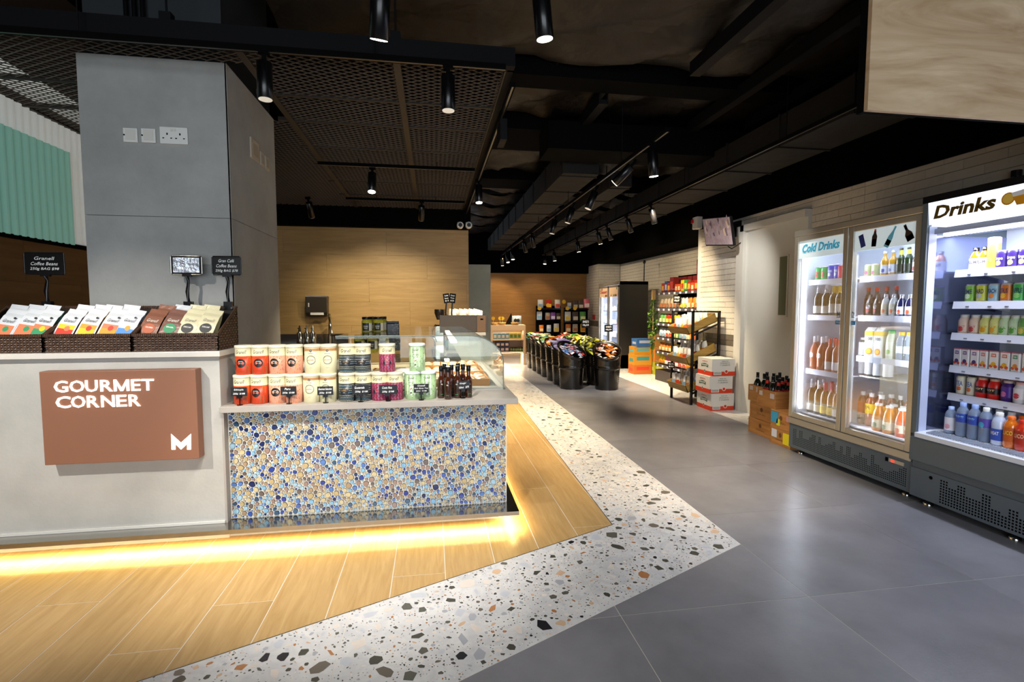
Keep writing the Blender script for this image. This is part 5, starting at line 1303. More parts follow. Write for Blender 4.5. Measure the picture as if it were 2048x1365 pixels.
reg('tea_r', 'iced_tea_bottle', 'bottle', .27, .036, clear('tea_red', '4a1410'), K['white'], C('8a1c20'), (.3, .7), neck=.4, kind='pet')
reg('juice_y', 'juice_bottle', 'bottle', .215, .041, clear('juice_yellow', 'c87a1c'), K['white'], C('dcd8c4'), (.14, .42), neck=.55, kind='jar', caph=.08, pic=C('3f6a4a'))
reg('juice_o', 'juice_bottle', 'bottle', .215, .041, clear('juice_orange', 'c8481c'), K['white'], C('dcd0bc'), (.14, .42), neck=.55, kind='jar', caph=.08, pic=C('c83c2c'))
def carton():
    t = thing('juice_carton', '', 'carton'); w_ = .034
    MB().box(-w_, -w_, 0, w_, w_, .20).prism([(-w_, .20), (w_, .20), (.002, .235), (-.002, .235)], 'x', -w_, w_).build('carton_body', C('eceadf', .35), t)
    m = MB(); m.box(-w_ - .0006, -w_ - .0006, .17, w_ + .0006, w_ + .0006, .205, 0)
    addtext(m, '100', .045, .026, Matrix.Translation((0, -w_ - .0008, .145)) @ FRONT, 1, .03); p, f = disc2(.026, 18)
    m.add([(x, -w_ - .0008, .045 + y) for x, y in p], f, 2); p, f = disc2(.018, 18); m.add([(x, -w_ - .0013, .045 + y) for x, y in p], f, 0)
    m.build('carton_print', [C('e8c03a'), C('2c2c30'), C('e08a1c')], t); return t
PR['carton'] = carton()
def slot(kd, u, v, zb, xp, label, group, rz=None):
    p = at(u, v, x=xp); return inst(PR[kd], (xp, p.y, zb + .001), (-PI / 2 if kd != 'x' else 0) + random.uniform(-.25, .25) if rz is None else rz, label, group)
p6 = lambda a: 1560 + a * .3517
gF = 'drinks in the two-door fridge'
rows6 = [
 (1.60, 3.46, 'top shelf behind the left door', [(222, 'soda_g', 'green and red soda can'), (256, 'soda_g', 'green and red soda can'), (294, 'soda_b', 'blue patterned can'), (330, 'soda_b', 'blue patterned can'), (352, 'soda_r', 'red can at the door edge')]),
 (1.285, 3.46, 'second shelf behind the left door', [(213, 'champ', 'silver-foiled sparkling wine bottle'), (260, 'champ', 'silver-foiled sparkling wine bottle'), (302, 'whitewine', 'gold-capped white wine bottle'), (338, 'whitewine', 'gold-capped white wine bottle')]),
 (.795, 3.46, 'third shelf behind the left door', [(190, 'rose', 'rose wine bottle with oval label'), (233, 'rose', 'rose wine bottle with oval label'), (278, 'rose2', 'rose wine bottle with red neck'), (318, 'rose2', 'rose wine bottle with red neck')]),
 (.39, 3.46, 'bottom behind the left door', [(172, 'prosecco', 'silver-necked dark bottle'), (213, 'prosecco', 'silver-necked dark bottle'), (250, 'yellowlab', 'pink-necked yellow-label bottle'), (289, 'yellowlab', 'pink-necked yellow-label bottle'), (320, 'whitelab', 'white-label dark bottle')]),
 (1.60, 3.46, 'top shelf behind the right door', [(503, 'tinpink', 'small pink and green can'), (543, 'tinpink', 'small pink and green can'), (593, 'beerclear', 'clear golden beer bottle'), (640, 'beerclear', 'clear golden beer bottle'), (683, 'beergreen', 'gold-necked green beer bottle'), (727, 'beergreen', 'gold-necked green beer bottle'), (776, 'beerred', 'dark beer bottle with red neck')]),
 (1.29, 3.46, 'second shelf behind the right door', [(510, 'smallblack', 'small black spirit bottle'), (553, 'smallblack', 'small black spirit bottle'), (598, 'smallpale', 'small pale bottle'), (643, 'smallpale', 'small pale bottle'), (690, 'smallblue', 'small navy bottle'), (738, 'smallblue', 'small navy bottle'), (786, 'amberlemon', 'tall yellow can')]),
 (1.29, 3.62, 'second shelf back row, right door', [(497, 'reddark', 'red-necked dark bottle'), (545, 'reddark', 'red-necked dark bottle'), (600, 'reddark', 'red-necked dark bottle'), (655, 'reddark', 'red-necked dark bottle')]),
 (.965, 3.46, 'third shelf behind the right door', [(472, 'winewhite', 'white-label bottle'), (518, 'carton', 'fruit juice carton marked 100'), (573, 'carton', 'fruit juice carton marked 100'), (630, 'whitemilk', 'white coconut bottle'), (688, 'wateryel', 'clear bottle with yellow cap'), (732, 'wateryel', 'clear bottle with yellow cap'), (774, 'waterblue', 'clear bottle with blue cap')]),
 (.81, 3.50, 'wire shelf behind the right door', [(470, 'winewhite', 'white-label bottle'), (506, 'winewhite', 'white-label bottle'), (555, 'winewhite', 'white-label bottle'), (612, 'winewhite', 'white-label bottle')]),
 (.39, 3.46, 'bottom front row, right door', [(557, 'juice_y', 'yellow juice bottle'), (618, 'juice_y', 'yellow juice bottle'), (690, 'juice_o', 'orange juice bottle'), (748, 'juice_o', 'orange juice bottle')]),
 (.39, 3.54, 'bottom middle row, right door', [(463, 'tea_r', 'dark red bottle'), (513, 'tea_y', 'yellow-label iced tea bottle'), (570, 'tea_y', 'yellow-label iced tea bottle'), (640, 'juice_y', 'yellow juice bottle'), (700, 'juice_o', 'orange juice bottle')]),
 (.39, 3.65, 'bottom back row, right door', [(498, 'tea_r', 'dark red bottle'), (560, 'tea_y', 'iced tea bottle'), (625, 'tea_y', 'iced tea bottle'), (676, 'tea_r', 'dark red bottle'), (730, 'tea_y', 'iced tea bottle')]),
 (1.60, 3.56, 'top shelf back row, left door', [(232, 'soda_g', 'green soda can'), (272, 'soda_g', 'green soda can'), (315, 'soda_b', 'blue can')]),
 (1.285, 3.56, 'second shelf back row, left door', [(225, 'champ', 'silver-foiled bottle'), (275, 'champ', 'silver-foiled bottle'), (320, 'whitewine', 'gold-capped bottle')]),
 (.795, 3.56, 'third shelf back row, left door', [(205, 'rose', 'rose wine bottle'), (255, 'rose', 'rose wine bottle'), (305, 'rose2', 'rose wine bottle')]),
 (.39, 3.56, 'bottom back row, left door', [(190, 'prosecco', 'silver-necked bottle'), (235, 'prosecco', 'silver-necked bottle'), (285, 'yellowlab', 'pink-necked bottle')]),
]
for zb, xp, where, items in rows6:
    cnt = {}
    for a, kd, d in items: cnt[d] = cnt.get(d, 0) + 1
    c2 = {}
    for a, kd, d in items:
        c2[d] = c2.get(d, 0) + 1; o = '' if cnt[d] == 1 else (['left', 'right'][c2[d] - 1] + ' ' if cnt[d] == 2 else ORD[c2[d] - 1] + ' ')
        slot(kd, p6(a), 615 + (EYE - zb) * 250, zb, xp, '%s%s, %s' % (o, d, where), gF)

# open cooler
oc = thing('open_cooler', 'open-front drinks cooler with a lit header reading Drinks', 'cooler', (3.6, 2.0, 0))
A0, A1 = 1.05, 2.955
MB().box(3.285, A1 - .035, .49, 3.98, A1, 2.095).build('side_panel', K['fridgegrey'], oc); MB().box(3.285, A0, .49, 3.98, A0 + .035, 2.095).build('side_panel', K['fridgegrey'], oc)
MB().box(3.36, A1 - .037, .52, 3.93, A1 - .036, 1.84).build('side_mirror', K['mirror'], oc); MB().box(3.30, A1 - .04, .49, 3.36, A1 - .036, 1.9).build('side_strip', mat('pale_strip', 'b8c0dc', .3), oc)
MB().box(3.93, A0, .49, 3.98, A1, 2.0).build('back_panel', K['fridgein'], oc)
MB().box(3.28, A0, 2.055, 3.98, A1, 2.10).build('top_cap', K['darkmetal'], oc)
hd = MB(); hd.add([(3.30, A0 + .035, 1.91), (3.30, A1 - .035, 1.91), (3.285, A1 - .035, 2.055), (3.285, A0 + .035, 2.055)], [(0, 3, 2, 1)]); hd.box(3.32, A0 + .035, 1.90, 3.5, A1 - .035, 2.05); hd.build('lit_header', mat('lit_header', 'e6ebf6', .5, emit=.9), oc)
m = MB(); HM = Matrix.Translation((3.289, 2.70, 1.985)) @ SIDE; a = at(1872, 425, x=3.288).y; b = at(1994, 405, x=3.288).y
addtext(m, 'Drinks', abs(a - b), .085, Matrix.Translation((3.283, (a + b) / 2, 1.983)) @ SIDE, 0, .035, .22, thick=.002); m.build('lettering', mat('gold_letters', '6b5316', .3, metal=.4), oc)
m = MB(); yo_ = at(2035, 402, x=3.29).y
def hsh(pts, mi, dx=0): M = Matrix.Translation((3.286 - dx, yo_, 1.985)) @ SIDE; m.add([tuple(M @ Vector((x, y, 0))) for x, y in pts], [tuple(range(len(pts)))], mi)
hsh([(-.045 + .036 * math.cos(t), .0 + .036 * math.sin(t)) for t in [2 * PI * k / 18 for k in range(18)]], 0); hsh([(-.045 + .028 * math.cos(t), .0 + .028 * math.sin(t)) for t in [2 * PI * k / 18 for k in range(18)]], 1, .0006)
hsh([(-.03, .03), (.08, .045), (.06, -.045), (.0, -.045)], 2, .001); hsh([(-.022, .005), (.075, .012), (.06, -.043), (.002, -.043)], 0, .0016)
m.build('fruit_picture', [C('e8a01c'), C('f6cf5a'), C('eef2f8')], oc)
MB().box(3.34, A0 + .04, 1.85, 3.62, A1 - .04, 1.885).build('air_grille', mat('grille_grey', '8a90a0', .4), oc); MB().box(3.40, A0 + .05, 1.835, 3.43, A1 - .05, 1.85).build('led_tube', K['tube'], oc)
m = MB(); m.prism([(3.275, .47), (3.275, .50), (3.40, .515), (3.93, .515), (3.93, .47)], 'y', A0 + .035, A1 - .035); m.build('deck', K['shelfw'], oc)
m = MB()
for k in range(100): m.box(3.30, A1 - .10 - k * .016, .506, 3.37, A1 - .094 - k * .016, .5125)
m.v = [(x, y, z + (x - 3.275) * .12 - .0015) for x, y, z in m.v]; m.build('deck_slots', C('8f96a4'), oc, kind='stuff')
MB().box(3.275, A0, .30, 3.96, A1, .47).build('front_bumper', K['fridgegrey'], oc, bevel=.01)
MB().box(3.30, A0, .05, 3.96, A1 + .0, .25).box(3.31, A0, .25, 3.96, A1, .30).build('cooler_base', K['fridgebase'], oc)
m = MB(); perf(m, 3.2995, 2.75, 1.75, .075, .24, .018, .0055, [.95, .7, .95, .6, .62, .95, .5, .4, .7, .5, .85, .9, .3, .95, .4, .95, .5, .6, .95, .5]); m.build('vent_holes', K['black'], oc, kind='stuff')
MB().lathe([(.012, 0), (.012, .002)], n=12).build('lock_hole', K['black'], oc).matrix_basis = Matrix.Translation((3.2995, 2.81, .215)) @ Matrix.Rotation(-PI / 2, 4, 'Y')
for y in (2.87, 2.35): MB().lathe([(.03, 0), (.03, .02), (.012, .025), (.012, .055)], (3.36, y, 0), 12).build('levelling_foot', K['steel'], oc)
cs = [1.605, 1.395, 1.185, .965, .775]; SXF = 3.485
for z in cs:
    s = MB().box(SXF, A0 + .05, z - .012, 3.93, A1 - .075, z).build('cooler_shelf', K['shelfw'], oc)
    m = MB(); m.prism([(SXF - .012, z - .045), (SXF, z - .045), (SXF, z + .004), (SXF - .004, z + .004)], 'y', A0 + .05, A1 - .075); m.build('price_rail', mat('price_rail', 'd6dae8', .4), s)
    m = MB(); m.prism([(3.60, z - .012), (3.93, z - .012), (3.93, z - .07)], 'y', A1 - .085, A1 - .08); m.build('bracket_arm', K['shelfw'], s)
    m = MB(); rr = random.Random(z)
    y = A1 - .16
    while y > 2.0: m.box(SXF - .0135, y - .02, z - .035, SXF - .0128 + .003, y, z - .027); y -= rr.uniform(.07, .16)
    m.build('price_print', C('7a7f92'), s)
area('cooler_lamp', (3.46, 2.3, 1.83), (0, -.25, 0), .06, 1.2, 16, (.78, .84, 1.0)); area('cooler_lamp', (3.56, 2.2, 1.0), (0, PI / 2, PI), .5, 1.0, 0.01, COOL)
reg('liquor', 'small_liquor_bottle', 'bottle', .145, .034, clear('liquor_amber', '9a5a14'), K['blackgloss'], C('e6e2e0'), (.05, .52), neck=.42, kind='jar', caph=.16, text='PLUM', tm=C('5a5058'))
reg('tallcan', 'drink_can', 'can', .20, .033, C('c8a040', .3), None, C('b09a3c', .3), (.08, .75), kind='can', pic=C('7a8a4a'))
MB().lathe([(.0336, .16), (.0336, .195)], n=16, cap=False).build('pink_band', C('d890b8', .4), PR['tallcan'])
reg('darkjar', 'drink_can', 'can', .11, .032, C('2a1c50', .3), None, C('33205e', .3), (.05, .82), kind='can', pic=C('e8c86a'), text='Grape', tm=C('e6e0ee'))
for k, c1, c2, tx in (('cgreen', '7fb83c', 'd8e8c8', 'LIME'), ('cyellow', 'c8c83c', 'b8c0cc', 'HARD'), ('cblue', '9cc8dc', 'e08a3c', 'PEACH'), ('corange', 'd87a2c', 'f0c03c', 'CITRUS'), ('cgreen2', '3fae4a', '8fd07a', 'APPLE')):
    reg(k, 'drink_can', 'can', .115, .033, C('bfc4cc', .25, metal=.0), None, C(c1, .3), (.06, .9), kind='can', text=tx, tm=C('2a2c5a'), pic=C(c2))
for k, c1, c2, tx in (('ypink', 'e4cbb8', 'c83c3c', 'フルーツ'), ('yyel', 'dfe08a', 'e8a81c', 'ライチ'), ('ygreen', 'c8e0b8', '5aa83c', 'ライム'), ('ydgreen', '6fa85a', 'e0d86a', 'GREEN')):
    reg(k, 'yoghurt_drink', 'bottle', .125, .034, C(c1, .3), K['white'], C(c1, .35), (.1, .55), neck=.62, kind='pet', caph=.13, text=tx, tm=C(c2), pic=C(c2))
def tetra(k, c1, c2):
    t = thing('juice_box', '', 'juice box'); w_ = .0235
    MB().box(-w_, -.019, 0, w_, .019, .118).build('carton_body', C('eeecec', .35), t, bevel=.002)
    m = MB(); m.box(-w_ - .0004, -.0194, .112, w_ + .0004, .0194, .1185, 0); m.add([(x, -.0198, z) for x, z in ((-.014, .080), (.014, .080), (.012, .102), (-.012, .102))], [(0, 1, 2, 3)], 1)
    addtext(m, '100', .018, .012, Matrix.Translation((0, -.0204, .091)) @ FRONT, 2, .03)
    for a, b, r_ in ((0, .035, .014), (-.012, .022, .01), (.012, .02, .01)): p, f = disc2(r_, 12); m.add([(a + x, -.0196 - a * .01 - .0002, b + y) for x, y in p], f, 3 if a == 0 else 4)
    m.build('carton_print', [C('c87888'), C(c1), C('f4f4f4'), C(c2), C('d8502c')], t); PR[k] = t
tetra('tpurple', '7a4a8a', '4a2a6a'); tetra('torange', 'd86a4a', 'e8b01c'); tetra('tgreen', '3f9a6a', 'e0902c')
reg('stripe', 'tea_can', 'can', .125, .028, C('cfc8a8', .35), None, C('d8d2c0', .35), (.04, .92), kind='can', text='TEA', tm=C('4a6aa0'), pic=C('d8703c'))
reg('redb', 'drink_bottle', 'bottle', .13, .035, C('c8201a', .3), C('c8a088'), C('1f1012', .4), (.25, .55), neck=.6, kind='pet', text='HOT', tm=C('e6c8a0'))
reg('purb', 'drink_bottle', 'bottle', .13, .034, C('3a1f6a', .3), C('c8b0a8'), C('4a2a8a', .35), (.2, .7), neck=.6, kind='pet', pic=C('c86aa0'))
reg('whib', 'drink_bottle', 'bottle', .13, .034, C('d8d4d8', .3), C('e0a8a0'), C('e4e0e4', .35), (.2, .7), neck=.6, kind='pet', pic=C('c83c4a'))
bw_ = mat('water_blue_tint', 'b8cdf0', .06, trans=.6, ior=1.2, coat=.4)
reg('w1', 'water_bottle', 'bottle', .18, .033, bw_, C('a8bde8'), C('e6e2ea'), (.12, .6), neck=.42, kind='pet', pic=C('e0a0b0'))
reg('w2', 'water_bottle', 'bottle', .22, .035, bw_, C('8fa8e0'), C('2a4ab0'), (.42, .68), neck=.42, kind='pet', text='***', tm=C('a8d8f0'))
reg('w3', 'water_bottle', 'bottle', .215, .034, bw_, K['white'], C('5a4aa8'), (.42, .68), neck=.42, kind='pet', pic=C('3fb0d8'))
reg('w4', 'sports_drink_bottle', 'bottle', .20, .036, mat('cloudy_drink', 'c2cfe8', .1, coat=.6), K['white'], C('2a50b8'), (.14, .5), neck=.45, kind='pet', text='SWEAT', tm=C('e8ecf4'))
reg('oj', 'energy_drink_bottle', 'bottle', .19, .035, clear('orange_drink', 'd8721c'), C('e06a1c'), C('c85a14'), (.2, .65), neck=.45, kind='pet', text='LUCO', tm=C('f0d040'))
reg('rj', 'energy_drink_bottle', 'bottle', .18, .035, clear('red_drink', 'c8341c'), C('c8301c'), C('b82c18'), (.2, .65), neck=.45, kind='pet', text='LUCO', tm=C('f0c8a0'))
p7 = lambda a: 1820 + a * .4102
gC = 'drinks in the open cooler'
def row7(zb, xp, where, items, step=None, n_extra=0):
    cnt = {}; seq = []
    ys = [at(p7(a), 615 + (EYE - zb) * 300, x=xp).y for a, _, _ in items]
    for (a, kd, d), y in zip(items, ys): seq.append((y, kd, d))
    st = step or (ys[-2] - ys[-1] if len(ys) > 1 else .08)
    y = ys[-1]
    for k in range(n_extra): y -= max(.068, st); seq.append((y, items[-1 - (k % 2)][1], items[-1 - (k % 2)][2]))
    for y, kd, d in seq: cnt[d] = cnt.get(d, 0) + 1
    c2 = {}
    for y, kd, d in seq:
        c2[d] = c2.get(d, 0) + 1; o = '' if cnt[d] == 1 else ORD[c2[d] - 1] + ' '
        inst(PR[kd], (xp, y, zb + .001), -PI / 2 + random.uniform(-.15, .15), '%s%s, %s' % (o, d, where), gC)
row7(1.605, 3.54, 'cooler top shelf', [(318, 'liquor', 'amber bottle with white label'), (360, 'liquor', 'amber bottle with white label'), (405, 'tallcan', 'tall gold can with pink top'), (450, 'darkjar', 'dark purple can'), (505, 'darkjar', 'dark purple can'), (560, 'darkjar', 'dark purple can')], n_extra=3)
row7(1.395, 3.53, 'cooler second shelf', [(297, 'cgreen', 'green lime can'), (352, 'cyellow', 'silver and yellow can'), (412, 'cblue', 'blue and orange can'), (474, 'corange', 'orange citrus can'), (535, 'cgreen2', 'bright green can')], n_extra=4)
row7(1.185, 3.53, 'cooler third shelf', [(264, 'ypink', 'cream and red yoghurt drink'), (318, 'ypink', 'cream and red yoghurt drink'), (370, 'yyel', 'yellow-capped fruit drink'), (420, 'yyel', 'yellow-capped fruit drink'), (466, 'ygreen', 'green and white drink'), (515, 'ygreen', 'green and white drink'), (562, 'ydgreen', 'dark green drink')], n_extra=3)
row7(.965, 3.515, 'cooler fourth shelf', [(238, 'tpurple', 'purple grape juice box'), (277, 'tpurple', 'purple grape juice box'), (322, 'tpurple', 'purple grape juice box'), (367, 'torange', 'orange mango juice box'), (415, 'torange', 'orange mango juice box'), (470, 'torange', 'orange mango juice box'), (525, 'tgreen', 'green-print juice box'), (580, 'tgreen', 'green-print juice box')], n_extra=4)
row7(.775, 3.53, 'cooler fifth shelf front', [(248, 'stripe', 'striped tea can'), (300, 'stripe', 'striped tea can'), (352, 'redb', 'red bottle with black label'), (412, 'redb', 'red bottle with black label'), (478, 'purb', 'purple bottle'), (540, 'whib', 'white bottle with pink cap')], n_extra=3)
row7(.775, 3.61, 'cooler fifth shelf second row', [(285, 'stripe', 'striped tea can'), (335, 'whib', 'white bottle'), (390, 'redb', 'red bottle'), (450, 'whib', 'white bottle'), (505, 'whib', 'white bottle')], n_extra=3)
row7(.516, 3.43, 'cooler deck front row', [(195, 'w1', 'short clear bottle with white label'), (252, 'w2', 'water bottle with blue label'), (310, 'w2', 'water bottle with blue label'), (366, 'w3', 'water bottle with purple and cyan label'), (432, 'w4', 'cloudy sports drink with blue label'), (492, 'oj', 'orange energy drink'), (550, 'rj', 'red energy drink')], n_extra=4)
row7(.516, 3.52, 'cooler deck second row', [(262, 'w2', 'blue-label water bottle'), (320, 'w3', 'white-capped water bottle'), (375, 'w3', 'white-capped water bottle'), (430, 'w4', 'cloudy sports drink'), (490, 'w4', 'cloudy sports drink'), (545, 'oj', 'orange energy drink')], n_extra=3)
row7(.516, 3.62, 'cooler deck third row', [(300, 'w2', 'blue-capped water bottle'), (350, 'w2', 'blue-capped water bottle'), (400, 'w3', 'white-capped water bottle'), (455, 'w4', 'cloudy sports drink'), (510, 'w4', 'cloudy sports drink')], n_extra=3)
MB().tube([(4.02, 2.62, 2.09), (4.01, 2.62, 2.33)], .006, 6)
pl = thing('power_plug', 'black plug and cord on the wall above the cooler', 'plug', (4.02, 2.42, 2.1)); yy = at(2036, 340, x=4.01).y
MB().tube([(4.005, yy, 2.1), (4.0, yy + .01, 2.2), (4.0, yy, 2.28)], .007, 6).build('cord', K['blackgloss'], pl); MB().lathe([(.03, 0), (.03, .045)], (4.0, yy, 2.26), 12).build('plug_body', K['blackgloss'], pl)
# ================================================================ ALONG THE RIGHT WALL
# wine crates beside the fridge
def crate(x0, x1, y0, y1, z0, z1, label, open_=False, stick=()):
    t = thing('wine_crate', label, 'crate', ((x0 + x1) / 2, y0, z0), 'wooden wine crates beside the fridge')
    T = .012
    if open_:
        for k, (a, b, c, d) in enumerate(((x0, y0, x1, y0 + T), (x0, y1 - T, x1, y1), (x0, y0 + T, x0 + T, y1 - T), (x1 - T, y0 + T, x1, y1 - T))): MB().box(a, b, z0, c, d, z1).build('crate_board', K['crate'], t)
        MB().box(x0 + T, y0 + T, z0, x1 - T, y1 - T, z0 + .01).build('crate_bottom', K['crate'], t)
    else:
        MB().box(x0 + .003, y0 + .003, z0 + .001, x1 - .003, y1 - .003, z1 - .012).build('crate_box', K['crate'], t)
        MB().box(x0, y0, z1 - .012, x1, y1, z1).build('crate_lid', K['crate'], t)
        for a in (y0, y1 - .02): MB().box(x0, a, z0, x0 + .003, a + .02, z1 - .012).build('corner_batten', K['crate'], t)
        m = MB(); cy = (y0 + y1) / 2; cz = (z0 + z1) / 2
        M = Matrix.Translation((x0 + .002, cy, cz)) @ SIDE
        addtext(m, 'CHATEAU', min(.14, (y1 - y0) * .5), .018, M @ Matrix.Translation((0, -.028, .0006)), 0, .01); p, f = disc2(.022, 10, 1.1); m.add([tuple(M @ Vector((x, y + .02, .0006))) for x, y in p], f); m.build('brand_stamp', C('6a4424', .7), t)
    for (yy, zz, w_, h_, c) in stick: MB().box(x0 - .0035, yy, zz, x0 - .0005, yy + w_, zz + h_).build('sticker', C(c, .5), t)
    return t
crate(3.42, 3.76, 4.56, 4.95, 0, .165, 'lowest crate of the rear stack, beside the door')
crate(3.43, 3.77, 4.56, 4.95, .166, .34, 'pale crate in the middle of the rear stack')
crate(3.36, 3.71, 4.22, 4.51, 0, .165, 'bottom crate of the front stack with yellow sticker', stick=((4.23, .03, .09, .11, 'e6d51c'), (4.41, .07, .075, .08, 'd8dbe8')))
crate(3.36, 3.71, 4.22, 4.51, .166, .34, 'front-stack crate with blue and pink stickers', stick=((4.40, .215, .10, .11, '3f9ec8'), (4.37, .195, .05, .065, 'd6d83a'), (4.23, .26, .05, .05, 'd89ab0')))
crate(3.44, 3.79, 4.76, 5.00, .341, .515, 'open crate of black-topped bottles at the rear', True, stick=((4.92, .46, .05, .045, 'c8bcb4'), (4.80, .45, .06, .05, 'c8bcb4')))
crate(3.37, 3.87, 4.46, 4.745, .341, .515, 'open crate of red-topped bottles in front', True, stick=((4.66, .45, .05, .045, 'c8bcb4'), (4.48, .44, .06, .05, 'c0b8c0')))
reg('bord_b', 'red_wine_bottle', 'bottle', .30, .038, bdark, K['blackgloss'], C('d8d4cc'), (.1, .4), neck=.36, caph=.2)
MB().lathe([(.0158, .236), (.0158, .243)], n=12, cap=False).build('neck_band', K['white'], PR['bord_b'])
reg('bord_r', 'red_wine_bottle', 'bottle', .29, .038, bdark, K['blackgloss'], C('a8201c', .4), (.52, .60), neck=.36, caph=.2, foil=C('a8201c', .4))
MB().lathe([(.0178, .19), (.0175, .25)], n=12, cap=False).build('red_capsule', C('b8241c', .4), PR['bord_r'])
gW = 'wine bottles standing in the open crates'
wb = [('bord_b', 3.50, 4.93, .353, 'black-capped bottle farthest left in the rear open crate'), ('bord_b', 3.50, 4.82, .353, 'second black-capped bottle in the rear open crate'), ('bord_b', 3.61, 4.93, .353, 'black-capped bottle at the back of the rear crate'), ('bord_b', 3.61, 4.82, .353, 'black-capped bottle at the back right of the rear crate'), ('bord_b', 3.72, 4.87, .353, 'black-capped bottle nearest the wall in the rear open crate')]
k = 0
for r_, x in enumerate((3.44, 3.55, 3.66, 3.77)):
    for c_, y in enumerate((4.685, 4.60, 4.515)):
        wb.append(('bord_r' if (r_ + c_) % 3 != 1 else 'bord_b', x, y, .353, '%s in the front open crate, %s row from the aisle, %s' % ('red-necked bottle' if (r_ + c_) % 3 != 1 else 'black-capped bottle', ORD[r_], ['far end', 'middle', 'near end'][c_])))
for kd, x, y, z, l in wb: inst(PR[kd], (x, y, z), -1.2, l, gW)
# three white boxes with red bands
def wbox(z, dx, dy, label):
    H = .228; x0, x1, y0, y1 = 3.575 + dx, 3.90 + dx, 5.98 + dy, 6.33 + dy
    t = thing('white_carton', label, 'box', ((x0 + x1) / 2, y0, z), 'white and red food cartons stacked by the wall')
    MB().box(x0, y0, z, x1, y1, z + H).build('carton_body', C('d8d5d0', .6), t)
    m = MB(); m.box(x0 - .0008, y0 - .0008, z + .004, x1 + .0008, y1 + .0008, z + .062); m.build('red_band', C('d23a1c', .5), t)
    m = MB()
    S_ = Matrix.Translation((x0 - .0016, y0 + (y1 - y0) * .5, z)) @ SIDE; F_ = Matrix.Translation(((x0 + x1) / 2, y0 - .0016, z)) @ FRONT
    addtext(m, 'AUTENTICOS', .13, .016, S_ @ Matrix.Translation((0, .185, 0)), 0, .02)
    a = [(-.085 + .17 * k / 8, .145 + .014 * math.sin(PI * k / 8)) for k in range(9)]; b = [(x * .96, y - .038) for x, y in a]
    m.add([tuple(S_ @ Vector((x, y, 0))) for x, y in a + b], [(k, k + 9, k + 10, k + 1) for k in range(8)], 1)
    addtext(m, 'GRANDE', .14, .022, S_ @ Matrix.Translation((0, .137, .0008)), 2, .03)
    for M_, px, r1 in ((S_, -.0, .016), (F_, .04, .026)):
        p, f = disc2(r1, 16, 1.3 if M_ is S_ else 1); m.add([tuple(M_ @ Vector((x + px, y + .062, .0004))) for x, y in p], f, 2)
        p, f = disc2(r1 * .75, 16, 1.3 if M_ is S_ else 1); m.add([tuple(M_ @ Vector((x + px, y + .062, .0008))) for x, y in p], f, 1 if M_ is S_ else 0)
    addtext(m, 'DESDE 1990', .09, .010, F_ @ Matrix.Translation((.02, .198, 0)), 3, .01); addtext(m, 'EXQUISITO', .13, .016, F_ @ Matrix.Translation((.02, .172, 0)), 4, .01); addtext(m, 'Y CALIENTE', .14, .016, F_ @ Matrix.Translation((.02, .146, 0)), 4, .01)
    m.add([tuple(F_ @ Vector(p)) for p in ((-.14, .02, .0004), (-.03, .02, .0004), (-.03, .065, .0004), (-.14, .065, .0004))], [(0, 1, 2, 3)], 2)
    for k in range(18): x = -.132 + k * .0054; m.add([tuple(F_ @ Vector(p)) for p in ((x, .026, .0008), (x + .0026, .026, .0008), (x + .0026, .059, .0008), (x, .059, .0008))], [(0, 1, 2, 3)], 3)
    m.build('carton_print', [C('c8382c'), C('2f5a48'), C('e8e6e0'), C('3a3a40'), C('5a6a66')], t)
    m = MB(); m.box(x0 + .01, (y0 + y1) / 2 - .02, z + H, x1 - .01, (y0 + y1) / 2 + .02, z + H + .0008); m.build('packing_tape', C('c8bfa8', .3), t)
wbox(0, .01, 0, 'bottom white carton of three, on the floor'); wbox(.229, -.015, 0, 'middle white carton of the three stacked'); wbox(.458, .012, 0, 'top white carton of the three stacked')
# television and alarm
tv = thing('wall_tv', 'small television tilted down from the tiled wall', 'television', (3.9, 6.18, 2.36))
TM = Matrix.Translation((3.74, 6.20, 2.36)) @ Matrix.Rotation(-.25, 4, 'Y') @ Matrix.Rotation(.12, 4, 'X')
m = MB(); m.M = TM; m.box(0, -.32, -.19, .035, .32, .19); m.build('tv_housing', K['blackgloss'], tv, bevel=.005)
m = MB(); m.M = TM; m.box(-.002, -.305, -.172, .001, .305, .178); m.build('tv_screen', mat('tv_screen', '6e5a5c', .2, emit=.35, var=.6, vs=5, col2='a89aa0'), tv)
m = MB(); rr = random.Random(9)
for _ in range(26):
    y = rr.uniform(-.28, .28); z = rr.uniform(-.05, .16); a = rr.uniform(.01, .035); b_ = rr.uniform(.02, .06)
    m.add([tuple(TM @ Vector(p)) for p in ((-.0035, y - a, z - b_), (-.0035, y - a * .4, z + b_), (-.0035, y + a, z + b_ * .5), (-.0035, y + a * .3, z - b_))], [(0, 1, 2, 3)], rr.randrange(3))
m.build('screen_image', [mat('scr1', '8a7478', .3, emit=.3), mat('scr2', 'a8907c', .3, emit=.3), mat('scr3', '54464c', .3, emit=.2)], tv)
MB().tube([(3.78, 6.18, 2.36), (4.025, 6.18, 2.40)], .02, 8).box(4.0, 6.1, 2.3, 4.03, 6.26, 2.5).build('wall_bracket', K['darkmetal'], tv)
MB().tube([(3.85, 6.12, 2.16), (3.86, 6.05, 2.12), (3.88, 5.98, 2.15), (3.95, 5.98, 2.2)], .006, 6).build('cable', K['blackgloss'], tv)
ap = at(1395, 447, x=4.0)
al = thing('fire_alarm', 'white fire alarm sounder with red lens by the television', 'alarm', (4.0, ap.y, ap.z))
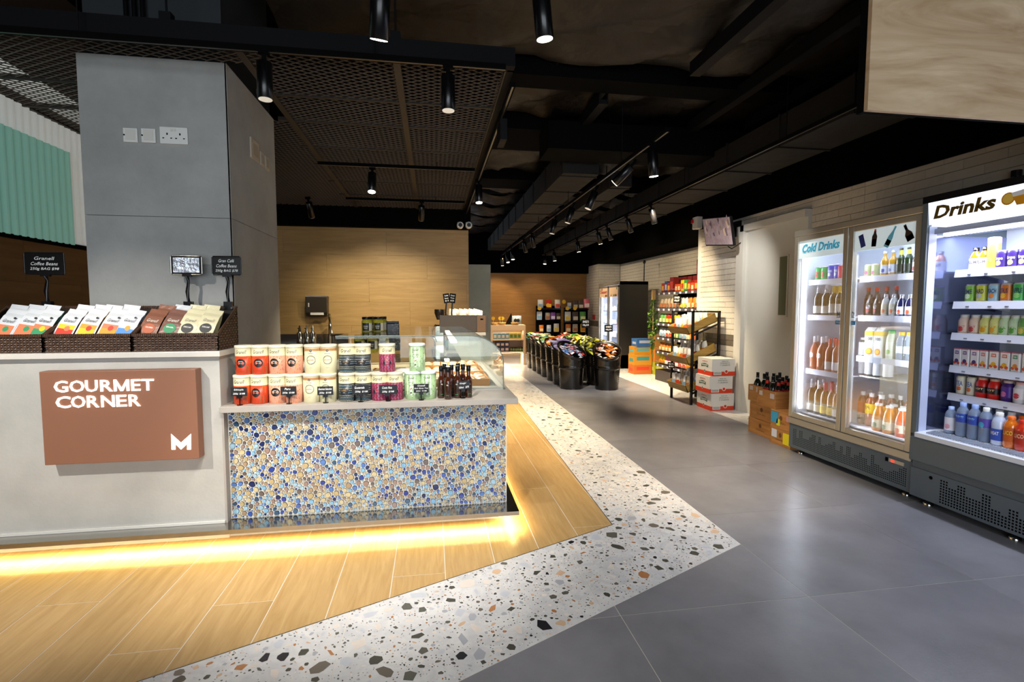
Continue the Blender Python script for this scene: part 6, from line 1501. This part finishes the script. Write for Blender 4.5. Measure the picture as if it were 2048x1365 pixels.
MB().box(3.94, ap.y - .09, ap.z - .09, 4.034, ap.y + .05, ap.z + .09).build('alarm_box', K['white'], al, bevel=.01); MB().box(3.92, ap.y + .0, ap.z + .0, 3.94, ap.y + .06, ap.z + .06).build('alarm_lens', C('b81c24', .3), al, bevel=.008)
# black rack with three tilted wooden trays
rk = thing('tray_rack', 'black metal rack with three tilted wooden trays', 'rack', (3.7, 6.7, 0))
RX0, RX1, RY0, RY1, RH_ = 3.53, 3.92, 6.40, 6.98, 1.31
for x, y, nm in ((RX0, RY0, 0), (RX0, RY1, 0), (RX1, RY0, 0), (RX1, RY1, 0)): MB().box(x, y, 0, x + .03, y + .03, RH_).build('rack_leg', K['blackgloss'], rk)
for a, b in (((RX0, RY0), (RX1, RY0)), ((RX0, RY1), (RX1, RY1)), ((RX0, RY0), (RX0, RY1)), ((RX1, RY0), (RX1, RY1))): MB().box(min(a[0], b[0]), min(a[1], b[1]), RH_ - .02, max(a[0], b[0]) + .03, max(a[1], b[1]) + .03, RH_).build('top_rail', K['blackgloss'], rk)
trz = [(.98, .18), (.56, .18), (.17, .14)]
def pq(x, y, z): return (x, y, z)
for k, (zf, rise) in enumerate(trz):
    t = thing('wooden_tray', '%s tilted wooden tray on the black rack' % ['top', 'middle', 'bottom'][k], 'tray', (RX0, RY0, zf), 'tilted wooden trays on the black rack')
    ya, yb = RY0 + .032, RY1 - .002; xa, xb = RX0 - .03, RX1 - .01; dz = rise
    MB().prism([(xa, zf), (xb, zf + dz), (xb, zf + dz + .01), (xa, zf + .01)], 'y', ya, yb).build('tray_bottom', K['tray'], t)
    MB().prism([(xa - .045, zf + .10), (xa - .033, zf + .10), (xa + .012, zf), (xa, zf)], 'y', ya, yb).build('tray_front', K['tray'], t)
    MB().prism([(xb, zf + dz), (xb + .01, zf + dz), (xb - .03, zf + dz + .12), (xb - .04, zf + dz + .12)], 'y', ya, yb).build('tray_back', K['tray'], t)
    for y in (ya - .0, yb - .01): MB().prism([(xa, zf), (xb, zf + dz), (xb - .035, zf + dz + .12), (xa - .04, zf + .10)], 'y', y, y + .01).build('tray_side', K['tray'], t)
    m = MB()
    for y in (RY0 + .015, RY1 + .015): m.bar((RX0, y, zf - .02), (RX1 + .03, y, zf + dz - .02), .025, .02)
    m.build('sloping_rail', K['blackgloss'], rk)
SN = {}
def snack(k, body, acc, w_=.12, h=.19, circ=False): SN[k] = pouch('snack_bag', body, acc, w_, h, .05, 'snack bag', circ); return k
for k, b, a in (('wr', 'd8d4cc', 'c8482c'), ('wo', 'dcd8d0', 'e07a2c'), ('wy', 'e0dcd0', 'e8c02c'), ('clear', 'b8a890', 'a8683c'), ('yl', 'e0b81c', 'c87a1c'), ('or', 'd87a2c', 'e8d0a0'), ('pk', 'd86a7a', 'f0d8d8'), ('gr', '5a9a4a', 'e0e0a0'), ('bl', '3a6aa8', 'e8e8f0'), ('rd', 'b8281c', 'f0c040'), ('dk', '4a3a34', 'c8b8a0'), ('wh', 'e6e6ea', '8ab0d0'), ('pu', '7a4a9a', 'e0d0f0')): snack(k, b, a)
kinds = [['wr', 'wo', 'wy', 'wh', 'wr'], ['wh', 'wr', 'wo', 'wy', 'wh'], ['clear', 'wh', 'clear', 'wr', 'wh']]
KN = {'wr': 'white bag with red print', 'wo': 'white bag with orange print', 'wy': 'white bag with yellow print', 'clear': 'brown translucent bag', 'yl': 'yellow bag', 'or': 'orange bag', 'pk': 'pink bag', 'gr': 'green bag', 'bl': 'blue bag', 'rd': 'red bag', 'dk': 'dark bag', 'wh': 'silvery white bag', 'pu': 'purple bag'}
for k, (zf, rise) in enumerate(trz):
    for r_ in range(3):
        for c_ in range(5):
            y = RY0 + .09 + c_ * .10; x = RX0 + .03 + r_ * .11; z = zf + .015 + rise * (x - RX0 + .03) / .42
            inst(SN[kinds[k][(c_ + r_) % 5]], (x, y, z), -PI / 2 + random.uniform(-.2, .2), '%s, %s row, %s from the near end, %s tray' % (KN[kinds[k][(c_ + r_) % 5]], ['front', 'middle', 'rear'][r_], ORD[c_], ['top', 'middle', 'bottom'][k]), 'snack bags in the wooden trays', ry=-.2)
def small_sign(x, y, z, label, rz=-.9, tx=('SNACK', '$28'), w_=.11, h_=.09, post=.2):
    t = thing('small_chalkboard', label, 'sign', (x, y, z - post)); M = Matrix.Translation((x, y, z)) @ Matrix.Rotation(rz, 4, 'Z')
    m = MB(); m.M = M; m.box(-w_ / 2, -.003, -h_ / 2, w_ / 2, .003, h_ / 2); m.build('board', K['blackgloss'], t)
    m = MB()
    for k, s in enumerate(tx): addtext(m, s, w_ * .7, h_ * .25, M @ Matrix.Translation((0, -.0042, h_ * (.2 - .4 * k))) @ FRONT, 0, .02)
    m.build('chalk_lettering', C('f0f0ee', .6), t); MB().tube([(x, y + .004, z - h_ / 2), (x, y + .01, z - post)], .006, 6).build('sign_post', K['blackgloss'], t)
small_sign(3.50, 6.93, .50, 'small black price board on the rack corner', tx=('NUTS', '$38'), post=.12)
small_sign(4.136, 8.03, 1.50, 'small black price board clipped to the second wall shelf', tx=('DRIED', 'FRUIT'), w_=.13, h_=.13, post=.16)
# gondola shelf in the recess
gs = thing('wall_shelving', 'black wall shelving full of snacks in the tiled recess', 'shelving', (4.4, 8.2, 0))
GY0, GY1, GX = 7.2, 8.85, 4.15
MB().box(GX + .45, GY0, .03, GX + .48, GY1, 1.95).build('back_panel', K['black'], gs); MB().box(GX, GY0, 0, GX + .45, GY1, .20).build('plinth', C('3a302c', .4), gs)
for y in (GY0, GY1 - .03): MB().box(GX + .42, y, 0, GX + .46, y + .03, 1.95).build('upright', K['blackgloss'], gs)
gz = [1.63, 1.34, 1.07, .81, .55, .31]
for z in gz:
    s = MB().box(GX, GY0, z - .02, GX + .44, GY1, z).build('gondola_shelf', K['blackgloss'], gs); m = MB(); m.box(GX - .01, GY0, z - .045, GX, GY1, z); m.build('price_channel', C('4a4650', .3), s)
    for k in range(8): MB().box(GX - .013, GY0 + .1 + k * .2, z - .04, GX - .01, GY0 + .16 + k * .2, z - .008).build('price_card', C('dcd8dc', .5), s)
    m = MB()
    for k in range(41): m.box(GX, GY0 + k * .04, z + .03, GX + .003, GY0 + k * .04 + .004, z + .05)
    m.box(GX, GY0, z + .048, GX + .003, GY1, z + .052).build('wire_guard', K['alu'], s)
def block(name, col, acc, w_, d, h):
    t = thing(name, '', 'box'); MB().box(-w_ / 2, -d / 2, 0, w_ / 2, d / 2, h).build('box_body', C(col, .4), t)
    m = MB(); m.add([(-w_ * .35, -d / 2 - .001, h * .2), (w_ * .35, -d / 2 - .001, h * .2), (w_ * .35, -d / 2 - .001, h * .7), (-w_ * .35, -d / 2 - .001, h * .7)], [(0, 1, 2, 3)]); m.build('box_print', C(acc, .4), t); return t
BK = {'red': block('snack_box', 'a82a1c', 'e8a83c', .11, .07, .17), 'yel': block('snack_box', 'd8c81c', 'b8401c', .10, .07, .19), 'grn': block('snack_box', '2f8a44', 'e0d84a', .10, .07, .19), 'ora': block('snack_box', 'd8501c', 'f0d8a0', .09, .07, .13), 'blu': block('snack_box', '27457a', 'c8d0e0', .10, .07, .2), 'dred': block('snack_box', '6a1a14', 'b83a2c', .14, .1, .26)}
BN = {'red': 'red snack box', 'yel': 'yellow snack box', 'grn': 'green snack box', 'ora': 'orange snack box', 'blu': 'dark blue snack box', 'dred': 'tall dark red box'}
top = [('red', 8.70), ('blu', 8.58), ('red', 8.47), ('dred', 8.33), ('ora', 8.19), ('ora', 8.09), ('yel', 7.97), ('grn', 7.86), ('red', 7.75), ('ora', 7.64), ('red', 7.52), ('yel', 7.4)]
for k, (c, y) in enumerate(top): inst(BK[c], (GX + .08, y, gz[0] + .001), -PI / 2, '%s, front row of the top wall shelf, %s from far end' % (BN[c], ORD[k]), 'boxes on the top wall shelf')
for k, (c, y) in enumerate([('dred', 8.35), ('dred', 8.18), ('dred', 8.0), ('dred', 7.82), ('blu', 8.55), ('red', 8.68), ('dred', 7.62)]): inst(BK[c], (GX + .24, y, gz[0] + .001), -PI / 2, '%s, back row of the top wall shelf, %s placed' % (BN[c], ORD[k]), 'boxes on the top wall shelf')
for k, y in enumerate((7.85, 7.7, 7.55)): inst(BK['dred'], (GX + .26, y + .04, gz[0] + .265), -PI / 2, 'dark red box stacked highest on the top shelf, %s from far end' % ORD[k], 'boxes on the top wall shelf') if k else None
sh_ = [['clear', 'clear', 'clear', 'wy', 'or', 'wo'], ['gr', 'rd', 'yl', 'pu', 'pk', 'gr'], ['wh', 'wr', 'gr', 'wh', 'or', 'wr'], ['or', 'or', 'yl', 'wo', 'yl', 'or'], ['yl', 'pk', 'pk', 'wr', 'yl', 'yl'], ['yl', 'pk', 'wy', 'pk', 'yl', 'wy']]
for k, z in enumerate(gz[1:]):
    for c_ in range(12):
        kd = sh_[k][c_ // 2]; y = GY1 - .09 - c_ * .128
        inst(SN[kd], (GX + .07, y, z + .001), -PI / 2 + random.uniform(-.15, .15), '%s on the %s wall shelf, %s from the far end' % (KN[kd], ['second', 'third', 'fourth', 'fifth', 'sixth'][k], ORD[c_]), 'snack bags on the wall shelving', sc=(.95, 1, .98 if k == 0 else .85 if k > 2 else .9))
for c_ in range(12):
    kd = sh_[5][c_ // 2]; inst(SN[kd], (GX + .07, GY1 - .09 - c_ * .128, .201), -PI / 2, '%s on the plinth of the shelving, %s from far end' % (KN[kd], ORD[c_]), 'snack bags on the wall shelving', sc=(.9, .9, .5)) if False else None
# leafy garland
gl = thing('leaf_garland', 'hanging green leaf garland at the left end of the wall shelving', 'plant', (4.1, 8.98, 1.7)); m = MB(); rr = random.Random(6); gxp = at(1307, 600, y=9.0).x
for _ in range(420):
    t_ = rr.random(); z = 1.50 - t_ * .95; w_ = .04 + .07 * math.sin(PI * min(1, t_ * 1.1)); a = rr.random() * 6.28; r_ = w_ * rr.random() ** .5
    c = Vector((gxp + r_ * math.cos(a), 9.0 + r_ * math.sin(a), z)); d = Vector((rr.uniform(-1, 1), rr.uniform(-1, 1), rr.uniform(-1, .2))).normalized() * .035; s = d.cross(Vector((0, 0, 1))).normalized() * .012
    m.add([tuple(c - d), tuple(c + s + Vector((0, 0, .004))), tuple(c + d), tuple(c - s)], [(0, 1, 2, 3)], rr.randrange(3))
m.build('leaves', [C('4f7a1f', .5), C('6f9a2c', .5), C('39591a', .5)], gl, kind='stuff')
MB().tube([(gxp, 9.0, 1.68), (gxp, 9.0, .7)], .012, 6).box(gxp - .03, 8.97, 1.5, gxp + .03, 9.03, 1.68).build('stem', C('a88a5a', .6), gl)
# stacked beverage cartons
def bcarton(x0, x1, y0, y1, z0, z1, c, acc, label):
    t = thing('beverage_carton', label, 'box', ((x0 + x1) / 2, y0, z0), 'beverage cartons stacked in the recess')
    MB().box(x0, y0, z0, x1, y1, z1).build('carton_body', C(c, .6), t)
    m = MB(); w_ = x1 - x0; h = z1 - z0; Y = y0 - .001
    m.add([(x0 + w_ * .15, Y, z0 + h * .45), (x0 + w_ * .85, Y, z0 + h * .45), (x0 + w_ * .85, Y, z0 + h * .8), (x0 + w_ * .15, Y, z0 + h * .8)], [(0, 1, 2, 3)]); Xx = x0 - .001; d = y1 - y0
    m.add([(Xx, y0 + d * .2, z0 + h * .3), (Xx, y0 + d * .8, z0 + h * .3), (Xx, y0 + d * .8, z0 + h * .6), (Xx, y0 + d * .2, z0 + h * .6)], [(0, 3, 2, 1)], 0)
    m.build('carton_print', C(acc, .5), t)
xb = 4.02
bcarton(xb, xb + .38, 9.55, 9.85, 0, .19, 'b8601c', 'c83c1c', 'bottom orange carton of the beverage stack, on the floor')
bcarton(xb, xb + .38, 9.55, 9.85, .191, .40, 'c0841c', '3a8a86', 'yellow-brown carton second from the floor with teal mark')
bcarton(xb + .01, xb + .38, 9.57, 9.85, .401, .56, 'c0861f', '5aa0a8', 'yellow carton third from the floor')
bcarton(xb + .06, xb + .38, 9.56, 9.85, .561, .72, '2f5f9a', 'a8b0c8', 'blue carton on top of the beverage stack')
bcarton(xb + .40, xb + .60, 9.45, 9.8, 0, .25, 'a8b02c', 'd8d86a', 'lime green carton right of the orange stack')
bcarton(xb + .40, xb + .60, 9.45, 9.8, .251, .55, 'c07a30', '8a9a4a', 'brown carton above the lime green one')
bcarton(xb + .40, xb + .60, 9.45, 9.8, .551, .80, 'b8803c', '9a8a5a', 'tan carton on top beside the garland')
# dessert fridge
df = thing('dessert_fridge', 'dark-sided glass fridge lettered Dessert in the recess', 'fridge', (4.4, 11.3, 0))
D0, D1, DX = 10.5, 11.85, 4.06
m = MB(); m.box(DX + .05, D0 + .03, .25, DX + .66, D0 + .06, 1.9).box(DX + .63, D0 + .03, .25, DX + .66, D1, 1.9).box(DX + .05, D1 - .03, .25, DX + .66, D1, 1.9); m.build('fridge_inside', K['fridgein'], df)
MB().box(DX, D0, .02, DX + .66, D0 + .03, 1.93).build('side_skin', mat('dark_skin', '33312e', .4), df); MB().box(DX - .02, D0, 1.86, DX + .66, D1, 1.935).build('top_cap', K['alu'], df); MB().box(DX, D0, .02, DX + .64, D1, .30).build('fridge_base', C('5a4230', .5), df)
for a, b, s in ((D0 + .02, (D0 + D1) / 2 - .01, 'r'), ((D0 + D1) / 2 + .01, D1 - .02, 'l')):
    m = MB(); w_ = .04; z0, z1 = .32, 1.85
    m.box(DX - .02, a, z0, DX + .01, a + w_, z1).box(DX - .02, b - w_, z0, DX + .01, b, z1).box(DX - .02, a, z0, DX + .01, b, z0 + w_).box(DX - .02, a, z1 - w_, DX + .01, b, z1); o = m.build('fridge_door', K['alu'], df)
    MB().box(DX - .005, a + w_, z0 + w_, DX, b - w_, 1.62).build('door_pane', K['glass'], o); MB().box(DX - .012, a + w_, 1.60, DX - .004, b - w_, z1 - w_).build('header_panel', mat('dessert_header', 'ddb890', .4, emit=.25), o)
    m = MB(); rr = random.Random(s)
    if s == 'l': addtext(m, 'Dessert', (b - a) * .75, .08, Matrix.Translation((DX - .0135, (a + b) / 2, 1.72)) @ SIDE, 0, .03)
    for _ in range(6): y = rr.uniform(a + .08, b - .08); z = rr.choice((1.63, 1.78)); p, f = disc2(.028, 8); m.add([tuple(Matrix.Translation((DX - .013, y, z)) @ SIDE @ Vector((q[0], q[1], 0))) for q in p], f, rr.choice((0, 1, 2)))
    m.build('header_print', [C('b8301c'), C('6f8a3c'), C('c87a2c')], o)
MB().box(DX + .04, D1 - .08, .4, DX + .06, D1 - .05, 1.6).build('led_tube', K['tube'], df); MB().box(DX + .04, (D0 + D1) / 2 - .02, .4, DX + .06, (D0 + D1) / 2 + .01, 1.6).build('led_tube', K['tube'], df)
area('dessert_lamp', (DX + .07, 11.3, 1.1), (0, PI / 2, PI), 1.1, .8, 14, COOL)
for z in (.36, .68, .98, 1.28):
    MB().box(DX + .06, D0 + .06, z - .015, DX + .6, D1 - .03, z).build('fridge_shelf', K['shelfw'], df)
SN['tub'] = block('dessert_tub', 'e6e2e2', 'b8c8d8', .09, .09, .09); rr = random.Random(8)
for k, z in enumerate((.36, .68, .98, 1.28)):
    for c_ in range(6): inst(SN['tub'], (DX + .13, D0 + .16 + c_ * .19, z + .001), -PI / 2, 'pale dessert tub, %s shelf of the dessert fridge, %s from near side' % (['bottom', 'second', 'third', 'top'][k], ORD[c_]), 'tubs in the dessert fridge', sc=(1, 1, rr.uniform(.8, 1.8)))
tag(MB().tube([(4.75, 10.8, 1.94), (4.75, 10.8, 2.35)], .012, 6).lathe([(.02, 0), (.04, .03), (.02, .07)], (4.75, 10.8, 2.35), 10).build('plug_and_cable', K['blackgloss']), 'black cord and plug above the dessert fridge', 'cord')
ap = at(1191, 635, x=4.49); tag(MB().box(4.46, 13.45, ap.z - .07, 4.494, 13.6, ap.z + .07).build('call_point', C('a81c1c', .4), bevel=.005), 'small red fire call point on the far tiled pier', 'call point')

# ================================================================ WOVEN BASKETS OF SWEETS
def sweets_basket():
    t = thing('woven_bin', '', 'basket'); n = 60; rows = 34; vs = []; fs = []
    for j in range(rows + 1):
        f = j / rows
        for i in range(n):
            a = 2 * PI * i / n; top = .65 + .13 * math.sin(a)   # low at -Y, high at +Y
            z = top * f; r = (.188 + .044 * f) + .004 * (1 if (i // 3 + j) % 2 else -1) + (.012 if f > .96 or abs(z - .36) < .012 else 0)
            vs.append((r * math.cos(a), r * math.sin(a), z))
    for j in range(rows):
        for i in range(n): fs.append((j * n + i, j * n + (i + 1) % n, (j + 1) * n + (i + 1) % n, (j + 1) * n + i))
    m = MB(); m.add(vs, fs, 0, True); m.build('woven_wall', K['wickerd'], t)
    vi = []; k = 0
    for r in (.225, .205):
        for i in range(n): a = 2 * PI * i / n; vi.append((r * math.cos(a), r * math.sin(a), .65 + .13 * math.sin(a) - (.012 if r < .21 else 0)))
    for i in range(n): a = 2 * PI * i / n; vi.append((.195 * math.cos(a), .195 * math.sin(a), .45 + .12 * math.sin(a)))
    m = MB(); m.add(vi, [(l * n + i, (l + 1) * n + i, (l + 1) * n + (i + 1) % n, l * n + (i + 1) % n)[::-1] for l in (0, 1) for i in range(n)] + [tuple(range(2 * n, 3 * n))], 0, True); m.build('inner_wall', K['wickerd'], t)
    m = MB(); m.tube([(.234 * math.cos(2 * PI * i / 24), .234 * math.sin(2 * PI * i / 24), .652 + .13 * math.sin(2 * PI * i / 24)) for i in range(25)], .011, 8); m.build('rim', K['wickerd'], t)
    return t
SB = sweets_basket()
def sweets(name, x, y, rz, cols, label, long_=False, n=46):
    m = MB(); rr = random.Random(label)
    for k in range(n):
        a = rr.random() * 2 * PI; r = .19 * rr.random() ** .5; px, py = r * math.cos(a), r * math.sin(a); c = Vector((px, py, (.64 if long_ else .60) + .13 * py / .22 + (.13 if long_ else .07) * (1 - r / .19) + rr.uniform(-.02, .03)))
        L, Wd, T_ = (.12, .038, .014) if long_ else (.045, .03, .012)
        m.M = Matrix.Translation(c) @ Matrix.Rotation(rr.uniform(-.5, .5) + (0 if long_ else rr.random() * 6), 4, 'Z') @ Matrix.Rotation(rr.uniform(-.4, .4), 4, 'X') @ Matrix.Rotation(rr.uniform(-.6, .6), 4, 'Y')
        m.add([(-Wd, -L, 0), (Wd, -L, 0), (Wd, L, 0), (-Wd, L, 0), (0, -L * .5, T_), (0, L * .5, T_), (-Wd, 0, T_), (Wd, 0, T_), (0, 0, -T_)], [(0, 1, 4), (1, 7, 4), (1, 2, 7), (2, 5, 7), (2, 3, 5), (3, 6, 5), (3, 0, 6), (0, 4, 6), (4, 7, 5), (4, 5, 6), (0, 8, 1), (1, 8, 2), (2, 8, 3), (3, 8, 0)], k % len(cols))
    o = m.build(name, [mat('sweet_' + c, c, .25, coat=.5) for c in cols]); put(o, (x, y, 0), rz); o['kind'] = 'stuff'; tag(o, label, 'sweets'); return o
binc = [(2.30, 8.10, ['e8e8ee', 'd8dcec', 'c8342c', '5a86c8', 'f0f0f4'], False, 'heap of white, blue and red wrapped sweets in the front left bin', 'front left woven bin of white and red sweets'),
        (2.86, 7.93, ['d8821c', 'e8e4e0', '5a1c18', 'c86a1c', 'f0ecea'], False, 'heap of orange, white and maroon sweets in the front right bin', 'front right woven bin of orange and white sweets')]
sets = [['d8d0e8', 'b8a0d8', 'e8e0f0'], ['e8a03c', 'f0d8a0', 'd86a1c'], ['5aa898', 'a8d0c0', 'e8e0b0', 'c8d86a'], ['7ab8a8', 'd8e0c8', 'b83c2c'], ['c8381c', 'e8c8a0', 'd8d8d0'], ['c82c3c', '4a9aa0', 'e8d83c'], ['d8b83c', '4a3a8a', 'c84a2c']]
nm = ['lilac', 'orange and cream', 'teal and lime', 'green and white', 'red and cream', 'red, teal and yellow', 'gold and violet']
for k in range(6): binc.append((2.30, 8.10 + .485 * (k + 1), sets[k], True, 'heap of %s packets in the left bin row' % nm[k], 'woven bin of %s packets, left row, %s back' % (nm[k], ORD[k + 1])))
for k in range(5): binc.append((2.88, 7.93 + .53 * (k + 1), [['c8c83c', 'd8d8c0', 'a8a82c'], ['a8b03c', 'e0e0c8'], ['e8e0b0', 'c8a83c'], ['4a8a3c', 'd8e0a0'], ['c84a3c', 'e8d0c0']][k], True, 'heap of %s packets in the right bin row' % ['yellow-green', 'lime and cream', 'gold and cream', 'leaf green', 'coral'][k], 'woven bin, right row, %s from the front' % ORD[k + 1]))
for x, y, c, lg, hl, bl in binc:
    inst(SB, (x, y, 0), .45 if x < 2.5 else -.25, bl, 'woven bins of sweets in the aisle')
    sweets('sweet_heap', x, y, .45 if x < 2.5 else -.25, c, hl, lg, 60 if not lg else 34)
small_sign(2.62, 8.35, 1.08, 'black chalkboard between the front sweet bins, left one', rz=.1, tx=('SWEETS', '100g $18'), w_=.16, h_=.15, post=.35)
small_sign(2.98, 8.2, 1.0, 'black chalkboard over the front right bin', rz=.1, tx=('SWEETS', '100g $18'), w_=.15, h_=.12, post=.3)

# ================================================================ FAR END
ws = thing('display_shelf', 'beige laminate display shelf unit at the far end of the aisle', 'shelf unit', (1.75, 11.6, 0))
U0, U1, V0, V1 = 1.325, 2.16, 11.55, 11.95
MB().box(U0, V0, 0, U0 + .05, V1, .90).build('side_board', K['beige'], ws); MB().box(U1 - .05, V0, 0, U1, V1, .90).build('side_board', K['beige'], ws); MB().box(U0, V0, .90, U1, V1, .945).build('top_board', K['beige'], ws)
MB().box(U0 + .05, V0, .60, U1 - .05, V1, .63).build('shelf_board', K['beige'], ws) if False else MB().box(U0 + .05, V0, .585, U1 - .05, V1, .615).build('shelf_board', K['beige'], ws); MB().box(U0 + .05, V0, .29, U1 - .05, V1, .32).build('shelf_board', K['beige'], ws); MB().box(U0 + .05, V1 - .02, .29, U1 - .05, V1, .90).build('back_board', K['beige'], ws)
MB().box(U0 + .05, V0, .82, U1 - .05, V0 + .03, .90).build('top_rail', K['beige'], ws)
MB().box(U0 + .06, V0 + .03, .283, U1 - .06, V0 + .05, .29).build('led_strip', mat('led_warm', 'ffd89a', .5, emit=9), ws)
area('shelf_led', (1.74, 11.62, .275), (0, 0, 0), .7, .05, 12, (1, .8, .5)); area('shelf_led_top', (1.74, 11.62, .81), (0, 0, 0), .7, .05, 3, (1, .85, .65))
BK['tea'] = block('tea_box', '5f98a8', 'e8e4d8', .085, .06, .14); BK['teay'] = block('tea_box', 'b8a83c', '4a8a4a', .085, .06, .14); BK['choc'] = block('dark_box', '2a1c2a', 'd8b8a8', .10, .07, .115)
for k in range(7): inst(BK['tea' if k < 4 else 'teay'], (U0 + .12 + k * .096, V0 + .08, .616), 0, '%s on the upper shelf of the beige unit, %s from left' % ('blue tea box' if k < 4 else 'yellow tea box', ORD[k]), 'tea boxes on the beige unit')
for j in range(2):
    for k in range(3): inst(BK['choc'], (U0 + .19 + k * .104, V0 + .08, .321 + j * .117), 0, 'dark box with round picture, %s row, %s from left' % (['lower', 'upper'][j], ORD[k]), 'dark boxes on the beige unit')
BK['jarg'] = bottle('spread_jar', 'jar', .10, .028, clear('green_jar', '3a4a1c'), K['blackgloss'], C('8a9a4a'), (.2, .6), neck=.9, kind='pet')
for k in range(6): inst(BK['jarg'], (U0 + .51 + k * .055, V0 + .08, .321), 0, 'small green jar on the lower shelf, %s from left' % ORD[k], 'small green jars on the beige unit')
straw = mat('straw_bowl', 'c89a54', .6, bump=.5, bs=60)
def bowl(x, l, r_=.10):
    t = thing('straw_bowl', l, 'bowl', (x, V0 + .12, .945)); MB().lathe([(r_ * .7, 0), (r_, .055), (r_ * .94, .055), (r_ * .6, .012)], (x, V0 + .12, .945), 18, cap=True).build('bowl_body', straw, t); return t
for x, l in ((U0 + .10, 'leftmost straw bowl on the beige unit'), (U0 + .29, 'second straw bowl on the beige unit'), (U0 + .60, 'straw bowl under the black bags')): bowl(x, l)
for k, x in enumerate((U0 + .08, U0 + .24, U0 + .30)):
    t = thing('round_price_tag', 'yellow round price tag on a stick, %s of three on the beige unit' % ORD[k], 'price tag', (x, V0 + .08, .96), 'yellow round tags on the beige unit')
    m = MB(); m.lathe([(.042, -.003), (.042, .003)], n=18); m.v = [(x + v[0], V0 + .08 + v[2], 1.10 + v[1]) for v in m.v]; m.build('tag_disc', C('e8b41c', .5), t); MB().tube([(x, V0 + .085, .96), (x, V0 + .085, 1.08)], .004, 6).build('tag_stick', K['white'], t)
SN['gift'] = pouch('gift_bag', 'aab4bc', '20242c', .14, .2, .07)
inst(SN['gift'], (U0 + .60, V0 + .12, .96), .2, 'silver wrapped gift bag in the right straw bowl', 'gift bags'); inst(SN['gift'], (U0 + .68, V0 + .10, .96), -.4, 'small silver gift bag leaning right of the first', 'gift bags')
m = MB(); m.add([(U0 + .38, V0 + .25, .946), (U0 + .60, V0 + .30, .946), (U0 + .52, V0 + .2, .946), (U0 + .53, V0 + .24, 1.22)], [(0, 2, 3), (2, 1, 3), (1, 0, 3), (0, 1, 2)]); tag(m.build('black_bag', K['blackgloss']), 'black cone-shaped bag standing behind the gift bags', 'bag')
MB_2 = None
def stand(x0, x1, y, ztop, label, items, shelf_zs):
    t = thing('peg_display', label, 'display stand', ((x0 + x1) / 2, y, 0), 'black peg display stands')
    MB().box(x0, y, .0, x1, y + .03, ztop).build('peg_panel', K['black'], t)
    for z in shelf_zs: MB().box(x0, y - .10, z, x1, y, z + .02).build('small_shelf', K['blackgloss'], t)
    MB().box(x0, y - .2, 0, x1, y + .2, .06).build('stand_base', K['black'], t)
    for k, (kd, fx, z, s, d) in enumerate(items): inst(SN[kd], (x0 + (x1 - x0) * fx, y - .05, z), 0, d + ' on the ' + ('left' if x0 < 2.9 else 'right') + ' peg stand', 'packets on the peg stands', sc=s)
SY = 13.6; xs0, xs1 = at(1072, 600, y=SY).x, at(1122, 600, y=SY).x
zz = lambda v: at(1095, v, y=SY).z
stand(xs0, xs1, SY, zz(612), 'left black peg display stand with bags at the far wall',
      [('wh', .16, zz(617), 1.25, 'white and blue bag, top left'), ('rd', .50, zz(617), 1.25, 'red bag, top middle'), ('wr', .84, zz(617), 1.25, 'white and red bag, top right'), ('wh', .12, zz(640), 1.2, 'white bag, second row left'), ('clear', .45, zz(640), 1.05, 'small brown packet, second row'), ('pu', .66, zz(640), 1.1, 'purple packet, second row'), ('dk', .88, zz(640), 1.0, 'dark packet, second row right'), ('wh', .5, zz(664), 1.0, 'white packet, third row middle'), ('wy', .8, zz(664), 1.2, 'white and yellow packet, third row right'), ('or', .2, zz(664), 1.0, 'orange packet, third row left')], [zz(619)])
xs0, xs1 = at(1128, 600, y=SY).x, at(1176, 600, y=SY).x
stand(xs0, xs1, SY, zz(616), 'right black peg display stand with bags at the far wall',
      [('wh', .2, zz(618), .9, 'small white bag, top left'), ('dk', .45, zz(618), 1.2, 'dark bag, top middle'), ('dk', .68, zz(618), 1.2, 'second dark bag, top'), ('pk', .92, zz(617), 1.4, 'pink bag, top right'), ('wy', .14, zz(643), 1.4, 'cream bag, second row left'), ('dk', .45, zz(643), 1.4, 'grey bag, second row middle'), ('gr', .76, zz(643), 1.4, 'dark green bag, second row right'), ('or', .16, zz(665), 1.2, 'orange packet, third row left'), ('clear', .45, zz(665), 1.2, 'brown packet, third row middle'), ('yl', .78, zz(665), 1.2, 'yellow packet, third row right')], [zz(620), zz(645)])
for k, (u, v) in enumerate(((1079, 617), (1096, 611), (1128, 604), (1135, 617), (1150, 617))):
    p = at(u, v, y=SY - .12); t = thing('round_price_tag', 'yellow round price tag on the peg stands, %s from left' % ORD[k], 'price tag', tuple(p), 'yellow round tags on the peg stands')
    m = MB(); m.lathe([(.055, -.003), (.055, .003)], n=18); m.v = [(p.x + q[0], p.y + q[2], p.z + q[1]) for q in m.v]; m.build('tag_disc', C('e8b41c', .5), t)
drop_unused([SP0, SP1] + list(TINS.values()) + list(BAGS.values()) + [OIL, TRAY, WRAP, JAR, DP, YP] + list(PR.values()) + list(SN.values()) + list(BK.values()) + [SB])
